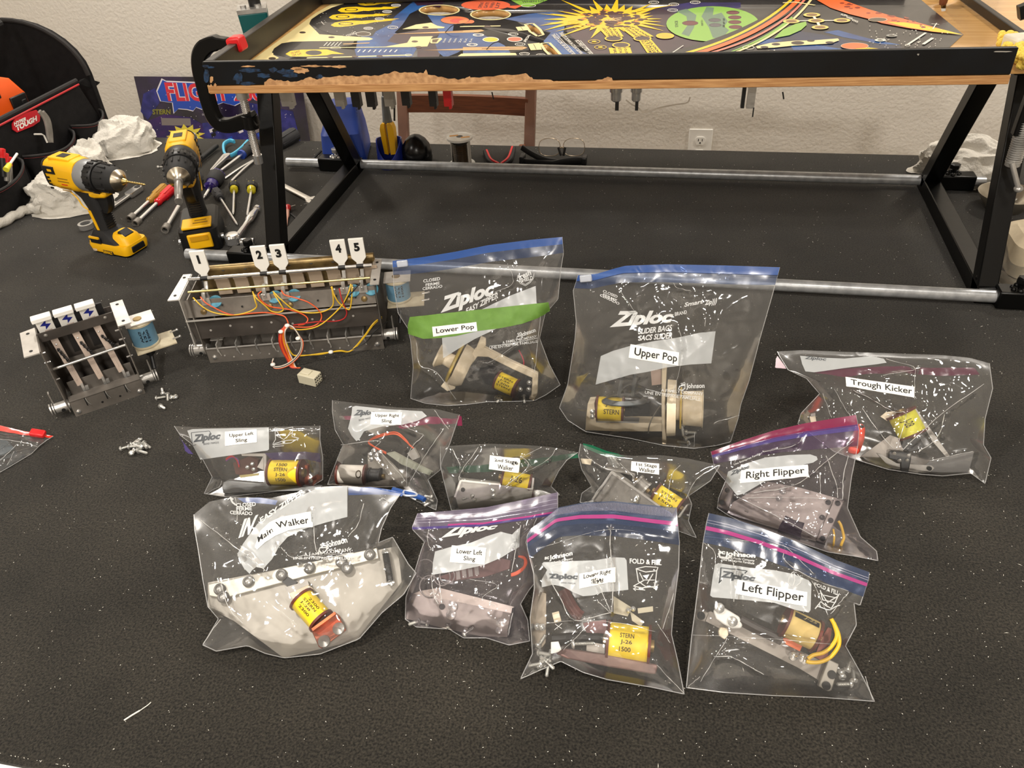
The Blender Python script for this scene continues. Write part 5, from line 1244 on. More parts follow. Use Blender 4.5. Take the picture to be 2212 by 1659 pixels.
# ================================================================== coils (shared by banks and bags)
def coil(parent, c0, c1, r, wrapm, lines=(), fl=1.12, flm=None, ink=None, up=None, th=.003, name='coil', sq=False, arc=.62, wired=True):
    """solenoid coil from c0 to c1; lines of lettering run along the axis on the side that faces the room"""
    c0 = Vector(c0); c1 = Vector(c1); ax = (c1 - c0).normalized(); L = (c1 - c0).length
    mb = MB(); mb.lathe(c0, ax, [(th, r), (L - th, r)], 36); w = mb.build(name, wrapm, parent)
    for (p, s) in ((c0, 1), (c1, -1)):
        mb = MB(); mb.lathe(p, ax * s, [(0, r * fl), (th, r * fl)], 28); mb.build('flange', flm or FLANGE, w)
    mb = MB(); mb.cyl(c0 - ax * .004, c1 + ax * .004, r * .34, seg=16); mb.build('core_sleeve', BRASS, w)
    v = (CAM - (c0 + c1) / 2); v = Vector(up) if up is not None else v
    e1 = (v - ax * v.dot(ax)).normalized(); e2 = ax.cross(e1)
    if e2.z < 0: e2 = -e2
    mb = MB(); n = len(lines)
    for i, (s, w0, w1, *_) in enumerate(lines):
        h = arc * 2 / max(n, 1); top = arc - i * h
        def fn(x, y): return c0 + ax * x + (e1 * math.cos(y) + e2 * math.sin(y)) * (r + .0004)
        add_text(mb, s, [V(w0 * L, top - h * .12, 0), V(w1 * L, top - h * .12, 0), V(w1 * L, top - h * .82, 0), V(w0 * L, top - h * .82, 0)], fn, bold=.015, cut=.12)
    if n: mb.build('coil_lettering', ink or mat('coil_ink', (70, 52, 14), .6), w)
    return w

# ================================================================== three-target bank
FIB = mat('fibre_board', (196, 186, 160), .6, var=(176, 164, 138), vscale=60); SHEET = mat('bank_sheet_steel', (134, 128, 121), .4, .4, var=(108, 103, 97), vscale=22, bump=.03); DARKSHEET = mat('dark_sheet_steel', (88, 82, 77), .45, .35, var=(68, 63, 59), vscale=18)
FLAN = mat('bright_flange', (216, 212, 206), .42, .5, var=(196, 192, 186), vscale=40)
class Fr:
    def __init__(s, pa, pb):
        s.A = at(*pa, 0); B = at(*pb, 0); s.X = (B - s.A).normalized(); s.Y = V(-s.X.y, s.X.x, 0); s.L = (B - s.A).length
        s.M = fr(s.A, s.X)
    def y(s, px, py, d): return at_plane(px, py, s.A + s.Y * d, s.Y)
    def z(s, px, py, z): return at(px, py, z)
    def w(s, x, y, z): return s.A + s.X * x + s.Y * y + V(0, 0, z)
b3 = Fr((163, 901), (316, 849)); L3 = b3.L; F3 = b3.M
t3 = thing('drop_target_bank', 'small drop target bank with three white targets marked by blue bolts', 'drop target bank', b3.w(L3 / 2, .04, 0), 'drop target banks')
def hole_row(mb, pts, r=.0022, ax=(0, -1, 0)):
    for p in pts: mb.cyl(Vector(p), Vector(p) + Vector(ax) * .0006, r, seg=10)
    return mb
mb = MB(F3); mb.box((L3 / 2, .001, .015), (L3 - .002, .002, .03)); mb.box((L3 / 2, .009, .0292), (L3 - .002, .018, .0015)); fb_ = mb.build('front_bar', SHEET, t3)
mb = MB(F3)
for x in (.3, .55): hole_row(mb, [(L3 * x + .012, 0, .011)], .0018)
for k in range(3): mb.box((.024 + .031 * k, -.0004, .022), (.0016, .0008, .016))
mb.build('slot', INK, fb_)
mb = MB(F3)
for k in range(3): mb.tube([(.025 + .031 * k, .0, .029), (.026 + .031 * k, -.002, .022), (.029 + .031 * k, -.001, .014)], .0008, 6)
mb.build('spring_clip', STEEL, fb_)
mb = MB(F3)
for x in (.008, L3 - .008): mb.lathe((x, 0, .008), (0, -1, 0), [(0, .004), (.0015, .0036), (.0028, .0015)], 14)
mb.build('rivet', CHROME, fb_)
for x in (-.004, L3 - .001):
    mb = MB(F3); mb.prism([(x, .0, .012), (x, .082, .012), (x, .082, .130), (x, .004, .130)], (.0016, 0, 0)); sp_ = mb.build('side_plate', SHEET, t3)
    s = -1 if x < 0 else 1
    mb = MB(F3)
    for (d, z) in ((.012, .122), (.02, .10), (.03, .06)): mb.cyl((x - .003 if s < 0 else x + .004, d, z), (x + .006 if s < 0 else x - .006, d, z), .0016, seg=10)
    mb.build('pin', CHROME, sp_)
mb = MB(F3); mb.prism([(-.026, -.002, .130), (-.004, -.002, .130), (-.004, .082, .130), (-.026, .078, .130)], (0, 0, .002)); lf = mb.build('mounting_flange', FLAN, t3, label='bright mounting flange')
mb = MB(F3); hole_row(mb, [(-.015, .010, .1321), (-.015, .068, .1321)], .0026, (0, 0, 1)); mb.build('screw_hole', INK, lf)
mb = MB(F3); mb.prism([(L3, -.002, .134), (L3 + .020, -.002, .134), (L3 + .020, .082, .134), (L3, .082, .134)], (0, 0, .002)); rf_ = mb.build('mounting_flange', FLAN, t3, label='bright mounting flange')
mb = MB(F3); hole_row(mb, [(L3 + .010, .010, .1361), (L3 + .010, .070, .1361)], .0026, (0, 0, 1)); mb.build('screw_hole', INK, rf_)
mb = MB(F3); mb.box((L3 / 2 - .002, .058, .124), (L3 + .004, .002, .016)); tb_ = mb.build('top_bar', DARKSHEET, t3)
mb = MB(F3)
for x in (.008, L3 - .014): mb.lathe((x, .057, .126), (0, -1, 0), [(0, .003), (.001, .0026), (.002, .001)], 12)
mb.build('rivet', DULLSTEEL, tb_)
mb = MB(F3); mb.box((L3 / 2 - .002, .0815, .066), (L3 + .002, .0016, .13)); bk = mb.build('back_plate', DARKSHEET, t3)
mb = MB(F3)
for k in range(2):
    x = .034 + .031 * k; mb.prism([(x, .0795, .07), (x, .0795, .106), (x + .004, .0795, .112), (x + .018, .0795, .112), (x + .022, .0795, .106), (x + .022, .0795, .07)], (0, .0008, 0))
mb.build('opening', mat('bank_opening', (34, 31, 29), .7), bk)
mb = MB(F3); mb.box((L3 / 2, .074, .062), (L3 * .8, .004, .006)); mb.build('inner_rail', SHEET, t3)
mb = MB(F3); mb.cyl((-.002, .036, .076), (L3, .036, .079), .0022, seg=12); mb.build('cross_rod', STEEL, t3)
mb = MB(F3); mb.box((L3 / 2, .028, .016), (L3 - .012, .03, .0016)); mb.box((L3 / 2, .043, .028), (L3 - .012, .0016, .026)); mb.build('lower_tray', SHEET, t3)
BLADE = mat('target_blade', (178, 160, 146), .5, var=(150, 134, 122), vscale=30)
for k in range(3):
    x = .014 + .0325 * k
    mb = MB(F3); mb.prism([(x - .005, .066, .13), (x + .006, .066, .13), (x + .015, .03, .036), (x + .006, .03, .036)], (0, .0015, 0))
    mb.prism([(x - .0015, .0655, .118), (x + .0005, .0655, .118), (x + .0095, .0335, .046), (x + .0075, .0335, .046)], (0, -.0008, 0)); bl_ = mb.build('target_blade', BLADE, t3)
    mb = MB(F3); mb.box((x + .013, .026, .028), (.004, .004, .024)); mb.box((x + .018, .027, .030), (.005, .006, .006)); mb.build('blade_catch', STEEL, bl_)
    mb = MB(F3); a, b = V(x + .004 + (0 if k else -.002), .050, .100), V(x + .010 + .004 * k, .037, .080)
    mb.tube([a.lerp(b, j / 40) + V(.0024 * math.cos(j * 1.9), 0, .0024 * math.sin(j * 1.9)) for j in range(41)], .0009, 5); mb.ball(a, .002, 8, 6); mb.build('spring', BLACK, t3)
    mb = MB(F3); mb.ball((x + .002, .058, .105), .0022, 10, 6); mb.build('blade_rivet', CHROME, bl_)
    # white target with a blue bolt
    X0, X1 = x - .014, x + .012
    mb = MB(F3); mb.box(((X0 + X1) / 2, .068, .136), (.024, .004, .028)); tg = mb.build('target', WHITE, t3)
    mb = MB(F3); mb.box(((X0 + X1) / 2 - .001, .066, .153), (.029, .016, .0075)); mb.build('target_cap', WHITE, tg, bevel=.001)
    bolt = [(-.008, 0), (.003, .0085), (.001, .002), (.008, 0), (-.002, -.0085), (-.0005, -.002)]
    c_ = ((X0 + X1) / 2 + .0005)
    mb = MB(F3); mb.prism([(c_ + u, .0658, .1395 + v * .95) for u, v in bolt], (0, -.0004, 0)); mb.build('blue_bolt', NAVYINK, tg)
    mb = MB(F3); mb.box((x + .0165, .070, .137), (.010, .004, .022)); mb.build('guide_block', BLACK, t3)
for (x0, x1) in ((-.022, .0), (L3 - .002, L3 + .020)):
    mb = MB(F3); mb.cyl((x0, .012, .02), (x1, .012, .02), .0085, seg=20)
    e = x0 if x0 < 0 else x1
    for s in (0, 1): mb.lathe((e, .012, .02), (-1 if x0 < 0 else 1, 0, 0), [(.001 + .004 * s, .010), (.003 + .004 * s, .010)], 20)
    sc_ = mb.build('shaft_collar', STEEL, t3)
    mb = MB(F3); mb.cyl(((x0 + x1) / 2, .004, .018), ((x0 + x1) / 2, .0028, .018), .003, seg=10); mb.build('set_screw', INK, sc_)
    mb = MB(F3); mb.box((e, .02, .034), (.002, .008, .026)); mb.build('crank_arm', DULLSTEEL, sc_)
cx, cy = L3 + .030, .042
def bank_coil(parent, F, cx, cy, z0, z1, lines):
    tf = lambda *a: F @ V(*a)
    mb = MB(F); mb.box((cx + .002, cy, z1 + .002), (.046, .036, .002)); cp = mb.build('coil_bracket', FLAN, parent)
    mb = MB(F); mb.cyl((cx, cy, z1 + .003), (cx, cy, z1 + .0042), .0062, seg=18); mb.build('core_end', BRASS, cp)
    w = coil(parent, tf(cx, cy, z0), tf(cx, cy, z1), .0205, COILBL, (), fl=1.08, flm=FIB)
    ax = F.to_3x3() @ V(0, 0, 1); c0 = tf(cx, cy, z0); v = CAM - c0; e1 = (v - ax * v.dot(ax)).normalized(); e2 = e1.cross(ax)
    mb = MB()
    for i, s in enumerate(lines):
        def fn(x, y): return c0 + ax * y + (e1 * math.cos(x) - e2 * math.sin(x)) * .0209
        a0 = -.25 + .28 * i; add_text(mb, s, [V(a0 + .10, .012, 0), V(a0 + .10, .034, 0), V(a0 - .08, .034, 0), V(a0 - .08, .012, 0)], fn, bold=.03, cut=.12)
    mb.build('coil_lettering', mat('coil_dark_ink', (16, 30, 44), .6), w)
    mb = MB(F); mb.box((cx + .012, cy - .006, z0 - .002), (.064, .046, .002)); fbd = mb.build('terminal_board', FIB, parent)
    mb = MB(F)
    for d in (-.016, .008): mb.cyl((cx + .040, cy + d, z0), (cx + .052, cy + d, z0 + .001), .0017, seg=8); mb.ball((cx + .052, cy + d, z0 + .001), .0025, 8, 6)
    mb.build('solder_lug', CHROME, fbd)
    mb = MB(F); mb.cyl((cx, cy, z0 - .002), (cx, cy, z0 - .022), .009, .0075, seg=16); mb.cyl((cx, cy, z0 - .020), (cx - .004, cy - .018, z0 - .042), .0035, seg=10); mb.build('plunger', BLACK, parent)
bank_coil(t3, F3, cx, cy, .068, .112, ['WG', '127', '1500'])

# ================================================================== five-target bank with numbered flags and wiring
b5 = Fr((453, 784), (832, 753)); L5 = b5.L; F5 = b5.M
t5 = thing('drop_target_bank', 'long drop target bank with white flags numbered one to five and loose wiring', 'drop target bank', b5.w(L5 / 2, .04, 0), 'drop target banks')
mb = MB(F5); mb.box((L5 / 2, .001, .015), (L5 - .002, .002, .03)); fb_ = mb.build('front_bar', SHEET, t5)
mb = MB(F5); mb.box((L5 / 2, -.0002, .0298), (L5 - .004, .003, .001)); mb.build('bright_edge', FLAN, fb_)
mb = MB(F5)
for k in range(9): hole_row(mb, [(.03 + .031 * k, 0, .013), (.045 + .031 * k, 0, .009)], .0014)
mb.build('screw_hole', FLAN, fb_)
mb = MB(F5)
for x in (.012, L5 - .012): mb.lathe((x, 0, .011), (0, -1, 0), [(0, .0045), (.0015, .004), (.003, .0015)], 14)
mb.build('rivet', CHROME, fb_)
for k, x in enumerate((.022, .055, .089, .118, .150, .183, .214, .246, .276)):
    mb = MB(F5); mb.box((x, .012, .031), (.0018, .03, .016)); mb.tube([(x, -.001, .030), (x + .002, -.003, .022), (x + .003, -.001, .014)], .0009, 6); mb.build('spring_clip', STEEL if k % 3 else FLAN, t5)
mb = MB(F5); mb.box((.018, .026, .036), (.022, .02, .002)); mb.box((.026, .034, .045), (.005, .002, .02)); mb.build('white_tab', FLAN, t5)
mb = MB(F5); mb.box((L5 / 2, .038, .018), (L5 - .012, .0016, .034)); mb.box((L5 / 2, .021, .005), (L5 - .012, .036, .0016)); mb.build('lower_tray', SHEET, t5)
mb = MB(F5)
for k in range(10): x = .03 + .027 * k; mb.bar((x, .037, .040), (x + .004, .037, .028), .0018, .0018)
mb.build('pin', FLAN, t5)
for x in (-.002, L5 - .0):
    mb = MB(F5); mb.prism([(x, .0, .02), (x, .085, .02), (x, .085, .130), (x, .0, .130)], (.0016, 0, 0)); mb.build('side_plate', SHEET, t5)
mb = MB(F5); mb.prism([(-.008, .002, .050), (L5, .002, .050), (L5 - .001, .002, .089), (-.014, .002, .087)], (0, .0016, 0)); lp = mb.build('lower_front_sheet', DARKSHEET, t5)
mb = MB(F5)
for k in range(8): hole_row(mb, [(.02 + .035 * k, .002, .066 + .006 * (k % 2))], .002)
mb.build('screw_hole', FLAN, lp)
mb = MB(F5); mb.prism([(-.014, .002, .087), (L5 - .001, .002, .089), (L5 - .001, -.004, .091), (-.014, -.004, .089)], (0, .0, .0022)); mb.build('bright_ledge', FLAN, t5)
mb = MB(F5); mb.prism([(-.016, .006, .091), (L5 - .002, .006, .091), (L5 - .002, .014, .120), (-.016, .014, .120)], (0, .0016, 0)); up5 = mb.build('upper_front_sheet', SHEET, t5)
mb = MB(F5)
for k in range(9): hole_row(mb, [(.018 + .032 * k, .0085, .104 + .006 * (k % 2))], .0018, (0, -1, .3))
mb.build('screw_hole', INK, up5)
mb = MB(F5)
for x in (.016, .128, .162, .262, .288): mb.lathe((x, .0085, .100), (0, -1, .25), [(0, .0055), (.002, .005), (.0035, .002)], 14)
mb.build('bolt', BRASS, up5)
mb = MB(F5); mb.box((L5 / 2, .05, .10), (L5 - .004, .068, .0016)); mb.build('inner_shelf', DARKSHEET, t5)
mb = MB(F5); mb.box((L5 / 2, .0835, .075), (L5 - .006, .0016, .13)); mb.loft([[V(x, .082 + .007 * math.cos(a), .140 + .007 * math.sin(a)) for a in [math.pi * k / 8 for k in range(9)]] + [V(x, .078, .126), V(x, .086, .126)] for x in (.012, L5 - .004)]); br5 = mb.build('brass_back_rail', BRASS, t5)
mb = MB(F5)
for k in range(7): mb.lathe((.045 + .038 * k, .0765, .141), (0, -1, .6), [(0, .0035), (.0008, .0035)], 12)
mb.build('screw_hole', INK, br5)
for (x0, x1) in ((-.032, -.014), (L5 - .006, L5 + .009)):
    mb = MB(F5); mb.prism([(x0, -.002, .131), (x1, -.002, .131), (x1, .084, .131), (x0 + (.004 if x0 < 0 else 0), .084, .131)], (0, 0, .002))
    if x0 < 0: mb.prism([(x1, -.002, .04), (x1, -.002, .132), (x1, .084, .132), (x1, .084, .07)], (.0015, 0, 0))
    fl_ = mb.build('mounting_flange', FLAN, t5, label='bright mounting flange')
    mb = MB(F5); hole_row(mb, [((x0 + x1) / 2, .012, .1331), ((x0 + x1) / 2, .072, .1331)], .0026, (0, 0, 1)); mb.build('screw_hole', INK, fl_)
mb = MB(F5); mb.cyl((-.006, .045, .1435), (L5 - .004, .045, .1435), .003, seg=16); mb.build('chrome_rod', CHROME, t5)
mb = MB(F5); mb.cyl((.0, .012, .1375), (L5 - .006, .012, .1375), .0019, seg=12); mb.build('brass_rod', mat('bright_brass', (232, 216, 150), .3, .9), t5)
for k in range(9):
    x = .046 + .0318 * k
    mb = MB(F5); mb.box((x, .055, .120), (.023, .004, .030)); mb.box((x, .053, .1355), (.023, .006, .0025)); mb.build('target_carrier', mat('bank_carrier_beige', (170, 152, 132), .5) if k == 0 else bpy.data.materials['bank_carrier_beige'], t5)
for n, x in enumerate((.0205, .1215, .1535, .254, .285)):
    zb = .150
    mb = MB(F5); d0, d1 = .048, .052
    pts = [(-.0125, .193), (.0125, .193), (.0125, .158), (.0105, .155), (.0055, .149), (.0055, .140), (-.0055, .140), (-.0055, .149), (-.0105, .155), (-.0125, .158)]
    mb.prism([(x + u, d0, z) for u, z in pts], (0, .0045, 0)); fg = mb.build('number_flag', WHITE, t5, bevel=.0006)
    mb = MB(F5); add_text(mb, str(n + 1), [V(x - .0048, d0 - .0005, .186), V(x + .0048, d0 - .0005, .186), V(x + .0048, d0 - .0005, .170), V(x - .0048, d0 - .0005, .170)] if n else [V(x - .0022, d0 - .0005, .186), V(x + .0018, d0 - .0005, .186), V(x + .0018, d0 - .0005, .170), V(x - .0022, d0 - .0005, .170)], None, bold=.055)
    mb.build('numeral', INK, fg)
    mb = MB(F5); mb.cyl((x - .006, .045, .1435), (x + .006, .045, .1435), .0036, seg=14); mb.build('rod_clip', BLACK, t5)
    mb = MB(F5); mb.tube([(x + .003, .040, .140), (x + .003, .030, .128), (x + .003, .018, .136), (x + .003, .011, .130), (x + .003, .008, .118)], .0034, 6, 0, 3); mb.build('contact_strip', STEEL, t5)
    mb = MB(F5); mb.lathe((x + .017, .016, .112), (0, -.5, .85), [(0, .0118), (.003, .0118)], 24); cpd = mb.build('ceramic_disc', mat('blue_ceramic', (92, 156, 178), .4, var=(70, 132, 158), vscale=150) if n == 0 else bpy.data.materials['blue_ceramic'], t5)
    mb = MB(F5); mb.box((x + .004, .010, .118), (.014, .003, .012)); mb.build('switch_bracket', FLAN, t5)
    mb = MB(F5)
    for dx in (-.012, .003): mb.ball((x + dx, .006, .124), .0024, 8, 6)
    mb.build('solder_joint', CHROME, t5)
for (x0, x1) in ((-.022, .002), (L5 - .002, L5 + .018)):
    mb = MB(F5); mb.cyl((x0, .012, .022), (x1, .012, .022), .0095, seg=20); e = x0 if x0 < 0 else x1
    for s in (0, 1): mb.lathe((e, .012, .022), (-1 if x0 < 0 else 1, 0, 0), [(.001 + .004 * s, .011), (.003 + .004 * s, .011)], 20)
    sc_ = mb.build('shaft_collar', STEEL, t5)
    mb = MB(F5); mb.cyl(((x0 + x1) / 2, .0035, .02), ((x0 + x1) / 2, .0022, .02), .003, seg=10); mb.build('set_screw', INK, sc_)
    mb = MB(F5); mb.box((e, .02, .038), (.002, .007, .03)); mb.build('crank_arm', FLAN if x0 < 0 else DULLSTEEL, sc_)
bank_coil(t5, F5, L5 + .033, .050, .072, .112, ['WG', '127', '1500'])
# wiring traced in the plane just in front of the bank
def l2(x, y): return (360 + x / 7.54, 510 + y / 7.54)
def l3(x, y): return (600 + x / 7.54, 510 + y / 7.54)
def l4(x, y): return (390 + x / 4.514, 650 + y / 4.514)
def wire(pts, m, d, r=.0011, nm='wire', sm=6):
    ds = d if isinstance(d, list) else [d] * len(pts)
    P_ = [b5.y(p[0], p[1], q) for p, q in zip(pts, ds)]; P_ = [V(p.x, p.y, max(p.z, .0015)) for p in P_]
    mb = MB(); mb.tube(P_, r, 7, 0, sm); return mb.build(nm, m, t5)
D = -.004
wire([l2(430, 1000), l2(560, 1130), l2(700, 1220), l2(880, 1270), l2(1100, 1285), l2(1320, 1240), l2(1460, 1160), l2(1440, 1050), l2(1400, 900)], YWIRE, [.004, D, D, D, D, D, D, D, .004])
wire([l2(550, 990), l2(640, 1090), l2(800, 1180), l2(950, 1250), l2(1100, 1285), l2(1300, 1265), l2(1600, 1245), l2(1780, 1270), l2(1920, 1310), l2(1975, 1400), l2(1970, 1440)], OWIRE, [.004, D, D, D, D, D, D, D - .004, D - .008, D - .012, -.016])
wire([l2(1540, 900), l2(1490, 960), l2(1560, 1070), l2(1700, 1150), l2(1900, 1180), l3(200, 1200), l3(400, 1270), l3(490, 1350), l3(440, 1430), l3(330, 1450)], OWIRE, [.004, D, D, D, D, D, D, D - .004, D - .010, -.018])
wire([l2(1410, 930), l2(1470, 1020), l2(1600, 1130), l2(1700, 1220), l2(1820, 1240), l2(1900, 1200), l2(1850, 1100), l2(1740, 930)], YWIRE, [.004, D, D, D, D, D, D, .004])
wire([l2(1730, 900), l2(1850, 1020), l2(2000, 1150), l3(250, 1190), l3(400, 1240), l3(600, 1250), l3(780, 1215), l3(900, 1120), l3(890, 900), l3(870, 830)], YWIRE, [.004, D, D, D, D, D, D, D, D, .004])
wire([l3(60, 890), l3(120, 960), l3(300, 1010), l3(500, 1080), l3(660, 1200), l3(715, 1310), l3(660, 1420), l3(520, 1480), l3(300, 1480), l3(160, 1470)], OWIRE, [.004, D, D, D, D, D, D - .006, -.014, -.018, -.02])
wire([l3(1190, 780), l3(1150, 930), l3(1050, 1120), l3(900, 1280), l3(720, 1430), l3(560, 1500), l3(350, 1525), l3(200, 1500)], YWIRE, [.004, D, D, D - .003, D - .008, -.014, -.018, -.02])
wire([l3(1000, 850), l3(1040, 1020), l3(1090, 1150), l3(1125, 1250), l3(1080, 1340), l3(950, 1385), l3(700, 1390), l3(450, 1420), l3(250, 1450)], RWIRE, [.004, D, D, D, D, D, D - .006, -.014, -.02])
wire([l3(1210, 790), l3(1205, 1000), l3(1180, 1170), l3(1130, 1190), l3(1000, 1090), l3(920, 960), l3(880, 820)], YWIRE, [.004, D, D, D, D, D, .004])
wire([l3(1340, 760), l3(1250, 870), l3(1130, 1010), l3(1090, 1090)], BWIRE, [.004, D, D, D])
# bundle falling to the white connector, and its loop
rr = random.Random(2)
for k, m in enumerate([RWIRE, OWIRE, OWIRE, RWIRE, OWIRE, YWIRE, OWIRE, WWIRE]):
    j = lambda s: rr.uniform(-s, s)
    pts = [l4(1045 + j(20), 235 + j(10)), l4(985 + 5 * k + j(8), 290 + j(8)), l4(960 + 9 * k, 380 + j(10)), l4(990 + 9 * k, 480 + j(12)), l4(1040 + 7 * k, 570 + j(12)), l4(1080 + 7 * k + j(8), 650 + j(10)), l4(1180 + j(6), 690 + 9 * k)]
    wire(pts, m, [-.020, -.026 - .001 * k, -.030, -.030, -.032, -.036, -.040], .0011, 'wire')
for k, m in enumerate([WWIRE, BWIRE, WWIRE, OWIRE]):
    pts = [l4(1030, 240 + 4 * k), l4(1090 + 4 * k, 250 + 6 * k), l4(1150 + 4 * k, 330 + 5 * k), l4(1180 + 5 * k, 410), l4(1160 + 4 * k, 500 + 5 * k), l4(1090, 580 + 8 * k), l4(1000, 630 + 7 * k), l4(915, 640 + 5 * k), l4(895, 600), l4(905, 560 + 3 * k)]
    wire(pts, m, [-.020, -.026, -.03, -.034, -.036, -.036, -.036, -.034, -.030, -.026], .0010, 'wire')
for k in range(2):
    wire([l4(1960, 155 + 14 * k), l4(1880, 220 + 14 * k), l4(1800, 330 + 12 * k), l4(1710, 440 + 10 * k), l4(1640, 495), l4(1560, 490 - 6 * k), l4(1465, 500), l4(1370, 512 + 8 * k), l4(1250, 528), l4(1150, 532 + 4 * k), l4(1090, 520), l4(1040, 430), l4(1010, 330)], YWIRE, [.012, -.006, -.008, -.01, -.016, -.02, -.022, -.024, -.026, -.028, -.03, -.03, -.026], .0011)
wire([l4(2020, 200), l4(1900, 290), l4(1820, 390), l4(1740, 440), l4(1600, 500), l4(1450, 505)], BWIRE, [.012, -.004, -.007, -.01, -.016, -.022], .0009)
for (x, y, d) in ((1040, 240, -.024), (978, 300, -.03), (1145, 365, -.032), (1465, 498, -.022), (900, 620, -.032)):
    c_ = b5.y(*l4(x, y), d); mb = MB(); mb.ball(c_, (.0045, .0045, .003), 12, 8); mb.build('cable_tie', WHITE, t5)
c0 = at(*l4(1180, 730), .009); c1 = at(*l4(1345, 770), .009); NYL = mat('nylon_connector', (206, 200, 176), .45)
Fc = fr(c0, V(c1.x - c0.x, c1.y - c0.y, 0)); Lc = (c1 - c0).length
mb = MB(Fc); mb.box((Lc / 2, 0, .001), (Lc, .021, .018)); mb.box((Lc * .35, .0, .011), (Lc * .5, .012, .003)); cn = mb.build('connector', NYL, t5, bevel=.001)
mb = MB(Fc)
for i in range(3):
    for j in range(4): mb.box((Lc + .0002, -.0075 + .005 * j, -.005 + .0055 * i), (.0006, .0022, .0022))
mb.build('contact_hole', INK, cn)

# ================================================================== clear zip bags
FILM = film_mat('clear_bag_film', haze=.045, bump=1.0, scale=42, rough=.055, gain=1.15)
FILMB = film_mat('clear_bag_back', haze=.03, bump=.5, scale=42, rough=.22, gain=.7)
FOLD = film_mat('film_fold_glint', haze=.5, hazecol=(240, 240, 238), bump=.1, rough=.1, gain=2.0)  # milky white for the highlights drawn along the film folds
FILMP = film_mat('pinkish_bag_film', tint=(252, 248, 252), haze=.06, hazecol=(222, 216, 224), bump=.8, scale=42, rough=.07, gain=1.15)
SEAM = film_mat('bag_seam', haze=.30, hazecol=(235, 235, 235), bump=.1, rough=.2)
def tint_mat(name, rgb, haze, rough=.2): return film_mat(name, tint=tuple(int(255 - (255 - c) * .45) for c in rgb), haze=haze, hazecol=rgb, bump=.12, scale=60, rough=rough)
ZBLUE = tint_mat('blue_zip', (48, 92, 170), .66); ZPINK = tint_mat('pink_zip', (182, 72, 138), .7); ZPURP = tint_mat('purple_zip', (92, 78, 150), .55); ZMAG = tint_mat('magenta_zip', (140, 38, 80), .66)
ZGREEN = tint_mat('green_zip', (16, 104, 72), .78); ZNAVY = tint_mat('blue_tint_band', (84, 104, 148), .24); ZVIOLET = tint_mat('violet_tint_band', (160, 148, 178), .26); ZRED = tint_mat('red_zip', (240, 62, 48), .9); ZCLR = tint_mat('clear_zip', (220, 216, 232), .28)
PRINT = film_mat('white_bag_print', haze=.78, hazecol=(222, 224, 224), bump=.15, scale=80, rough=.25, gain=.6)
PANEL = film_mat('write_on_panel', haze=.6, hazecol=(206, 210, 212), bump=.2, scale=60, rough=.3, gain=.5)
GREYPR = mat('grey_bag_print', (70, 74, 78), .5); TAPE = mat('green_tape', (106, 148, 62), .6, var=(96, 136, 54), vscale=60)

def poly_len(P): return [0.0] + [sum((Vector(P[i + 1]) - Vector(P[i])).length for i in range(k + 1)) for k in range(len(P) - 1)]
def along(P, t):
    L = poly_len(P); s = t * L[-1]
    for i in range(len(P) - 1):
        if s <= L[i + 1] or i == len(P) - 2:
            k = (s - L[i]) / max(L[i + 1] - L[i], 1e-9); return Vector(P[i]).lerp(Vector(P[i + 1]), k)
def tri2d(pts, cut):
    bm = bmesh.new(); vs = [bm.verts.new((p[0], p[1], 0)) for p in pts]; bm.faces.new(vs)
    bmesh.ops.triangulate(bm, faces=bm.faces[:])
    for _ in range(7):
        es = [e for e in bm.edges if e.calc_length() > cut]
        if not es: break
        bmesh.ops.subdivide_edges(bm, edges=es, cuts=1); bmesh.ops.triangulate(bm, faces=[f for f in bm.faces if len(f.verts) > 3])
    bm.verts.index_update(); out = ([(v.co.x, v.co.y) for v in bm.verts], [[v.index for v in f.verts] for f in bm.faces]); bm.free(); return out

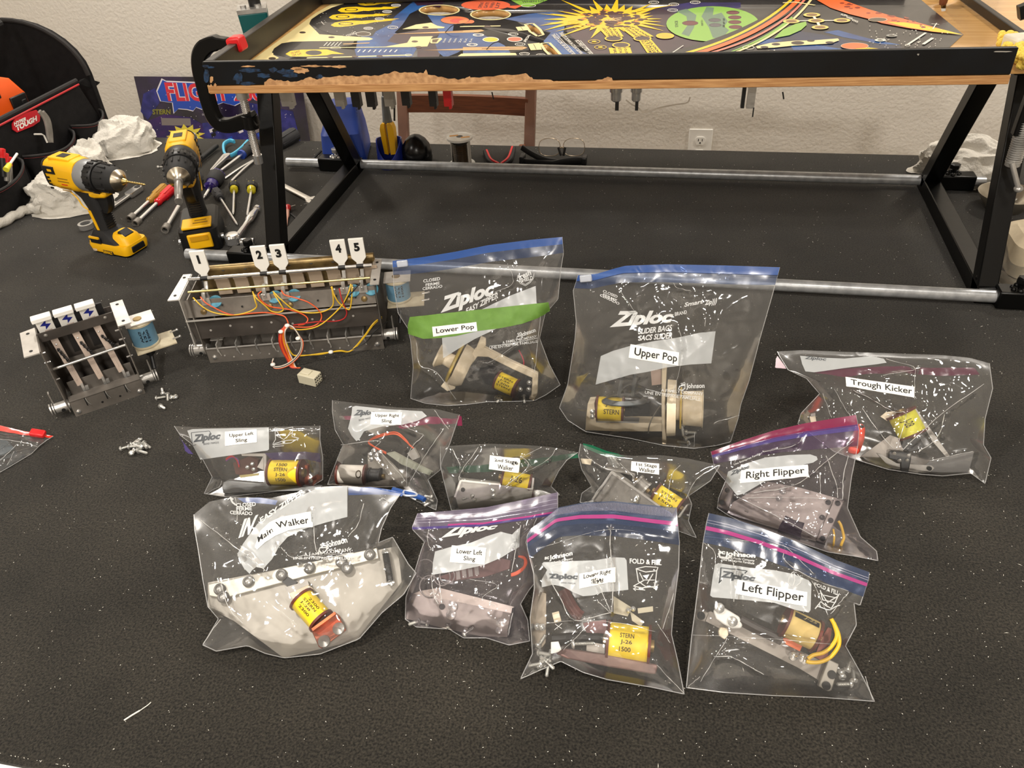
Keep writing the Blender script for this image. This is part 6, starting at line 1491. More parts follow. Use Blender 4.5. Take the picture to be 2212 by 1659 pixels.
class Bag:
    N = 84
    def __init__(s, label, crop, base, tilt, bottom, right, top, left, T=.018, Tb=.03, seed=1, film=None, wr=1.0, creases=(), group='clear zip bags of pinball parts', pv=None):
        s.o, s.k = crop
        c = s.c; s.film = film or FILM
        a = at(*c(*base[0]), .002); b = at(*c(*base[1]), .002)
        d = (b - a).normalized(); back = V(-d.y, d.x, 0); t = math.radians(tilt); u = V(0, 0, math.cos(t)) + back * math.sin(t)
        n = d.cross(u); n = n if n.dot(CAM - a) > 0 else -n
        s.p0, s.n = a, n.normalized(); s.seed = Vector((seed * 7.3, seed * 3.1, seed * 5.7)); s.T, s.Tb, s.wr = T, Tb, wr
        s.E = [[c(*p) for p in e] for e in (bottom, right, top, left)]
        s.cr = [([s.flat(*c(*p)) for p in line], amp, w) for line, amp, w in creases]; s.pv = pv
        mid = (a + b) / 2
        s.t = thing('zip_bag', label, 'plastic bag', (mid.x, mid.y, 0), group)
        N = s.N; F = []; Bk = []
        s.FG = [[s.front(i / N, j / N) for i in range(N + 1)] for j in range(N + 1)]
        vs = [p for row in s.FG for p in row]
        fs = [(j * (N + 1) + i, j * (N + 1) + i + 1, (j + 1) * (N + 1) + i + 1, (j + 1) * (N + 1) + i) for j in range(N) for i in range(N)]
        s.bvh = BVHTree.FromPolygons(vs, fs)
        mb = MB(); mb.add(vs, fs, 0, True); mb.build('front_sheet', s.film, s.t, fix=False)
        M2 = 44
        bvs = [s.backp(i / M2, j / M2) for j in range(M2 + 1) for i in range(M2 + 1)]
        mb = MB(); mb.add(bvs, [(j * (M2 + 1) + i, (j + 1) * (M2 + 1) + i, (j + 1) * (M2 + 1) + i + 1, j * (M2 + 1) + i + 1) for j in range(M2) for i in range(M2)], 0, True); mb.build('back_sheet', FILMB, s.t, fix=False)
        mb = MB(); edge = [s.FG[j][0] for j in range(N, -1, -1)] + s.FG[0][1:] + [s.FG[j][N] for j in range(1, N + 1)]
        mb.tube(edge, .00055, 5); mb.build('seam', SEAM, s.t)
        rr = random.Random(int(seed * 10))
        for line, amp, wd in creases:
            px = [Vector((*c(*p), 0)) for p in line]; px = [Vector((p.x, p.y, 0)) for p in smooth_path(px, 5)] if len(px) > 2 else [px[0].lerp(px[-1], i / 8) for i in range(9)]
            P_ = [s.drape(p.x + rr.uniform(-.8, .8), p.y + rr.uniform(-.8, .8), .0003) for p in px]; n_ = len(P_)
            mb = MB(); mb.tube(P_, [amp * (.05 + .10 * rr.random()) for _ in range(n_)], 5); mb.build('fold_glint', FOLD, s.t)  # thin white tube along the fold stands in for its glint
    def c(s, x, y): return (s.o[0] + x / s.k, s.o[1] + y / s.k)
    def flat(s, px, py):
        p = at_plane(px, py, s.p0, s.n)
        return p if p.z > .002 else at(px, py, .002)
    def px(s, u, v):
        B, R, Tt, L = s.E
        b, t, l, r = along(B, u), along(Tt, u), along(L, v), along(R, v)
        c00, c10, c01, c11 = Vector(B[0]), Vector(B[-1]), Vector(Tt[0]), Vector(Tt[-1])
        return b * (1 - v) + t * v + l * (1 - u) + r * u - (c00 * (1 - u) * (1 - v) + c10 * u * (1 - v) + c01 * (1 - u) * v + c11 * u * v)
    def prof(s, u, v):
        eu = max(0.0, 1 - abs(2 * u - 1) ** 3.0) ** .8
        if s.pv: ev = s.pv(v)
        elif v < .22: ev = math.sin(v / .22 * math.pi / 2) ** .8
        else: ev = max(0.0, math.cos((v - .22) / .74 * math.pi / 2)) ** 1.1 if v < .96 else 0.0
        return eu * ev
    def front(s, u, v):
        q = s.px(u, v); p = s.flat(q.x, q.y); e = s.prof(u, v)
        edge = min(1.0, 9 * u, 9 * (1 - u), 9 * v, 7 * (1 - v)); edge = max(0.0, edge)
        w = Vector((p.x, p.y, p.z)) + s.seed
        wp = w + .012 * V(mnoise.noise(w * 14), mnoise.noise(w * 15 + s.seed), mnoise.noise(w * 13 - s.seed))
        h = .0052 * (.5 - abs(mnoise.noise(wp * 11))) + .0030 * (.4 - abs(mnoise.noise(wp * 24 + s.seed))) + .0016 * (.4 - abs(mnoise.noise(wp * 52)))
        m = max(0.0, min(1.0, (mnoise.noise(w * 9 - s.seed) + .15) * 2.2))
        h += m * .0011 * (.4 - abs(mnoise.noise(wp * 105 + s.seed)))
        d = s.T * e + s.wr * edge * h
        for line, amp, wd in s.cr:
            for i in range(len(line) - 1):
                a, b = line[i], line[i + 1]; ab = b - a; t = max(0, min(1, (p - a).dot(ab) / ab.length_squared)); r2 = (p - a - ab * t).length
                if r2 < wd * 3: d += amp * edge * max(0.0, 1 - r2 / (wd * 1.6))
        p = p + s.n * d
        return p if p.z > .0015 else V(p.x, p.y, .0015 + .0004 * edge)
    def backp(s, u, v):
        q = s.px(u, v); p = s.flat(q.x, q.y); e = s.prof(u, v); edge = max(0.0, min(1.0, 9 * u, 9 * (1 - u), 9 * v, 7 * (1 - v)))
        w = p - s.seed
        h = .004 * (.5 - abs(mnoise.noise(w * 12))) + .002 * (.4 - abs(mnoise.noise(w * 30)))
        p = p - s.n * (s.Tb * e + s.wr * edge * h * .8)
        return p if p.z > .001 else V(p.x, p.y, .001)
    def drape(s, px, py, off=.0006):
        r = ray(px, py); hit = s.bvh.ray_cast(CAM, r)
        if hit[0] is None:
            p = s.flat(px, py); return p + s.n * off
        nn = hit[1] if hit[1].dot(r) < 0 else -hit[1]
        return hit[0] + nn * off
    def surf(s, u, v, off):
        N = s.N; x, y = min(max(u, 0), 1) * N, min(max(v, 0), 1) * N; i, j = min(int(x), N - 1), min(int(y), N - 1); fx, fy = x - i, y - j
        G = s.FG
        p = (G[j][i] * (1 - fx) + G[j][i + 1] * fx) * (1 - fy) + (G[j + 1][i] * (1 - fx) + G[j + 1][i + 1] * fx) * fy
        return p + s.n * off
    def band(s, name, v0, v1, m, off=.0008, u0=0.0, u1=1.0, label=None):
        mb = MB(); mb.grid(lambda a, b: s.surf(u0 + (u1 - u0) * a, v0 + (v1 - v0) * b, off), 60, 4)
        return mb.build(name, m, s.t, label=label, fix=False)
    def ridge(s, name, v, r, m, u0=0.0, u1=1.0):
        mb = MB(); mb.tube([s.surf(u0 + (u1 - u0) * k / 50, v, r * .8) for k in range(51)], r, 6); return mb.build(name, m, s.t)
    def patch(s, name, pts, m, off=.0006, parent=None, cut=7.0):
        vs, fs = tri2d([s.c(*p) for p in pts], cut)
        mb = MB(); mb.add([s.drape(x, y, off) for x, y in vs], fs, 0, True); return mb.build(name, m, parent or s.t, fix=False)
    def words(s, name, items, m=None, off=.001, parent=None, **k):
        mb = MB()
        for st, q in items:
            kk = dict(k)
            add_text(mb, st, [Vector((*s.c(*p), 0)) for p in q], lambda x, y: s.drape(x, y, off), 0, **kk)
        return mb.build(name, m or PRINT, parent or s.t, fix=False)
    def strokes(s, name, lines, w, m=None, off=.001, parent=None):
        mb = MB()
        for L in lines:
            pts = [s.c(*p) for p in L]; P_ = []
            for a, b in zip(pts[:-1], pts[1:]):
                n = max(1, int((Vector(b) - Vector(a)).length / 5))
                P_ += [(a[0] + (b[0] - a[0]) * i / n, a[1] + (b[1] - a[1]) * i / n) for i in range(n)]
            P_.append(pts[-1]); Q = [s.drape(x, y, off) for x, y in P_]
            mb.tube(Q, w, 4)
        return mb.build(name, m or PRINT, parent or s.t)
    def label(s, q, lines, mx=.08, sub=None):
        """white paper label; q = TL TR BR BL, lines = [(text, u0, u1, vtop, vbottom)]"""
        mb = MB(); Q = [Vector((*s.c(*p), 0)) for p in q]
        mb.grid(lambda u, v: (lambda z: s.drape(z.x, z.y, .0014))(quad(Q, u, v)), 22, 8)
        o = mb.build('paper_label', PAPER, s.t, fix=False, label='white paper label reading ' + ' '.join(l[0] for l in lines))
        mb = MB()
        for st, u0, u1, vt, vb in lines:
            tq = [quad(Q, u0, 1 - vt), quad(Q, u1, 1 - vt), quad(Q, u1, 1 - vb), quad(Q, u0, 1 - vb)]
            add_text(mb, st, tq, lambda x, y: s.drape(x, y, .0019), 0, bold=.012)
        mb.build('label_lettering', INK, o, fix=False); return o
    # ---- contents, leaning with the bag at depth d behind its plane
    def on(s, x, y, d=.0, zmin=.004):
        px, py = s.c(x, y); p = at_plane(px, py, s.p0 - s.n * d, s.n)
        return p if p.z > zmin else at(px, py, zmin)
    def item(s, name, label, cat, x, y, group=None):
        p = s.on(x, y, .0, .004); return thing(name, label, cat, (p.x, p.y, 0), group)
    def plate(s, parent, name, m, pts, d=.008, th=.002, bevel=0, label=None):
        mb = MB(); mb.prism([s.on(x, y, d) for x, y in pts], -s.n * th); return mb.build(name, m, parent, bevel=bevel, label=label)
    def coil(s, parent, a, b, rpx, wm, lines=(), d=.012, zmin=None, **k):
        pa = s.on(*a, d, zmin or .01); r = rpx / s.k * (pa - CAM).length / FPX
        pa = s.on(*a, d, max(zmin or 0, r * 1.25)); pb = s.on(*b, d, max(zmin or 0, r * 1.25))
        return coil(parent, pa, pb, r, wm, lines, **k)
    def rod(s, parent, name, m, pts, r, d=.006, sm=5, zmin=.003):
        mb = MB(); mb.tube([s.on(x, y, d if not isinstance(d, list) else d[i], zmin) for i, (x, y) in enumerate(pts)], r, 8, 0, sm); return mb.build(name, m, parent)
    def bolts(s, parent, pts, r=.0034, d=.004, m=None, name='bolt_head'):
        for x, y in pts:
            p = s.on(x, y, d); mb = MB(); mb.lathe(p, s.n, [(-.001, r), (.0012, r * .95), (.0024, r * .5), (.0028, .0002)], 12); mb.box(p + s.n * .0026, (r * 1.0, .0006, .0006)); mb.build(name, m or SCREWM, parent)
    def holes(s, parent, pts, r=.003, d=.004):
        for x, y in pts:
            p = s.on(x, y, d); mb = MB(); mb.cyl(p, p + s.n * .0006, r, seg=14); mb.build('hole', INK, parent)
    def screws(s, pts, label, grp, L=.012, z=.004):
        for x, y in pts:
            p = s.on(x, y, .004, z); screw(p, RNG.uniform(0, 6.2), RNG.uniform(-.4, .4), label, grp, L)
def ziploc(b, q, m=None, bold=.05, shear=.25, parent=None): return b.words('printed_logo', [('Ziploc', q)], m, bold=bold, shear=shear, parent=parent)
def lin_q(x0, y0, x1, y1, h, k=0.0):
    """baseline from (x0,y0) to (x1,y1), letter height h in crop pixels -> TL TR BR BL"""
    d = Vector((x1 - x0, y1 - y0, 0)).normalized(); n = Vector((d.y, -d.x, 0)) * h
    return [(x0 + n.x, y0 + n.y), (x1 + n.x, y1 + n.y), (x1, y1), (x0, y0)]

# ------------------------------------------------------------------ Lower Pop
b = Bag('clear gallon zip bag with blue zipper and green tape labelled Lower Pop', ((820, 500), 4.2545), ((285, 1540), (1480, 1560)), 20,
        bottom=[(285, 1535), (420, 1580), (620, 1600), (800, 1590), (1000, 1565), (1250, 1560), (1420, 1555), (1530, 1500), (1660, 1410)], right=[(1660, 1410), (1560, 1220), (1470, 980), (1520, 760), (1640, 620), (1665, 350), (1690, 200), (1678, 50)],
        top=[(120, 270), (400, 235), (700, 185), (1000, 125), (1400, 75), (1678, 50)], left=[(285, 1535), (310, 1250), (285, 1000), (260, 890), (170, 750), (130, 500), (120, 270)], T=.022, Tb=.045, seed=1.3, wr=1.15,
        creases=[([(340, 1020), (370, 1230), (520, 1290), (700, 1540)], .004, .004), ([(1480, 760), (1440, 1150), (1420, 1300)], .003, .004), ([(1290, 1010), (1040, 1190), (950, 1210)], .003, .003), ([(1200, 330), (1220, 480), (1060, 560)], .003, .003)])
b.band('zip_strip', .955, 1.0, ZBLUE); b.band('zip_tint', .90, .955, ZNAVY, .0007)
z = b.surf(.06, .975, .002); mb = MB(fr(z, (b.surf(.12, .975, .002) - z), b.n)); mb.box((0, 0, .002), (.017, .010, .006)); mb.build('slider', tint_mat('clear_slider', (214, 220, 232), .6), b.t, bevel=.0015)
b.patch('write_on_panel', [(720, 835), (920, 725), (1200, 590), (1435, 500), (1445, 700), (1300, 800), (1050, 905), (870, 990), (720, 1080), (585, 1165), (575, 975), (640, 900)], PANEL)
ziploc(b, [(550, 610), (1055, 455), (1062, 610), (565, 790)])
b.words('printed_logo', [('EASY ZIPPER', [(790, 710), (1085, 555), (1090, 610), (790, 760)])], bold=.03, shear=.2)
b.words('printed_lettering', [('CLOSED', lin_q(405, 470, 560, 447, 28)), ('FERME', lin_q(425, 505, 555, 485, 26)), ('CERRADO', lin_q(398, 540, 580, 515, 26))], bold=.02, shear=.1)
b.words('printed_lettering', [('fresh', lin_q(1285, 450, 1400, 395, 52)), ('SHIELD', lin_q(1300, 470, 1412, 440, 36))], bold=.03, shear=.2)
b.strokes('printed_shield', [[(1270, 400), (1265, 440), (1290, 475), (1340, 500), (1385, 470), (1415, 430), (1420, 380)], [(1285, 440), (1300, 468), (1340, 488), (1378, 462), (1400, 438)]], .0005)
def johnson(b, q0, q1, comp, line, comp2):
    b.words('printed_lettering', [('SC', q0), ('Johnson', q1)], bold=.035)
    b.words('printed_lettering', comp + comp2, bold=.012)
    if line: b.strokes('printed_rule', [line], .00035)
johnson(b, lin_q(1270, 955, 1308, 945, 24), lin_q(1308, 980, 1440, 930, 52), [('A FAMILY COMPANY', lin_q(1130, 1035, 1445, 975, 26))], [(1010, 1052), (1200, 1030), (1445, 980)], [('UNE ENTREPRISE FAMILIALE', lin_q(1012, 1082, 1448, 1020, 26))])
b.strokes('printed_mark', [[(1300, 955), (1265, 965), (1258, 985), (1285, 995), (1306, 985), (1300, 955)]], .0008)
tp = b.patch('green_tape', [(280, 785), (390, 822), (560, 845), (700, 862), (900, 872), (1100, 850), (1300, 815), (1430, 755), (1550, 650), (1565, 730), (1450, 795), (1300, 850), (1100, 890), (900, 915), (700, 960), (560, 978), (400, 985), (265, 940), (262, 860)], TAPE, .001)
b.label([(486, 875), (890, 832), (900, 915), (492, 965)], [('Lower Pop', .08, .94, .2, .86)])
t = b.item('pop_bumper', 'cream pop bumper assembly with yellow coil inside the bag labelled Lower Pop', 'pop bumper', 1000, 1450)
D_ = .012
pa, pb, pc = b.on(530, 1130, D_, .03), b.on(640, 1180, D_, .03), b.on(780, 1150, D_, .03)
ax = (b.on(760, 1240, D_, .03) - pa).normalized()
mb = MB(); mb.lathe(pa, ax, [(0, .018), (.003, .021), (.006, .018), (.014, .011), (.028, .012)], 28); mb.build('cap', CREAM, t)
mb = MB(); mb.lathe(pa + ax * .028, ax, [(0, .030), (.002, .034), (.005, .034), (.006, .026)], 32); mb.build('skirt', mat('amber_skirt', (206, 180, 90), .4), t)
mb = MB(); mb.lathe(pa + ax * .036, ax, [(0, .036), (.012, .034), (.02, .028)], 32); mb.build('body', CREAM, t)
b.plate(t, 'mounting_plate', CREAM, [(930, 965), (975, 985), (975, 1050), (860, 1180), (720, 1330), (690, 1450), (620, 1470), (560, 1425), (590, 1390), (700, 1290), (880, 1090)], .004, .006, .001)
b.plate(t, 'frame_arm', CREAM, [(870, 1085), (965, 1068), (1200, 1190), (1450, 1305), (1445, 1365), (1230, 1270), (1000, 1155), (900, 1150), (840, 1230), (800, 1210)], .002, .012, .001)
b.plate(t, 'end_plate', CREAM, [(1405, 1310), (1455, 1310), (1448, 1500), (1415, 1558), (1370, 1540), (1395, 1500)], .002, .014, .001)
b.plate(t, 'yoke', BLACK, [(960, 1190), (1110, 1260), (1060, 1300), (1040, 1420), (960, 1400), (900, 1300)], .014, .004)
b.coil(t, (1080, 1362), (1262, 1446), 84, COILY, [('STERN', .1, .8, 0, 0), ('J-26', .22, .7, 0, 0), ('1200', .2, .74, 0, 0), ('STERN', .15, .8, 0, 0)], d=.014)
b.plate(t, 'coil_stop', BLACK, [(1260, 1400), (1360, 1330), (1410, 1400), (1370, 1530), (1280, 1530)], .004, .004)
b.bolts(t, [(1375, 1390), (1370, 1450), (1292, 1450)], .0042, .001)
b.rod(t, 'red_wire', mat('red_magenta_wire', (190, 40, 70), .5), [(1280, 1090), (1310, 1150), (1325, 1200), (1320, 1240)], .0009, .02)
b.screws([(1075, 1530), (1110, 1525), (1325, 1515)], 'loose screw at the bottom of the bag labelled Lower Pop', 'screws in the Lower Pop bag')

# ------------------------------------------------------------------ Upper Pop
b = Bag('large clear zip bag with blue zipper labelled Upper Pop standing behind the small bags', ((1180, 550), 3.857), ((330, 1510), (1530, 1625)), 22,
        bottom=[(110, 1275), (180, 1380), (330, 1475), (700, 1530), (980, 1590), (1230, 1615), (1420, 1590), (1535, 1560)], right=[(1535, 1560), (1600, 1360), (1620, 1250), (1690, 1050), (1780, 700), (1880, 350), (1945, 105)],
        top=[(265, 172), (420, 160), (560, 118), (660, 92), (1000, 80), (1500, 90), (1945, 105)], left=[(110, 1275), (180, 1080), (240, 700), (250, 560), (225, 300), (250, 225), (265, 172)], T=.02, Tb=.05, seed=2.1, wr=1.15,
        creases=[([(600, 280), (720, 450), (760, 520)], .003, .003), ([(1060, 240), (1100, 280), (1200, 300)], .003, .003), ([(1100, 600), (1135, 760), (1100, 1000), (1040, 1180)], .003, .003), ([(1330, 520), (1320, 600)], .003, .003), ([(1400, 1400), (1610, 1340)], .0035, .004), ([(1240, 1480), (1230, 1600)], .003, .003)])
b.band('zip_strip', .955, 1.0, ZBLUE); b.band('zip_tint', .90, .955, ZNAVY, .0007); b.ridge('zip_ridge', .955, .0006, ZNAVY)
z = b.surf(.045, .975, .002); mb = MB(fr(z, (b.surf(.1, .975, .002) - z), b.n)); mb.box((0, 0, .002), (.017, .010, .006)); mb.build('slider', bpy.data.materials['clear_slider'], b.t, bevel=.0015)
b.patch('write_on_panel', [(455, 845), (560, 800), (700, 760), (900, 720), (1100, 690), (1280, 650), (1410, 638), (1375, 905), (1200, 915), (1000, 940), (850, 975), (700, 1000), (560, 1040), (412, 1082)], PANEL)
ziploc(b, [(560, 470), (1060, 465), (1060, 590), (520, 645)], shear=.3)
b.words('printed_logo', [('SLIDER BAGS', [(770, 620), (1050, 580), (1050, 632), (765, 665)]), ('SACS SLIDER', [(770, 675), (1050, 645), (1048, 698), (765, 718)])], bold=.03, shear=.2)
b.words('printed_lettering', [('BRAND', lin_q(1072, 512, 1175, 490, 30))], bold=.02, shear=.2)
b.words('printed_logo', [('Smart', [(1150, 400), (1310, 370), (1308, 405), (1150, 435)]), ('Zip)))', [(1320, 385), (1425, 360), (1418, 420), (1318, 432)])], bold=.03, shear=.2)
b.words('printed_lettering', [('CLOSED', lin_q(470, 312, 590, 362, 22)), ('FERME', lin_q(470, 340, 585, 392, 20)), ('CERRADO', lin_q(445, 345, 605, 420, 20))], bold=.02)
johnson(b, lin_q(1122, 1090, 1160, 1082, 22), lin_q(1165, 1125, 1318, 1122, 52), [('A FAMILY COMPANY', lin_q(955, 1140, 1305, 1172, 26))], [(828, 1118), (1000, 1160), (1280, 1185)], [('UNE ENTREPRISE FAMILIALE', lin_q(822, 1158, 1282, 1218, 26))])
b.strokes('printed_mark', [[(1155, 1085), (1110, 1095), (1100, 1120), (1130, 1130), (1155, 1115), (1155, 1070)]], .0008)
b.label([(704, 745), (1112, 815), (1104, 926), (688, 858)], [('Upper Pop', .1, .96, .18, .9)])
t = b.item('pop_bumper', 'cream pop bumper assembly lying on its side inside the bag labelled Upper Pop', 'pop bumper', 800, 1440)
b.plate(t, 'base_bracket', CREAM, [(325, 1465), (330, 1380), (345, 1240), (400, 1235), (415, 1395), (700, 1400), (970, 1408), (985, 1475), (600, 1475)], .0, .034, .001)
b.plate(t, 'upright_plate', CREAM, [(962, 965), (1002, 958), (990, 1240), (1000, 1580), (966, 1580), (960, 1300)], -.002, .05, .001)
b.plate(t, 'lamp_bracket', mat('pinkish_bracket', (190, 164, 150), .5), [(870, 965), (960, 960), (962, 1080), (880, 1090)], .012, .004)
D_ = .014; p0, p1 = b.on(985, 1275, D_, .035), b.on(1305, 1285, D_, .035); ax = (p1 - p0).normalized(); L_ = (p1 - p0).length
mb = MB(); mb.lathe(p0, ax, [(.004, .040), (.004, .042), (L_ * .30, .041), (L_ * .31, .038)], 36); mb.build('body', CREAM, t)
mb = MB(); mb.lathe(p0, ax, [(L_ * .40, .030), (L_ * .41, .031), (L_ * .44, .031), (L_ * .45, .03)], 36); mb.build('skirt', mat('yellow_skirt', (220, 190, 90), .4), t)
mb = MB(); mb.lathe(p0, ax, [(L_ * .31, .018), (L_ * .48, .018), (L_ * .48, .025), (L_ * .97, .0265), (L_ * .98, .0285), (L_, .028)], 32); mb.build('cap', CREAM, t)
b.coil(t, (418, 1275), (648, 1290), 95, COILY, [('J-26', .35, .75, 0, 0), ('STERN', .3, .85, 0, 0)], d=.016)
b.plate(t, 'black_yoke', BLACK, [(655, 1240), (860, 1235), (865, 1340), (655, 1350)], .006, .02)
b.plate(t, 'metal_tray', STEEL, [(415, 1385), (770, 1392), (770, 1405), (415, 1398)], .0, .02)
rp_ = b.on(650, 1190, .0, .03); RINGM = mat('grey_metal_ring', (118, 122, 124), .4, .6)
e1 = (b.on(840, 1190, .0, .03) - rp_); e2 = V(0, 0, 1).cross(e1).normalized() * e1.length * .8 + V(0, 0, -.012)
mb = MB(); K = 48
secs = [[rp_ + (e1 * math.cos(a) + e2 * math.sin(a)) * k + V(0, 0, h) for k, h in ((.78, .0), (1, -.006), (1.0, -.008), (.76, -.003))] for a in [2 * math.pi * i / K for i in range(K)]]
vs = [p for q in secs for p in q]; fs = [(i * 4 + j, i * 4 + (j + 1) % 4, ((i + 1) % K) * 4 + (j + 1) % 4, ((i + 1) % K) * 4 + j) for i in range(K) for j in range(4)]
mb.add(vs, fs, 0, True); mb.build('bumper_ring', RINGM, t, label='grey metal ring')
for dx in (-14, 14): b.rod(t, 'ring_rod', RINGM, [(660 + dx * 4, 1180), (690 + dx * 4, 1000)], .003, .016, 0)
b.bolts(t, [(385, 1310), (385, 1350)], .004, -.001)
b.rod(t, 'lamp_lead', DULLSTEEL, [(955, 1250), (900, 1330), (860, 1420), (850, 1490)], .0008, -.002)
b.screws([(1165, 1480), (1160, 1530), (1180, 1570), (1130, 1430)], 'loose screw at the right bottom of the bag labelled Upper Pop', 'screws in the Upper Pop bag', .016)

# ------------------------------------------------------------------ Trough Kicker
b = Bag('clear zip bag folded over with magenta zipper behind, labelled Trough Kicker', ((1660, 740), 4.254), ((820, 1130), (2000, 1340)), 38,
        bottom=[(270, 745), (600, 1000), (820, 1080), (1100, 1165), (1400, 1210), (1600, 1225), (1860, 1200), (1990, 1295)], right=[(1990, 1295), (2045, 1060), (1975, 940), (1990, 700), (2060, 420), (2030, 190)],
        top=[(82, 82), (300, 70), (700, 85), (1200, 100), (1600, 115), (1850, 140), (2030, 190)], left=[(270, 745), (300, 650), (470, 470), (350, 330), (180, 250), (100, 120), (82, 82)], T=.02, Tb=.04, seed=3.7, wr=1.1,
        creases=[([(780, 440), (950, 520), (1140, 630), (1250, 640), (1260, 700), (1180, 970)], .004, .003), ([(610, 430), (700, 600), (760, 680)], .003, .003), ([(860, 600), (1000, 800), (1140, 970)], .004, .003), ([(1240, 980), (1600, 650), (1980, 380)], .004, .0035), ([(1380, 1010), (1560, 860), (1620, 660)], .004, .003), ([(1080, 150), (1350, 240), (1050, 300)], .003, .003), ([(1350, 240), (1340, 500)], .003, .003), ([(1480, 1085), (1880, 1000)], .004, .003), ([(500, 470), (580, 690)], .003, .004)])
b.patch('zip_strip', [(82, 120), (150, 210), (165, 240), (62, 230), (70, 150)], ZMAG, -.004)
b.patch('zip_strip', [(420, 270), (700, 230), (1100, 210), (1500, 225), (1900, 225), (1950, 290), (1600, 300), (1100, 270), (700, 310)], tint_mat('magenta_zip_behind', (120, 24, 74), .42), -.003)
b.patch('write_on_panel', [(290, 122), (500, 140), (700, 148), (950, 125), (1060, 150), (1085, 185), (1000, 200), (700, 235), (420, 275), (340, 265), (310, 200)], PANEL)
b.words('printed_logo', [('Ziploc', lin_q(330, 160, 530, 178, 38))], GREYPR, bold=.03, shear=.2)
b.label([(708, 318), (1345, 408), (1342, 508), (714, 404)], [('Trough Kicker', .07, .96, .16, .9)])
t = b.item('kicker_assembly', 'metal kicker assembly with lime yellow coil inside the bag labelled Trough Kicker', 'kicker', 1300, 1150)
b.plate(t, 'base_sheet', GREYP, [(830, 1060), (1120, 850), (1200, 880), (1240, 1000), (1100, 1060), (900, 1050)], .010, .002)
b.plate(t, 'frame_plate', DULLSTEEL, [(1330, 590), (1352, 600), (1665, 1040), (1640, 1060), (1500, 900)], .008, .004)
b.plate(t, 'lower_plate', mat('dark_grey_plate', (96, 94, 92), .45, .6), [(1480, 1090), (1890, 1000), (1840, 1190), (1600, 1215), (1380, 1180)], .004, .002)
b.coil(t, (1215, 640), (1330, 850), 110, COILL, [('J-28', .3, .6, 0, 0)], d=.014, flm=FLANGE)
b.plate(t, 'back_tab', CREAM, [(1030, 680), (1080, 640), (1160, 630), (1180, 680), (1090, 720)], .02, .004)
b.plate(t, 'black_bracket', BLACK, [(1108, 1000), (1135, 990), (1318, 1012), (1310, 1075), (1285, 1195), (1215, 1180), (1215, 1090), (1105, 1065)], -.002, .006, .001)
b.bolts(t, [(1157, 1018), (1288, 1037), (1205, 1085), (1275, 1083)], .0026, -.0045)
b.plate(t, 'lever_arm', DULLSTEEL, [(1000, 1020), (1040, 1030), (1180, 1110), (1500, 1130), (1525, 1155), (1490, 1185), (1150, 1160), (1080, 1110)], .002, .003)
b.holes(t, [(1480, 1158)], .003, -.001)
b.plate(t, 'plunger', BLACK, [(1240, 900), (1380, 860), (1440, 960), (1300, 1000), (1220, 960)], .012, .012)
t = b.item('leaf_switch', 'small cream leaf switch at the left inside the Trough Kicker bag', 'switch', 420, 720)
b.plate(t, 'switch_body', CREAM, [(378, 680), (430, 670), (440, 725), (392, 740)], .004, .006); b.plate(t, 'switch_lug', DULLSTEEL, [(388, 655), (430, 645), (432, 672), (390, 680)], .003, .003)
# red flipper bat lying behind the Right Flipper bag
o_ = ((1520, 880), 4.6075); cc = lambda x, y: (1520 + x / 4.6075, 880 + y / 4.6075)
FP_ = [cc(1530, 150), cc(1590, 150), cc(1615, 200), cc(1605, 300), cc(1570, 400), cc(1540, 425), cc(1440, 400), cc(1480, 260)]
t = thing('flipper_bat', 'orange-red flipper bat poking out behind the Right Flipper bag', 'flipper', at(1858, 955, 0))
mb = MB(); mb.prism([at(x, y, .030) for x, y in FP_], (0, 0, -.012)); mb.build('bat_body', mat('orange_red_bat', (236, 70, 44), .4), t, bevel=.004)
mb = MB(); p = at(*cc(1573, 192), .0302); mb.cyl(p, p + V(0, 0, .0006), .003, seg=14); mb.build('bat_hole', INK, t)

# ------------------------------------------------------------------ Upper Left Sling
U = ((360, 860), 3.3515)
b = Bag('small clear zip bag with purple zipper behind, labelled Upper Left Sling', U, ((290, 690), (1120, 640)), 32,
        bottom=[(272, 690), (430, 715), (650, 690), (900, 665), (1030, 650), (1130, 590)], right=[(1130, 590), (1130, 430), (1110, 300), (1110, 200)],
        top=[(55, 202), (300, 215), (600, 210), (900, 203), (1110, 200)], left=[(272, 690), (330, 570), (260, 440), (180, 330), (100, 270), (55, 202)], T=.018, Tb=.035, seed=4.4, wr=.7,
        creases=[([(290, 690), (380, 640), (400, 600)], .003, .004), ([(740, 230), (1100, 230)], .002, .003)])
b.patch('zip_strip', [(80, 280), (110, 320), (185, 410), (150, 405), (125, 385), (112, 330)], ZPURP, -.004)
b.patch('zip_strip', [(700, 395), (1000, 385), (1120, 400), (1130, 470), (1000, 440), (760, 450)], tint_mat('purple_zip_behind', (76, 56, 120), .35), -.004)
b.patch('write_on_panel', [(150, 235), (190, 224), (740, 212), (742, 370), (730, 380), (500, 410), (245, 445), (205, 370)], PANEL)
ziploc(b, [(195, 265), (395, 250), (385, 310), (195, 335)], GREYPR, shear=.15)
b.words('printed_lettering', [('BRAND / MARQUE', lin_q(270, 342, 380, 330, 16))], GREYPR)
b.strokes('printed_outline', [[(180, 250), (310, 238), (325, 262)], [(180, 250), (190, 345), (215, 335)]], .0004, GREYPR)
b.strokes('printed_drawing', [[(785, 215), (790, 300), (770, 335), (850, 310), (950, 300)], [(915, 210), (910, 280), (960, 290), (900, 325), (770, 340)], [(790, 270), (850, 300), (910, 250)], [(800, 240), (830, 290)], [(900, 240), (870, 290)], [(850, 345), (770, 352), (785, 342)], [(770, 352), (785, 360)], [(940, 290), (955, 292), (948, 310)], [(785, 215), (850, 222), (915, 210)]], .0005)
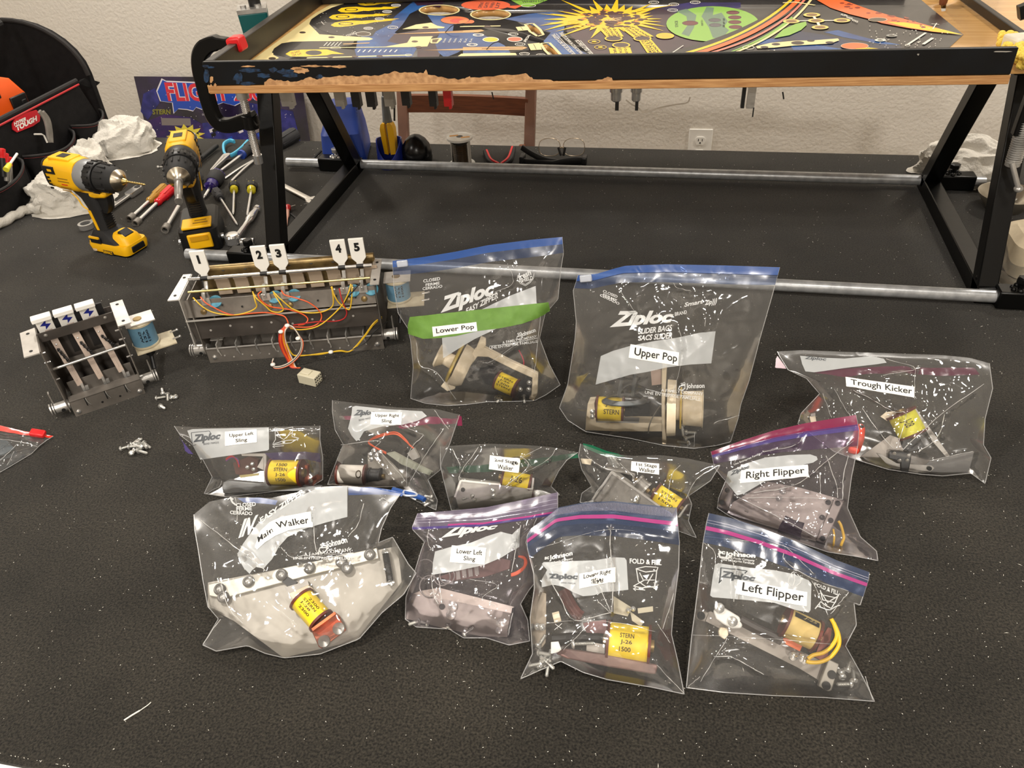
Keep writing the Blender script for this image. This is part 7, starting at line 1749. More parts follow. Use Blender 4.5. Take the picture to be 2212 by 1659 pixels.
b.label([(424, 245), (654, 226), (656, 320), (424, 348)], [('Upper Left', .14, .9, .18, .48), ('Sling', .34, .7, .58, .92)])
t = b.item('sling_assembly', 'slingshot assembly with yellow coil and switch stack inside the Upper Left Sling bag', 'slingshot', 760, 640)
b.coil(t, (752, 535), (985, 542), 84, COILY, [('1500', .3, .62, 0, 0), ('STERN', .25, .65, 0, 0), ('J-26', .3, .6, 0, 0), ('1500', .3, .6, 0, 0)], d=.014, arc=.85)
b.plate(t, 'copper_bracket', COPPER, [(985, 480), (1020, 490), (1015, 600), (1080, 560), (1090, 590), (1060, 640), (1000, 625)], .006, .012)
b.bolts(t, [(1042, 598)], .0036, .003)
b.plate(t, 'base_channel', mat('clouded_base_channel', (150, 152, 154), .4, .5), [(400, 650), (410, 610), (440, 598), (740, 625), (1120, 640), (1100, 668), (700, 680), (410, 690)], -.004, .012, .001)
b.plate(t, 'bent_bracket', FLAN, [(540, 405), (715, 402), (720, 420), (722, 600), (735, 605), (735, 618), (705, 615), (700, 422), (545, 418)], .008, .004)
b.plate(t, 'switch_stack', mat('brown_switch_stack', (84, 52, 44), .6), [(480, 470), (600, 420), (660, 450), (655, 540), (560, 560), (500, 550)], .010, .010)
b.bolts(t, [(585, 500), (620, 475), (630, 515)], .003, .007); b.plate(t, 'switch_blade', mat('yellowed_blade', (190, 176, 120), .5), [(525, 560), (665, 545), (665, 560), (535, 578)], .004, .003)
b.plate(t, 'white_corner', FLAN, [(655, 500), (700, 420), (700, 520)], .006, .003)
for k in range(3): b.rod(t, 'wire', RWIRE if k else mat('violet_wire', (110, 60, 130), .5), [(430, 455 - 8 * k), (470, 430 - 6 * k), (510, 440 + 6 * k), (525, 480 + 10 * k)], .001, .008)

# ------------------------------------------------------------------ Upper Right Sling
b = Bag('small clear zip bag with magenta zipper behind, labelled Upper Right Sling', U, ((1180, 620), (1960, 780)), 30,
        bottom=[(1165, 625), (1400, 640), (1650, 640), (1780, 730), (1950, 810)], right=[(1950, 810), (1960, 740), (1890, 590), (1980, 520), (1995, 450), (2050, 330), (2120, 120)],
        top=[(1200, 15), (1400, 40), (1700, 70), (1950, 78), (2120, 120)], left=[(1165, 625), (1240, 430), (1280, 335), (1220, 230), (1200, 100), (1200, 15)], T=.02, Tb=.04, seed=5.2, wr=1.0,
        creases=[([(1260, 340), (1540, 310), (1480, 380)], .003, .003), ([(1860, 270), (1780, 350), (1740, 450), (1735, 640)], .004, .003), ([(2000, 230), (1880, 400), (1760, 600)], .004, .003), ([(1540, 380), (1740, 610)], .003, .003), ([(1700, 200), (1860, 265)], .003, .003), ([(1940, 90), (2040, 225)], .003, .003)])
b.patch('zip_strip', [(1240, 130), (1330, 125), (1340, 155), (1245, 155)], ZMAG, -.003); b.patch('zip_strip', [(1640, 190), (1900, 130), (2060, 150), (2110, 150), (2090, 190), (1900, 185), (1700, 215)], ZMAG, -.003)
b.patch('zip_strip', [(2105, 125), (2135, 132), (2140, 200), (2105, 200)], ZMAG, .0)
b.patch('write_on_panel', [(1345, 65), (1370, 56), (1600, 80), (1850, 95), (1885, 130), (1820, 165), (1700, 195), (1560, 205), (1430, 240), (1395, 300), (1375, 312), (1340, 270), (1315, 220), (1340, 120)], PANEL)
ziploc(b, [(1365, 85), (1510, 90), (1505, 130), (1352, 140)], GREYPR, shear=.3)
b.words('printed_lettering', [('BRAND / MARQUE', lin_q(1395, 168, 1490, 150, 14))], GREYPR)
b.label([(1484, 102), (1708, 105), (1698, 196), (1477, 192)], [('Upper Right', .14, .92, .14, .46), ('Sling', .36, .7, .56, .9)])
t = b.item('sling_assembly', 'slingshot assembly with white coil and orange wires inside the Upper Right Sling bag', 'slingshot', 1500, 620)
b.coil(t, (1240, 548), (1450, 556), 66, COILW, [('O', .7, .9, 0, 0)], d=.012)
b.plate(t, 'front_plate', SILVERP, [(1455, 400), (1530, 380), (1640, 480), (1740, 590), (1640, 610), (1460, 615)], .014, .002); b.plate(t, 'base_channel', GREYP, [(1180, 625), (1450, 612), (1740, 580), (1745, 640), (1400, 650)], .0, .010)
b.coil(t, (1470, 560), (1560, 565), 52, BLACK, (), d=.012, flm=BLACK)
b.plate(t, 'switch_bar', mat('grey_switch_bar', (170, 172, 156), .5), [(1590, 400), (1640, 390), (1920, 535), (1905, 560), (1700, 480)], .004, .005)
b.plate(t, 'switch_tab', FLAN, [(1740, 400), (1790, 360), (1830, 430), (1780, 450)], .002, .004)
for k in range(2): b.rod(t, 'orange_wire', OWIRE, [(1590, 395 + 8 * k), (1500, 350), (1462, 320 - 6 * k), (1510, 280 + 10 * k), (1600, 252 + 12 * k), (1670, 250 + 14 * k), (1730, 300 + 10 * k), (1760, 340), (1790, 365)], .0011, .004)
b.bolts(t, [(1475, 410), (1500, 385), (1480, 440), (1520, 415), (1545, 395)], .0042, .0, CHROME, 'terminal')
b.screws([(1830, 705), (1860, 735), (1890, 730), (1905, 755), (1870, 760), (1915, 720)], 'loose screw in the lower right tip of the Upper Right Sling bag', 'screws in the Upper Right Sling bag', .011)
# ------------------------------------------------------------------ 2nd Stage Walker
W = ((920, 940), 3.3515)
b = Bag('small clear zip bag with green zipper behind, labelled 2nd Stage Walker', W, ((190, 565), (960, 470)), 36,
        bottom=[(185, 545), (400, 530), (600, 500), (800, 455), (968, 432)], right=[(968, 432), (905, 370), (960, 260), (1020, 180), (1100, 125)],
        top=[(105, 82), (300, 70), (450, 62), (700, 70), (900, 85), (1100, 125)], left=[(185, 545), (160, 450), (130, 330), (105, 220), (105, 82)], T=.018, Tb=.032, seed=6.1, wr=1.1,
        creases=[([(190, 100), (240, 200), (245, 240)], .004, .004), ([(380, 90), (260, 260), (240, 330)], .004, .003), ([(500, 80), (520, 150)], .003, .003), ([(690, 150), (740, 230), (580, 370)], .004, .003), ([(830, 90), (640, 190)], .003, .003), ([(940, 100), (880, 180), (700, 280)], .003, .003)])
b.patch('zip_strip', [(140, 230), (440, 210), (700, 180), (900, 150), (1080, 130), (1090, 165), (900, 200), (700, 230), (440, 262), (160, 275)], tint_mat('green_zip_behind', (20, 84, 60), .5), -.003)
b.patch('zip_strip', [(1030, 140), (1095, 128), (1110, 165), (1040, 172)], ZGREEN, -.002)
b.label([(464, 148), (682, 172), (672, 276), (456, 248)], [('2nd Stage', .16, .93, .16, .46), ('Walker', .28, .8, .58, .9)])
t = b.item('walker_bracket', 'bent steel bracket with small yellow coil inside the 2nd Stage Walker bag', 'bracket', 480, 470)
b.plate(t, 'bracket_face', DULLSTEEL, [(250, 330), (540, 362), (775, 392), (760, 470), (560, 505), (240, 540), (215, 450)], .002, .002)
b.plate(t, 'bright_edge', FLAN, [(203, 448), (245, 328), (262, 322), (540, 352), (540, 364), (258, 336), (216, 450)], -.001, .018)
b.coil(t, (548, 305), (760, 352), 62, COILY, [('J-26', .3, .7, 0, 0)], d=.018)
b.plate(t, 'right_tab', FLAN, [(770, 310), (785, 312), (775, 395), (730, 392), (732, 384), (764, 384)], .0, .006)
b.bolts(t, [(485, 403), (487, 438)], .004, .0); b.holes(t, [(268, 395)], .003, .001)
b.screws([(325, 445), (355, 470), (340, 440)], 'loose screw lying against the bracket in the 2nd Stage Walker bag', 'screws in the 2nd Stage Walker bag')

# ------------------------------------------------------------------ 1st Stage Walker
b = Bag('small clear zip bag with green zipper behind, labelled 1st Stage Walker', W, ((1120, 480), (1950, 740)), 36,
        bottom=[(1115, 485), (1350, 560), (1600, 600), (1820, 690), (1958, 742)], right=[(1958, 742), (1900, 620), (1925, 500), (1900, 440), (2060, 330), (2130, 218)],
        top=[(1120, 62), (1300, 130), (1500, 150), (1700, 145), (1900, 170), (2130, 218)], left=[(1115, 485), (1130, 420), (1200, 370), (1130, 250), (1105, 150), (1120, 62)], T=.018, Tb=.034, seed=7.5, wr=1.1,
        creases=[([(1160, 150), (1300, 240), (1510, 280)], .003, .003), ([(1340, 270), (1200, 460)], .004, .003), ([(1840, 220), (1780, 290), (1740, 480)], .003, .003), ([(2110, 220), (1960, 320), (1880, 460)], .004, .003), ([(1400, 200), (1500, 300)], .003, .003)])
b.patch('zip_strip', [(1130, 60), (1200, 75), (1300, 115), (1440, 150), (1330, 160), (1220, 120), (1140, 85)], ZGREEN, -.004)
b.label([(1490, 192), (1690, 210), (1690, 290), (1486, 262)], [('1st Stage', .18, .92, .1, .46), ('Walker', .28, .86, .52, .92)])
t = b.item('walker_bracket', 'bent steel bracket with yellow coil at its right end inside the 1st Stage Walker bag', 'bracket', 1550, 600)
b.plate(t, 'bracket_face', DULLSTEEL, [(1345, 272), (1690, 520), (1660, 640), (1400, 560), (1210, 470)], .002, .002)
b.plate(t, 'bright_edge', FLAN, [(1202, 460), (1340, 262), (1352, 262), (1695, 512), (1690, 524), (1346, 280), (1214, 466)], -.001, .016)
b.plate(t, 'upper_tab', DULLSTEEL, [(1290, 238), (1330, 232), (1512, 275), (1508, 330), (1495, 330), (1494, 290), (1300, 250)], .006, .004)
b.coil(t, (1660, 408), (1842, 528), 64, COILY, [('STERN', .2, .8, 0, 0), ('J-26', .25, .65, 0, 0), ('1500', .25, .8, 0, 0)], d=.010)
b.plate(t, 'end_tab', FLAN, [(1822, 592), (1885, 505), (1895, 508), (1835, 598)], -.001, .012)
b.coil(t, (1530, 330), (1600, 395), 50, DULLSTEEL, (), d=.012, flm=STEEL)
b.bolts(t, [(1527, 453), (1517, 478)], .004, -.001)
t = b.item('coil_spring', 'small silver springs at the top left inside the 1st Stage Walker bag', 'spring', 1360, 200)
for k in range(2):
    a_, b_ = b.on(1330 + 18 * k, 170, .004), b.on(1370 + 18 * k, 225, .004); mb = MB(); mb.tube([a_.lerp(b_, j / 60) + V(.0035 * math.cos(j * .8), 0, .0035 * math.sin(j * .8)) for j in range(61)], .0007, 5); mb.build('spring_wire', SCREWM, t)
t = b.item('plastic_tab', 'small beige plastic tab at the left inside the 1st Stage Walker bag', 'tab', 1160, 190); b.plate(t, 'tab_plate', CREAM, [(1120, 170), (1200, 175), (1190, 215), (1130, 205)], .004, .003)

# ------------------------------------------------------------------ Right Flipper
b = Bag('clear zip bag with purple and magenta zipper labelled Right Flipper', ((1520, 880), 4.6075), ((140, 1050), (1730, 1520)), 42,
        bottom=[(135, 1000), (240, 1070), (420, 1160), (700, 1250), (1000, 1360), (1240, 1440), (1500, 1480), (1735, 1525)], right=[(1735, 1525), (1720, 1430), (1560, 1290), (1430, 1000), (1470, 700), (1530, 400), (1545, 230), (1515, 75)],
        top=[(75, 440), (380, 330), (700, 230), (1000, 160), (1300, 110), (1515, 75)], left=[(135, 1000), (150, 900), (220, 730), (180, 690), (110, 600), (75, 440)], T=.02, Tb=.036, seed=8.3, wr=1.05, film=FILMP,
        creases=[([(1010, 245), (920, 370), (600, 440)], .004, .003), ([(1490, 330), (1200, 550), (1080, 660), (860, 790), (500, 850)], .004, .003), ([(330, 890), (700, 1070), (1110, 1285)], .004, .003), ([(400, 900), (900, 900), (1380, 915)], .003, .003), ([(1220, 480), (1320, 780), (1330, 900)], .004, .003), ([(1440, 480), (1390, 700), (1385, 910)], .004, .003), ([(1160, 650), (1165, 860)], .003, .003)])
b.band('zip_strip', .93, 1.0, ZMAG); b.band('zip_line', .90, .93, ZPURP, .001); b.band('zip_tint', .80, .90, tint_mat('purple_tint_band', (112, 92, 124), .26), .0006)
b.ridge('zip_ridge', .935, .0007, ZPURP)
b.patch('write_on_panel', [(345, 600), (420, 560), (620, 500), (850, 475), (1060, 468), (1125, 490), (1135, 520), (1090, 550), (1000, 570), (800, 660), (600, 740), (400, 860), (330, 880), (290, 820), (220, 740), (245, 640)], PANEL)
ziploc(b, [(270, 640), (455, 570), (460, 610), (270, 690)], GREYPR, shear=.2)
b.words('printed_lettering', [('Une Entreprise Familiale', lin_q(310, 585, 585, 470, 24))], bold=.01)
b.label([(375, 628), (700, 582), (1035, 574)][:1] + [(1036, 572), (1054, 690), (364, 755)], [('Right Flipper', .08, .94, .16, .86)])
t = b.item('flipper_bracket', 'large grey steel flipper base plate with bent ends inside the Right Flipper bag', 'flipper base', 800, 1150)
b.plate(t, 'base_plate', GREYP, [(290, 945), (640, 740), (960, 800), (1330, 905), (1300, 1000), (1215, 1345), (960, 1285), (1005, 1150), (900, 1120), (815, 1075), (740, 1205), (500, 1130), (250, 1030)], .002, .003)
b.plate(t, 'bent_end', GREYP, [(205, 785), (300, 835), (245, 1030), (135, 985)], -.001, .012, .001); b.plate(t, 'bent_end', GREYP, [(1300, 905), (1400, 930), (1205, 1360), (1115, 1325)], -.004, .010, .001)
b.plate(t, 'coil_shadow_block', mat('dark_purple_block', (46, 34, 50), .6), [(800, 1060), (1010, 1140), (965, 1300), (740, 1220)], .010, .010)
b.holes(t, [(235, 825), (180, 945), (1240, 945), (1335, 955), (1180, 1095), (1265, 1125), (1185, 1305)], .0034, -.0055)
b.bolts(t, [(785, 835), (750, 905)], .0042, .0); b.rod(t, 'plate_mark', DULLSTEEL, [(410, 1025), (445, 1040)], .0012, .001)
for k, P_ in enumerate(([(1340, 1130), (1365, 1170), (1385, 1240), (1395, 1300), (1380, 1340), (1365, 1380)], [(1290, 1210), (1300, 1290), (1290, 1380)])): b.rod(t, 'yellow_wire', YWIRE, P_, .0017 - .0004 * k, .004)

# ------------------------------------------------------------------ Main Walker
b = Bag('large clear zip bag with blue zipper folded behind, labelled Main Walker', ((390, 1040), 4.147), ((200, 1630), (1700, 1600)), 64,
        bottom=[(200, 1465), (320, 1520), (600, 1470), (760, 1540), (930, 1580), (1250, 1545), (1600, 1410), (1800, 1180), (2000, 1010), (2110, 820)], right=[(2110, 820), (2040, 740), (1900, 500), (1770, 550), (1800, 420), (1880, 240), (1970, 110)],
        top=[(120, 295), (260, 180), (480, 135), (800, 150), (1100, 85), (1250, 45), (1500, 40), (1750, 65), (1970, 110)], left=[(200, 1465), (340, 1230), (245, 1120), (200, 880), (160, 620), (125, 420), (120, 295)], T=.016, Tb=.022, seed=9.4, wr=1.2,
        creases=[([(160, 330), (430, 540), (640, 700), (760, 800)], .005, .004), ([(490, 140), (510, 270), (500, 370)], .003, .003), ([(1195, 280), (1200, 540), (1230, 660)], .004, .003), ([(1640, 200), (1590, 380), (1510, 480)], .004, .004), ([(900, 590), (1030, 690), (1300, 660), (1550, 640)], .003, .003), ([(1800, 140), (1850, 170)], .003, .003), ([(350, 870), (430, 1130), (560, 1270)], .003, .003), ([(200, 1460), (360, 1230)], .004, .005), ([(780, 1070), (1040, 1280)], .003, .003)])
b.patch('zip_strip', [(500, 140), (700, 135), (860, 160), (840, 200), (700, 185), (560, 180)], ZBLUE, -.004); b.patch('zip_strip', [(1500, 50), (1700, 45), (1880, 70), (2000, 100), (1980, 130), (1850, 110), (1700, 110), (1500, 115)], ZBLUE, -.002)
mb = MB(); mb.tube([at(*b.c(x, y), .05) for x, y in [(1900, 72), (2020, 105), (2150, 145), (2185, 165)]], .0035, 8, 0, 4); mb.build('zip_tail', ZBLUE, b.t)
mb = MB(); mb.tube([at(*b.c(x, y), .053) for x, y in [(2005, 80), (2090, 95), (2115, 125), (2010, 125), (1995, 100)]], .0014, 6, 0, 4, True); mb.build('slider', bpy.data.materials['clear_slider'], b.t)
b.patch('write_on_panel', [(690, 380), (900, 230), (1080, 130), (1240, 55), (1495, 45), (1495, 320), (1300, 370), (1100, 430), (960, 500), (880, 590), (820, 700), (740, 785), (640, 700), (510, 650), (560, 560)], PANEL)
b.patch('write_on_panel', [(510, 640), (640, 700), (740, 780), (680, 765), (640, 800), (620, 830), (570, 780), (530, 710)], PANEL)
b.words('printed_logo', [('EASY ZIPPER', [(700, 340), (1090, 70), (1120, 105), (715, 385)])], bold=.035, shear=.2)
b.words('printed_logo', [('IN', [(545, 350), (700, 300), (640, 470), (520, 510)])], bold=.05, shear=.3)
b.words('printed_lettering', [('CLOSED', lin_q(500, 235, 678, 222, 36)), ('FERME', lin_q(500, 268, 642, 262, 34)), ('CERRADO', lin_q(445, 295, 645, 308, 32))], bold=.025)
b.strokes('printed_arrow', [[(500, 215), (470, 190), (450, 150)], [(425, 165), (450, 145), (475, 165)]], .0011)
johnson(b, lin_q(1258, 595, 1310, 580, 32), lin_q(1315, 615, 1505, 565, 72), [('A FAMILY COMPANY', lin_q(1110, 668, 1535, 625, 26))], [(1010, 690), (1100, 660), (1300, 690), (1550, 645)], [('UNE ENTREPRISE FAMILIALE', lin_q(1010, 700, 1550, 705, 26))])
b.strokes('printed_mark', [[(1310, 595), (1250, 600), (1238, 625), (1270, 640), (1308, 620), (1310, 575)]], .0009)
Q_ = [(715, 420), (945, 290), (1172, 270), (1180, 412), (960, 425), (690, 610)]
b.patch('paper_label', [(720, 445), (800, 370), (900, 325), (1030, 300), (1172, 272), (1182, 412), (1080, 420), (960, 445), (850, 490), (760, 550), (690, 612), (668, 590), (690, 520)], PAPER, .0014)['label'] = 'white curved paper label reading Main Walker'
b.words('label_lettering', [('Main', [(690, 505), (820, 410), (835, 455), (700, 555)]), ('Walker', [(852, 372), (1152, 318), (1158, 378), (872, 425)])], INK, .002, bold=.012)
t = b.item('walker_plate', 'large pale aluminium plate with bar and yellow coil inside the Main Walker bag', 'plate', 1100, 1200)
b.plate(t, 'main_plate', SILVERP, [(245, 905), (1100, 745), (1940, 580), (1965, 760), (1980, 900), (1570, 1425), (920, 1580), (480, 1250), (245, 1130)], .006, .003)
b.plate(t, 'angle_bar', mat('bar_aluminium', (200, 196, 186), .45, .6), [(245, 920), (1760, 590), (1775, 690), (1200, 830), (380, 1050), (255, 1025)], .001, .005, .001)
GROM = mat('smoked_grommet', (110, 108, 104), .3)
for (x, y) in [(350, 965), (382, 1035), (608, 895), (1155, 775), (1440, 720), (1490, 775), (1695, 655), (905, 835)]:
    p = b.on(x, y, -.001); mb = MB(); mb.lathe(p, b.n, [(-.002, .007), (.001, .007), (.003, .0055), (.0032, .004), (.0015, .0036)], 22); gm = mb.build('grommet', GROM, t)
    mb = MB(); mb.lathe(p, b.n, [(.0, .0038), (.002, .0036), (.003, .001)], 14); mb.build('rivet', STEEL, gm)
b.coil(t, (1078, 1045), (1266, 1256), 104, COILY, [('2300', .3, .75, 0, 0), ('STERN', .2, .75, 0, 0), ('J-28', .2, .62, 0, 0), ('2300', .25, .7, 0, 0)], d=-.008)
b.plate(t, 'copper_bracket', COPPER, [(1170, 1335), (1390, 1175), (1412, 1190), (1482, 1330), (1260, 1497), (1235, 1480)], -.002, .004, .001); b.plate(t, 'copper_flange', COPPER, [(1172, 1318), (1380, 1166), (1392, 1186), (1184, 1340)], -.024, .024)
b.bolts(t, [(1415, 1318), (1285, 1432)], .0072, -.0035, STEEL)
b.plate(t, 'cream_block', CREAM, [(965, 1005), (1140, 925), (1185, 955), (1020, 1075)], -.010, .012, .001); b.plate(t, 'plunger_yoke', DULLSTEEL, [(930, 950), (1030, 920), (1140, 890), (1150, 930), (970, 1010)], -.006, .010)
b.plate(t, 'yoke_arm', BLACK, [(905, 900), (960, 850), (1045, 900), (1000, 960)], .0, .004)
a_, b_ = b.on(1838, 650, -.004), b.on(1878, 890, -.004); mb = MB(); ns = 150
d_ = (b_ - a_).normalized(); e1 = d_.cross(b.n)
mb.tube([a_.lerp(b_, j / ns) + (e1 * math.cos(j * .9) + b.n * math.sin(j * .9)) * .0036 for j in range(ns + 1)], .0008, 5); mb.build('return_spring', mat('dark_spring', (70, 70, 70), .4, .8), t)
b.bolts(t, [(1835, 635), (1870, 880), (1885, 905)], .0046, -.002)

# ------------------------------------------------------------------ Lower Left Sling
b = Bag('small clear zip bag with lilac zipper labelled Lower Left Sling', ((850, 1050), 4.484), ((120, 1320), (1330, 1500)), 52,
        bottom=[(115, 1290), (220, 1365), (540, 1385), (680, 1470), (900, 1470), (1120, 1540), (1320, 1500)], right=[(1320, 1500), (1300, 1300), (1230, 1140), (1310, 1010), (1365, 940), (1350, 760), (1280, 540), (1330, 450), (1590, 245), (1590, 60)],
        top=[(235, 265), (600, 235), (900, 205), (1200, 145), (1590, 60)], left=[(115, 1290), (120, 1080), (190, 880), (270, 620), (300, 540), (185, 420), (185, 390), (235, 265)], T=.02, Tb=.035, seed=10.2, wr=1.1, film=FILMP,
        creases=[([(360, 320), (330, 520), (370, 620)], .003, .003), ([(1230, 380), (1140, 830)], .004, .003), ([(1400, 270), (1310, 500)], .004, .004), ([(370, 840), (380, 1000), (430, 1140)], .004, .003), ([(450, 960), (470, 1140)], .003, .003), ([(740, 900), (1000, 960), (860, 1080), (980, 1160)], .003, .003), ([(1150, 1230), (1110, 1440)], .003, .004)])
b.band('zip_tint', .845, 1.0, ZVIOLET, .0007); b.band('zip_strip', .852, .872, ZPURP, .0014); b.band('zip_line', .872, .888, ZPINK, .0015, .25, 1.0)
for v in (.91, .935, .96): b.ridge('zip_ridge', v, .0005, ZCLR)
b.patch('write_on_panel', [(405, 635), (560, 590), (750, 550), (900, 490), (1040, 445), (1150, 470), (1225, 400), (1215, 590), (1050, 690), (880, 765), (600, 825), (378, 860), (385, 740)], PANEL)
ziploc(b, [(490, 385), (1020, 370), (1000, 430), (455, 540)], shear=.3)
b.label([(568, 578), (900, 600), (885, 762), (548, 738)], [('Lower Left', .16, .9, .16, .46), ('Sling', .38, .72, .58, .92)])
t = b.item('sling_bracket', 'grey steel slingshot channel bracket with bolts inside the Lower Left Sling bag', 'bracket', 700, 1330)
b.plate(t, 'channel_face', GREYP, [(125, 1160), (190, 1042), (650, 1130), (1148, 1235), (1100, 1462), (850, 1455), (500, 1380), (122, 1285)], .004, .002); b.plate(t, 'channel_top', mat('bright_channel_top', (206, 198, 188), .32, .7), [(190, 1042), (260, 1015), (440, 985), (800, 1075), (1165, 1170), (1148, 1238)], .006, .003)
b.holes(t, [(470, 1168), (930, 1320)], .0036, .003); b.bolts(t, [(572, 1165), (558, 1245), (1042, 1332), (1020, 1412)], .0062, .002)
b.plate(t, 'right_flange', BLACK, [(1150, 1180), (1175, 1175), (1120, 1450), (1095, 1455)], .003, .006)
t2 = b.item('switch_stack', 'brown leaf switch stack with wire loops above the bracket in the Lower Left Sling bag', 'switch', 720, 960)
b.plate(t2, 'stack_body', mat('brown_stack', (110, 80, 74), .6), [(430, 880), (620, 820), (880, 760), (1050, 700), (1130, 720), (1120, 800), (880, 880), (560, 920)], .016, .008)
for k in range(4): b.plate(t2, 'switch_blade', DULLSTEEL, [(600 + 60 * k, 820 - 14 * k), (640 + 60 * k, 812 - 14 * k), (650 + 60 * k, 900 - 14 * k), (610 + 60 * k, 908 - 14 * k)], .014, .002)
for k in range(3): b.rod(t2, 'orange_wire', OWIRE, [(1140, 870 - 8 * k), (1200, 850 - 10 * k), (1260, 800 - 8 * k), (1288 - 8 * k, 740), (1265, 690 + 6 * k), (1210, 680)], .0012, .006)
for (x, y, r) in [(310, 805, .0115), (350, 970, .0125), (470, 880, .010), (520, 870, .009)]:
    p = b.on(x, y, .002); e1 = b.n.cross(V(0, 0, 1)).normalized(); e2 = b.n.cross(e1); mb = MB(); mb.tube([p + (e1 * math.cos(a) + e2 * math.sin(a)) * r for a in [2 * math.pi * k / 30 for k in range(30)]], .0007, 6, closed=True); mb.build('wire_ring', STEEL, t2)
b.screws([(330, 1330), (530, 1360), (690, 1430), (240, 1310), (700, 1400)], 'loose screw at the bottom of the Lower Left Sling bag', 'screws in the Lower Left Sling bag')

# ------------------------------------------------------------------ Lower Right Sling
b = Bag('clear zip bag with pink and blue zipper showing FOLD & FILL, labelled Lower Right Sling', ((1100, 1070), 3.77), ((95, 1495), (1425, 1615)), 56,
        bottom=[(92, 1495), (280, 1410), (420, 1350), (600, 1440), (800, 1500), (1150, 1560), (1425, 1618)], right=[(1425, 1618), (1370, 1340), (1320, 1130), (1340, 900), (1380, 600), (1385, 380), (1360, 100)],
        top=[(180, 270), (300, 180), (400, 100), (600, 60), (850, 48), (1100, 75), (1360, 100)], left=[(92, 1495), (190, 1290), (170, 1000), (205, 760), (200, 640), (150, 440), (145, 330), (180, 270)], T=.018, Tb=.036, seed=11.6, wr=.85,
        creases=[([(300, 640), (420, 840), (530, 1015), (820, 955)], .005, .003), ([(830, 960), (720, 700), (660, 600)], .004, .003), ([(835, 950), (845, 700), (825, 440), (825, 280)], .005, .003), ([(830, 960), (720, 860)], .003, .003), ([(1250, 1090), (1340, 800)], .003, .003), ([(1210, 1050), (1310, 1200)], .003, .003), ([(1200, 1380), (1420, 1610)], .004, .004), ([(100, 1490), (300, 1400)], .003, .005), ([(250, 430), (820, 280), (1370, 360)], .002, .004), ([(210, 1060), (500, 1020), (900, 1040), (1190, 1110)], .002, .003), ([(440, 1260), (650, 1050)], .003, .003)])
b.band('zip_tint', .87, 1.0, ZNAVY, .0007); b.band('zip_strip', .90, .922, ZPINK, .0014); b.band('zip_tint', .80, .87, tint_mat('pale_blue_band', (96, 112, 150), .16), .0005)
for k in range(60): pass
mb = MB()
for k in range(96):
    u = .12 + .87 * k / 95; a_, b_ = b.surf(u, .945, .0012), b.surf(u, .992, .0012); mb.tube([a_, b_], .00035, 4)
o = mb.build('zip_ribs', ZCLR, b.t); o['kind'] = 'stuff'
b.patch('write_on_panel', [(268, 560), (280, 545), (330, 600), (400, 625), (470, 620), (560, 570), (700, 530), (850, 505), (940, 510), (955, 530), (970, 770), (880, 780), (760, 790), (690, 815), (600, 822), (520, 790), (440, 745), (350, 730), (268, 750), (265, 690), (310, 610)], PANEL)
ziploc(b, [(300, 640), (560, 640), (560, 700), (330, 690)], GREYPR, shear=.2)
b.words('printed_lettering', [('BRAND / MARQUE', lin_q(420, 720, 540, 728, 14))], GREYPR)
b.words('printed_lettering', [('sc', lin_q(290, 525, 330, 520, 22)), ('Johnson', lin_q(330, 540, 522, 500, 48))], bold=.04, shear=.15); b.words('printed_lettering', [('A Family Company', lin_q(345, 565, 522, 528, 22)), ('Une Entreprise Familiale', lin_q(345, 588, 525, 548, 20))], bold=.015, shear=.1)
b.words('printed_lettering', [('FOLD & FILL', [(980, 515), (1240, 530), (1238, 572), (980, 556)])], bold=.03)
b.strokes('printed_drawing', [[(1030, 600), (1110, 582), (1210, 590), (1200, 615), (1110, 625), (1030, 600)], [(1035, 605), (1050, 700), (1110, 745), (1185, 750), (1200, 610)], [(1010, 740), (1100, 690), (1190, 690), (1180, 745), (1080, 755), (1010, 740)], [(1060, 630), (1090, 690)], [(1170, 640), (1120, 720)], [(1105, 773), (1010, 763), (1030, 752)], [(1010, 763), (1030, 778)]], .0006)
b.patch('printed_mark', [(1085, 655), (1140, 645), (1118, 685)], PRINT, .001)
b.strokes('printed_mark', [[(375, 1045), (430, 1085)], [(430, 1040), (370, 1095)]], .0004)
b.label([(570, 640), (858, 588), (856, 702), (568, 762)], [('Lower Right', .12, .92, .1, .48), ('Sling', .34, .68, .54, .92)])
t = b.item('sling_assembly', 'slingshot assembly with yellow coil on a pinkish base bar in the Lower Right Sling bag', 'slingshot', 830, 1380)
b.coil(t, (795, 1180), (1150, 1225), 138, COILY, [('STERN', .3, .62, 0, 0), ('J-26', .32, .58, 0, 0), ('1500', .3, .56, 0, 0)], d=.006, flm=FLANGE, arc=.55, fl=1.12)
b.plate(t, 'base_bar', PINKM, [(440, 1245), (600, 1265), (770, 1290), (1205, 1378), (1208, 1400), (1195, 1456), (1160, 1455), (800, 1395), (470, 1330), (380, 1290)], -.008, .006, .0015, 'pinkish washed steel bar')
b.plate(t, 'side_plate', mat('rosy_side_plate', (130, 92, 92), .5), [(600, 1040), (790, 1010), (800, 1285), (690, 1275)], .018, .003); b.plate(t, 'yoke_plate', GREYP, [(632, 1190), (782, 1215), (775, 1292), (628, 1265)], .0, .008)
b.rod(t, 'plunger', BLACK, [(350, 1170), (560, 1160), (780, 1170)], .006, .008, 0, .012); b.plate(t, 'white_tab', FLAN, [(340, 1195), (400, 1190), (430, 1270), (340, 1290)], -.002, .006); b.plate(t, 'copper_tab', COPPER, [(1130, 1150), (1150, 1145), (1130, 1370), (1112, 1365)], -.004, .01)
b.rod(t, 'brown_lug', mat('brown_lug', (96, 50, 46), .5), [(440, 770), (490, 870), (550, 960), (590, 990)], .007, .02, 4)
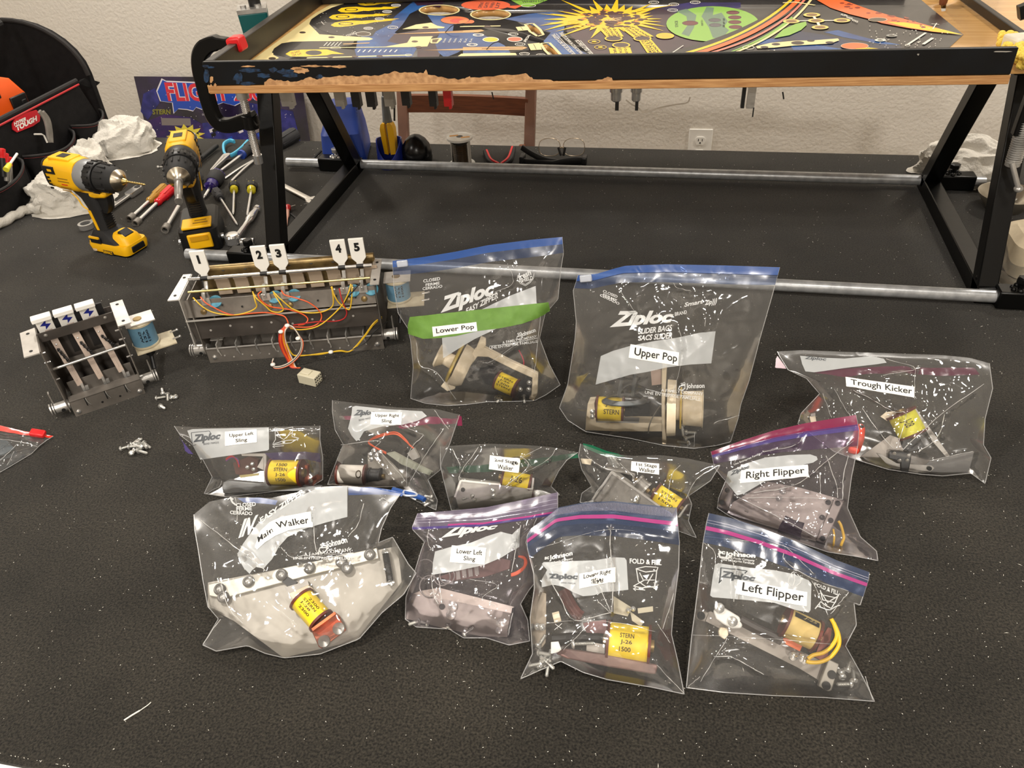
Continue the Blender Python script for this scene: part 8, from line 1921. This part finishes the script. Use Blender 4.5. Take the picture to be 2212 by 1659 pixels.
a_ = b.on(525, 1210, -.006); screw(a_, .2, 0, 'single screw resting on the plunger in the Lower Right Sling bag', 'stray screw', .022, .0055)
t2 = b.item('switch_bracket', 'beige bent switch bracket at the left inside the Lower Right Sling bag', 'bracket', 260, 1150)
b.plate(t2, 'bracket_face', mat('beige_bracket', (168, 154, 136), .55), [(235, 870), (270, 790), (300, 800), (300, 1000), (295, 1200), (225, 1300), (210, 1100), (215, 920)], .010, .003); b.rod(t2, 'bushing', CREAM, [(360, 1000), (415, 985)], .006, .012, 0)
b.bolts(t2, [(270, 1075), (230, 1070)], .004, .006)
t3_ = b.item('leaf_switch', 'pale leaf switch blades fanned out above the coil in the Lower Right Sling bag', 'switch', 1000, 1000)
for P_ in ([(850, 820), (1000, 915), (965, 985), (850, 960)], [(1045, 920), (1170, 903), (1172, 945), (1050, 962)], [(985, 945), (1100, 1030), (1070, 1068), (1000, 1020)]): b.plate(t3_, 'blade', mat('pale_blade', (188, 180, 158), .5) if 'pale_blade' not in bpy.data.materials else bpy.data.materials['pale_blade'], P_, .010, .0015)
b.bolts(t3_, [(970, 940), (1010, 925)], .003, .006)
b.screws([(245, 1280), (270, 1330), (300, 1350), (260, 1370), (320, 1370), (290, 1390), (255, 1400), (330, 1350), (240, 1225)], 'loose screw in the left bottom corner of the Lower Right Sling bag', 'screws in the Lower Right Sling bag', .014)

# ------------------------------------------------------------------ Left Flipper
b = Bag('clear zip bag with pink and blue zipper labelled Left Flipper', ((1460, 1090), 3.7696), ((85, 1490), (1615, 1600)), 52,
        bottom=[(85, 1490), (400, 1530), (800, 1555), (1200, 1570), (1618, 1602)], right=[(1618, 1602), (1520, 1400), (1380, 1150), (1470, 980), (1450, 800), (1500, 820), (1570, 600), (1572, 550)],
        top=[(270, 70), (450, 110), (700, 190), (1000, 310), (1300, 450), (1572, 550)], left=[(85, 1490), (130, 1060), (155, 880), (190, 600), (220, 320), (250, 150), (270, 70)], T=.018, Tb=.034, seed=12.9, wr=.8,
        creases=[([(230, 310), (310, 380), (325, 480), (330, 600)], .003, .003), ([(455, 420), (480, 560), (475, 790)], .004, .003), ([(880, 370), (900, 470), (1150, 620), (1400, 700)], .004, .004), ([(900, 350), (1120, 560)], .003, .004), ([(1240, 900), (1110, 620)], .003, .003), ([(310, 1240), (450, 1240), (600, 1320), (715, 1380)], .004, .003), ([(140, 1060), (700, 1090), (1310, 1140)], .002, .003), ([(200, 1440), (320, 1250), (420, 1090)], .003, .003), ([(100, 1480), (200, 1400)], .003, .004), ([(1540, 1400), (1600, 1590)], .004, .004), ([(240, 260), (700, 310), (880, 330)], .003, .003), ([(1260, 890), (1400, 720)], .003, .003)])
b.band('zip_tint', .83, 1.0, ZNAVY, .0007); b.band('zip_strip', .902, .925, ZPINK, .0014)
b.ridge('zip_ridge', .96, .0005, ZCLR); b.ridge('zip_ridge', .945, .0005, ZCLR)
b.patch('write_on_panel', [(320, 490), (345, 478), (600, 515), (800, 535), (950, 565), (1080, 615), (1102, 640), (1095, 860), (1080, 880), (980, 860), (800, 800), (550, 775), (300, 755), (280, 740), (300, 600)], PANEL)
ziploc(b, [(365, 535), (650, 580), (640, 640), (360, 610)], GREYPR, shear=.2)
b.strokes('printed_outline', [[(365, 515), (580, 540), (560, 560)], [(365, 515), (350, 640), (372, 615)]], .0006, GREYPR)
b.words('printed_lettering', [('sc', lin_q(340, 400, 400, 408, 26)), ('johnson', lin_q(400, 430, 645, 448, 50))], bold=.05); b.words('printed_lettering', [('A Family Company', lin_q(440, 448, 638, 472, 22)), ('Une Entreprise Familiale', lin_q(372, 460, 635, 494, 22))], bold=.015)
b.strokes('printed_mark', [[(345, 395), (360, 430), (420, 440), (460, 415)]], .0012)
b.words('printed_lettering', [('FOLD & FILL', [(1130, 630), (1330, 700), (1320, 745), (1130, 660)])], bold=.03)
b.strokes('printed_drawing', [[(1170, 700), (1200, 780), (1290, 800), (1330, 720)], [(1130, 850), (1180, 790), (1260, 850), (1300, 790)], [(1180, 720), (1230, 800), (1310, 750)], [(1150, 830), (1250, 860), (1330, 820)], [(1200, 740), (1300, 760)]], .0006)
b.strokes('printed_drawing', [[(950, 548), (920, 590), (915, 640), (940, 665)], [(960, 550), (968, 620), (950, 670)], [(990, 565), (1020, 610), (1010, 640), (980, 665)]], .0005)
b.label([(500, 612), (1066, 715), (1060, 830), (486, 728)], [('Left Flipper', .08, .95, .1, .9)])
t = b.item('flipper_mechanism', 'flipper mechanism with beige coil and white crank inside the Left Flipper bag', 'flipper mechanism', 900, 1250)
b.plate(t, 'base_plate', GREYP, [(155, 905), (285, 870), (600, 1010), (860, 1120), (1240, 1300), (1180, 1440), (1000, 1330), (700, 1180), (420, 1040)], .012, .003)
b.plate(t, 'bent_end', GREYP, [(150, 905), (220, 860), (270, 880), (240, 960), (165, 930)], .004, .008, .001); b.plate(t, 'bent_end', SILVERP, [(1245, 1260), (1330, 1300), (1270, 1515), (1240, 1522), (1160, 1478)], -.002, .008, .001)
b.plate(t, 'crank', WHITE, [(308, 870), (330, 832), (380, 830), (520, 915), (545, 985), (530, 1008), (460, 1010), (390, 975), (330, 930)], -.002, .007, .0015, 'white plastic crank')
b.bolts(t, [(355, 842), (462, 952)], .0058, -.004); b.plate(t, 'pawl', CREAM, [(365, 1000), (420, 1005), (430, 1060), (400, 1100), (355, 1070), (350, 1030)], .004, .008, .001)
b.rod(t, 'plunger_link', mat('dark_link', (54, 46, 42), .5), [(520, 940), (650, 1010), (860, 1105)], .0055, .003, 0)
b.coil(t, (880, 945), (1150, 1078), 108, COILB, (), d=.002, flm=FLANGE, fl=1.15)
pa, pb = b.on(880, 945, .002, .02), b.on(1150, 1078, .002, .02); ax = (pb - pa).normalized(); r_ = 108 / b.k * (pa - CAM).length / FPX; v = CAM - pa; e1 = (v - ax * v.dot(ax)).normalized(); e2 = ax.cross(e1); e2 = e2 if e2.z > 0 else -e2; Lc = (pb - pa).length
mb = MB(); mb.grid(lambda u, w: pa + ax * (Lc * (.15 + .72 * u)) + (e1 * math.cos(.62 + .42 * w) + e2 * math.sin(.62 + .42 * w)) * (r_ + .0005), 6, 6); cb = mb.build('black_coil_label', INK, t)
mb = MB(); add_text(mb, 'J-25', [V(.4, .98, 0), V(.8, .98, 0), V(.8, .72, 0), V(.4, .72, 0)], lambda x, y: pa + ax * (Lc * x) + (e1 * math.cos(y) + e2 * math.sin(y)) * (r_ + .0009), 0, shear=.3, bold=.0); mb.build('coil_lettering', mat('pale_coil_ink', (210, 190, 130), .5), cb)
b.plate(t, 'copper_bracket', COPPER, [(865, 1085), (920, 1090), (1030, 1150), (1010, 1195), (900, 1140)], .004, .006); b.plate(t, 'end_bracket', mat('rust_brown_plate', (128, 70, 58), .5, .3), [(1190, 1080), (1240, 1000), (1270, 1010), (1230, 1290), (1130, 1240)], .006, .004)
for k, P_ in enumerate(([(1265, 930), (1290, 980), (1310, 1070), (1270, 1150), (1200, 1205), (1120, 1225), (1075, 1255)], [(1285, 960), (1325, 1060), (1325, 1150), (1260, 1240), (1180, 1280), (1100, 1285), (1060, 1275)])): b.rod(t, 'yellow_wire', YWIRE, P_, .0021, -.014)
b.bolts(t, [(1050, 1265), (1030, 1250), (955, 1235)], .005, -.002, CHROME, 'solder_joint')
p = b.on(1270, 1385, -.0025); mb = MB(); mb.lathe(p, b.n, [(.0, .0045), (.0008, .0045)], 18); mb.build('oval_hole', INK, t); b.holes(t, [(1225, 1475), (205, 905)], .0045, -.0035)
b.screws([(1355, 1400), (1395, 1345), (1450, 1430), (1420, 1460), (1340, 1370)], 'loose screw at the right bottom of the Left Flipper bag', 'screws in the Left Flipper bag', .013)

# ------------------------------------------------------------------ bag with red slider at the left edge, empty bag at the right edge
b = Bag('clear zip bag with bright red slider zipper reaching in from the left edge', ((0, 600), 3.95), ((-500, 1850), (200, 1530)), 72,
        bottom=[(-640, 1900), (-300, 1760), (0, 1660), (120, 1590), (270, 1500)], right=[(270, 1500), (340, 1430), (400, 1385), (455, 1352)], top=[(-640, 1090), (-300, 1190), (0, 1262), (200, 1310), (330, 1330), (455, 1352)], left=[(-640, 1900), (-640, 1500), (-640, 1090)], T=.012, Tb=.012, seed=14.1, wr=1.3, group='zip bags at the table edges',
        creases=[([(0, 1380), (180, 1400), (320, 1440)], .004, .004), ([(0, 1560), (150, 1420)], .004, .004), ([(60, 1600), (120, 1480)], .003, .003)])
b.band('zip_strip', .86, 1.0, ZRED)
z = b.surf(.9, .93, .002); mb = MB(fr(z, (b.surf(.95, .93, .002) - z), b.n)); mb.box((0, 0, .003), (.022, .012, .008)); mb.build('slider', RED, b.t, bevel=.002)
t = b.item('grey_hardware', 'dark grey hardware seen inside the red zipper bag at the left edge', 'hardware', 60, 1450); b.plate(t, 'hardware_plate', mat('blue_grey_part', (96, 106, 112), .5, .3), [(-200, 1350), (60, 1390), (120, 1450), (40, 1500), (-200, 1560)], .004, .004)
b = Bag('empty crumpled clear bag behind the right front stand leg at the right edge', ((2040, 180), 3.07), ((200, 1200), (560, 1380)), 55,
        bottom=[(225, 1165), (330, 1290), (450, 1400), (640, 1480)], right=[(640, 1480), (680, 1250), (660, 1000)], top=[(310, 1070), (420, 980), (520, 920), (660, 1000)], left=[(225, 1165), (270, 1110), (310, 1070)], T=.012, Tb=.012, seed=15.3, wr=1.5, group='zip bags at the table edges',
        creases=[([(240, 1160), (300, 1140)], .004, .003), ([(480, 950), (520, 1050)], .004, .003)])
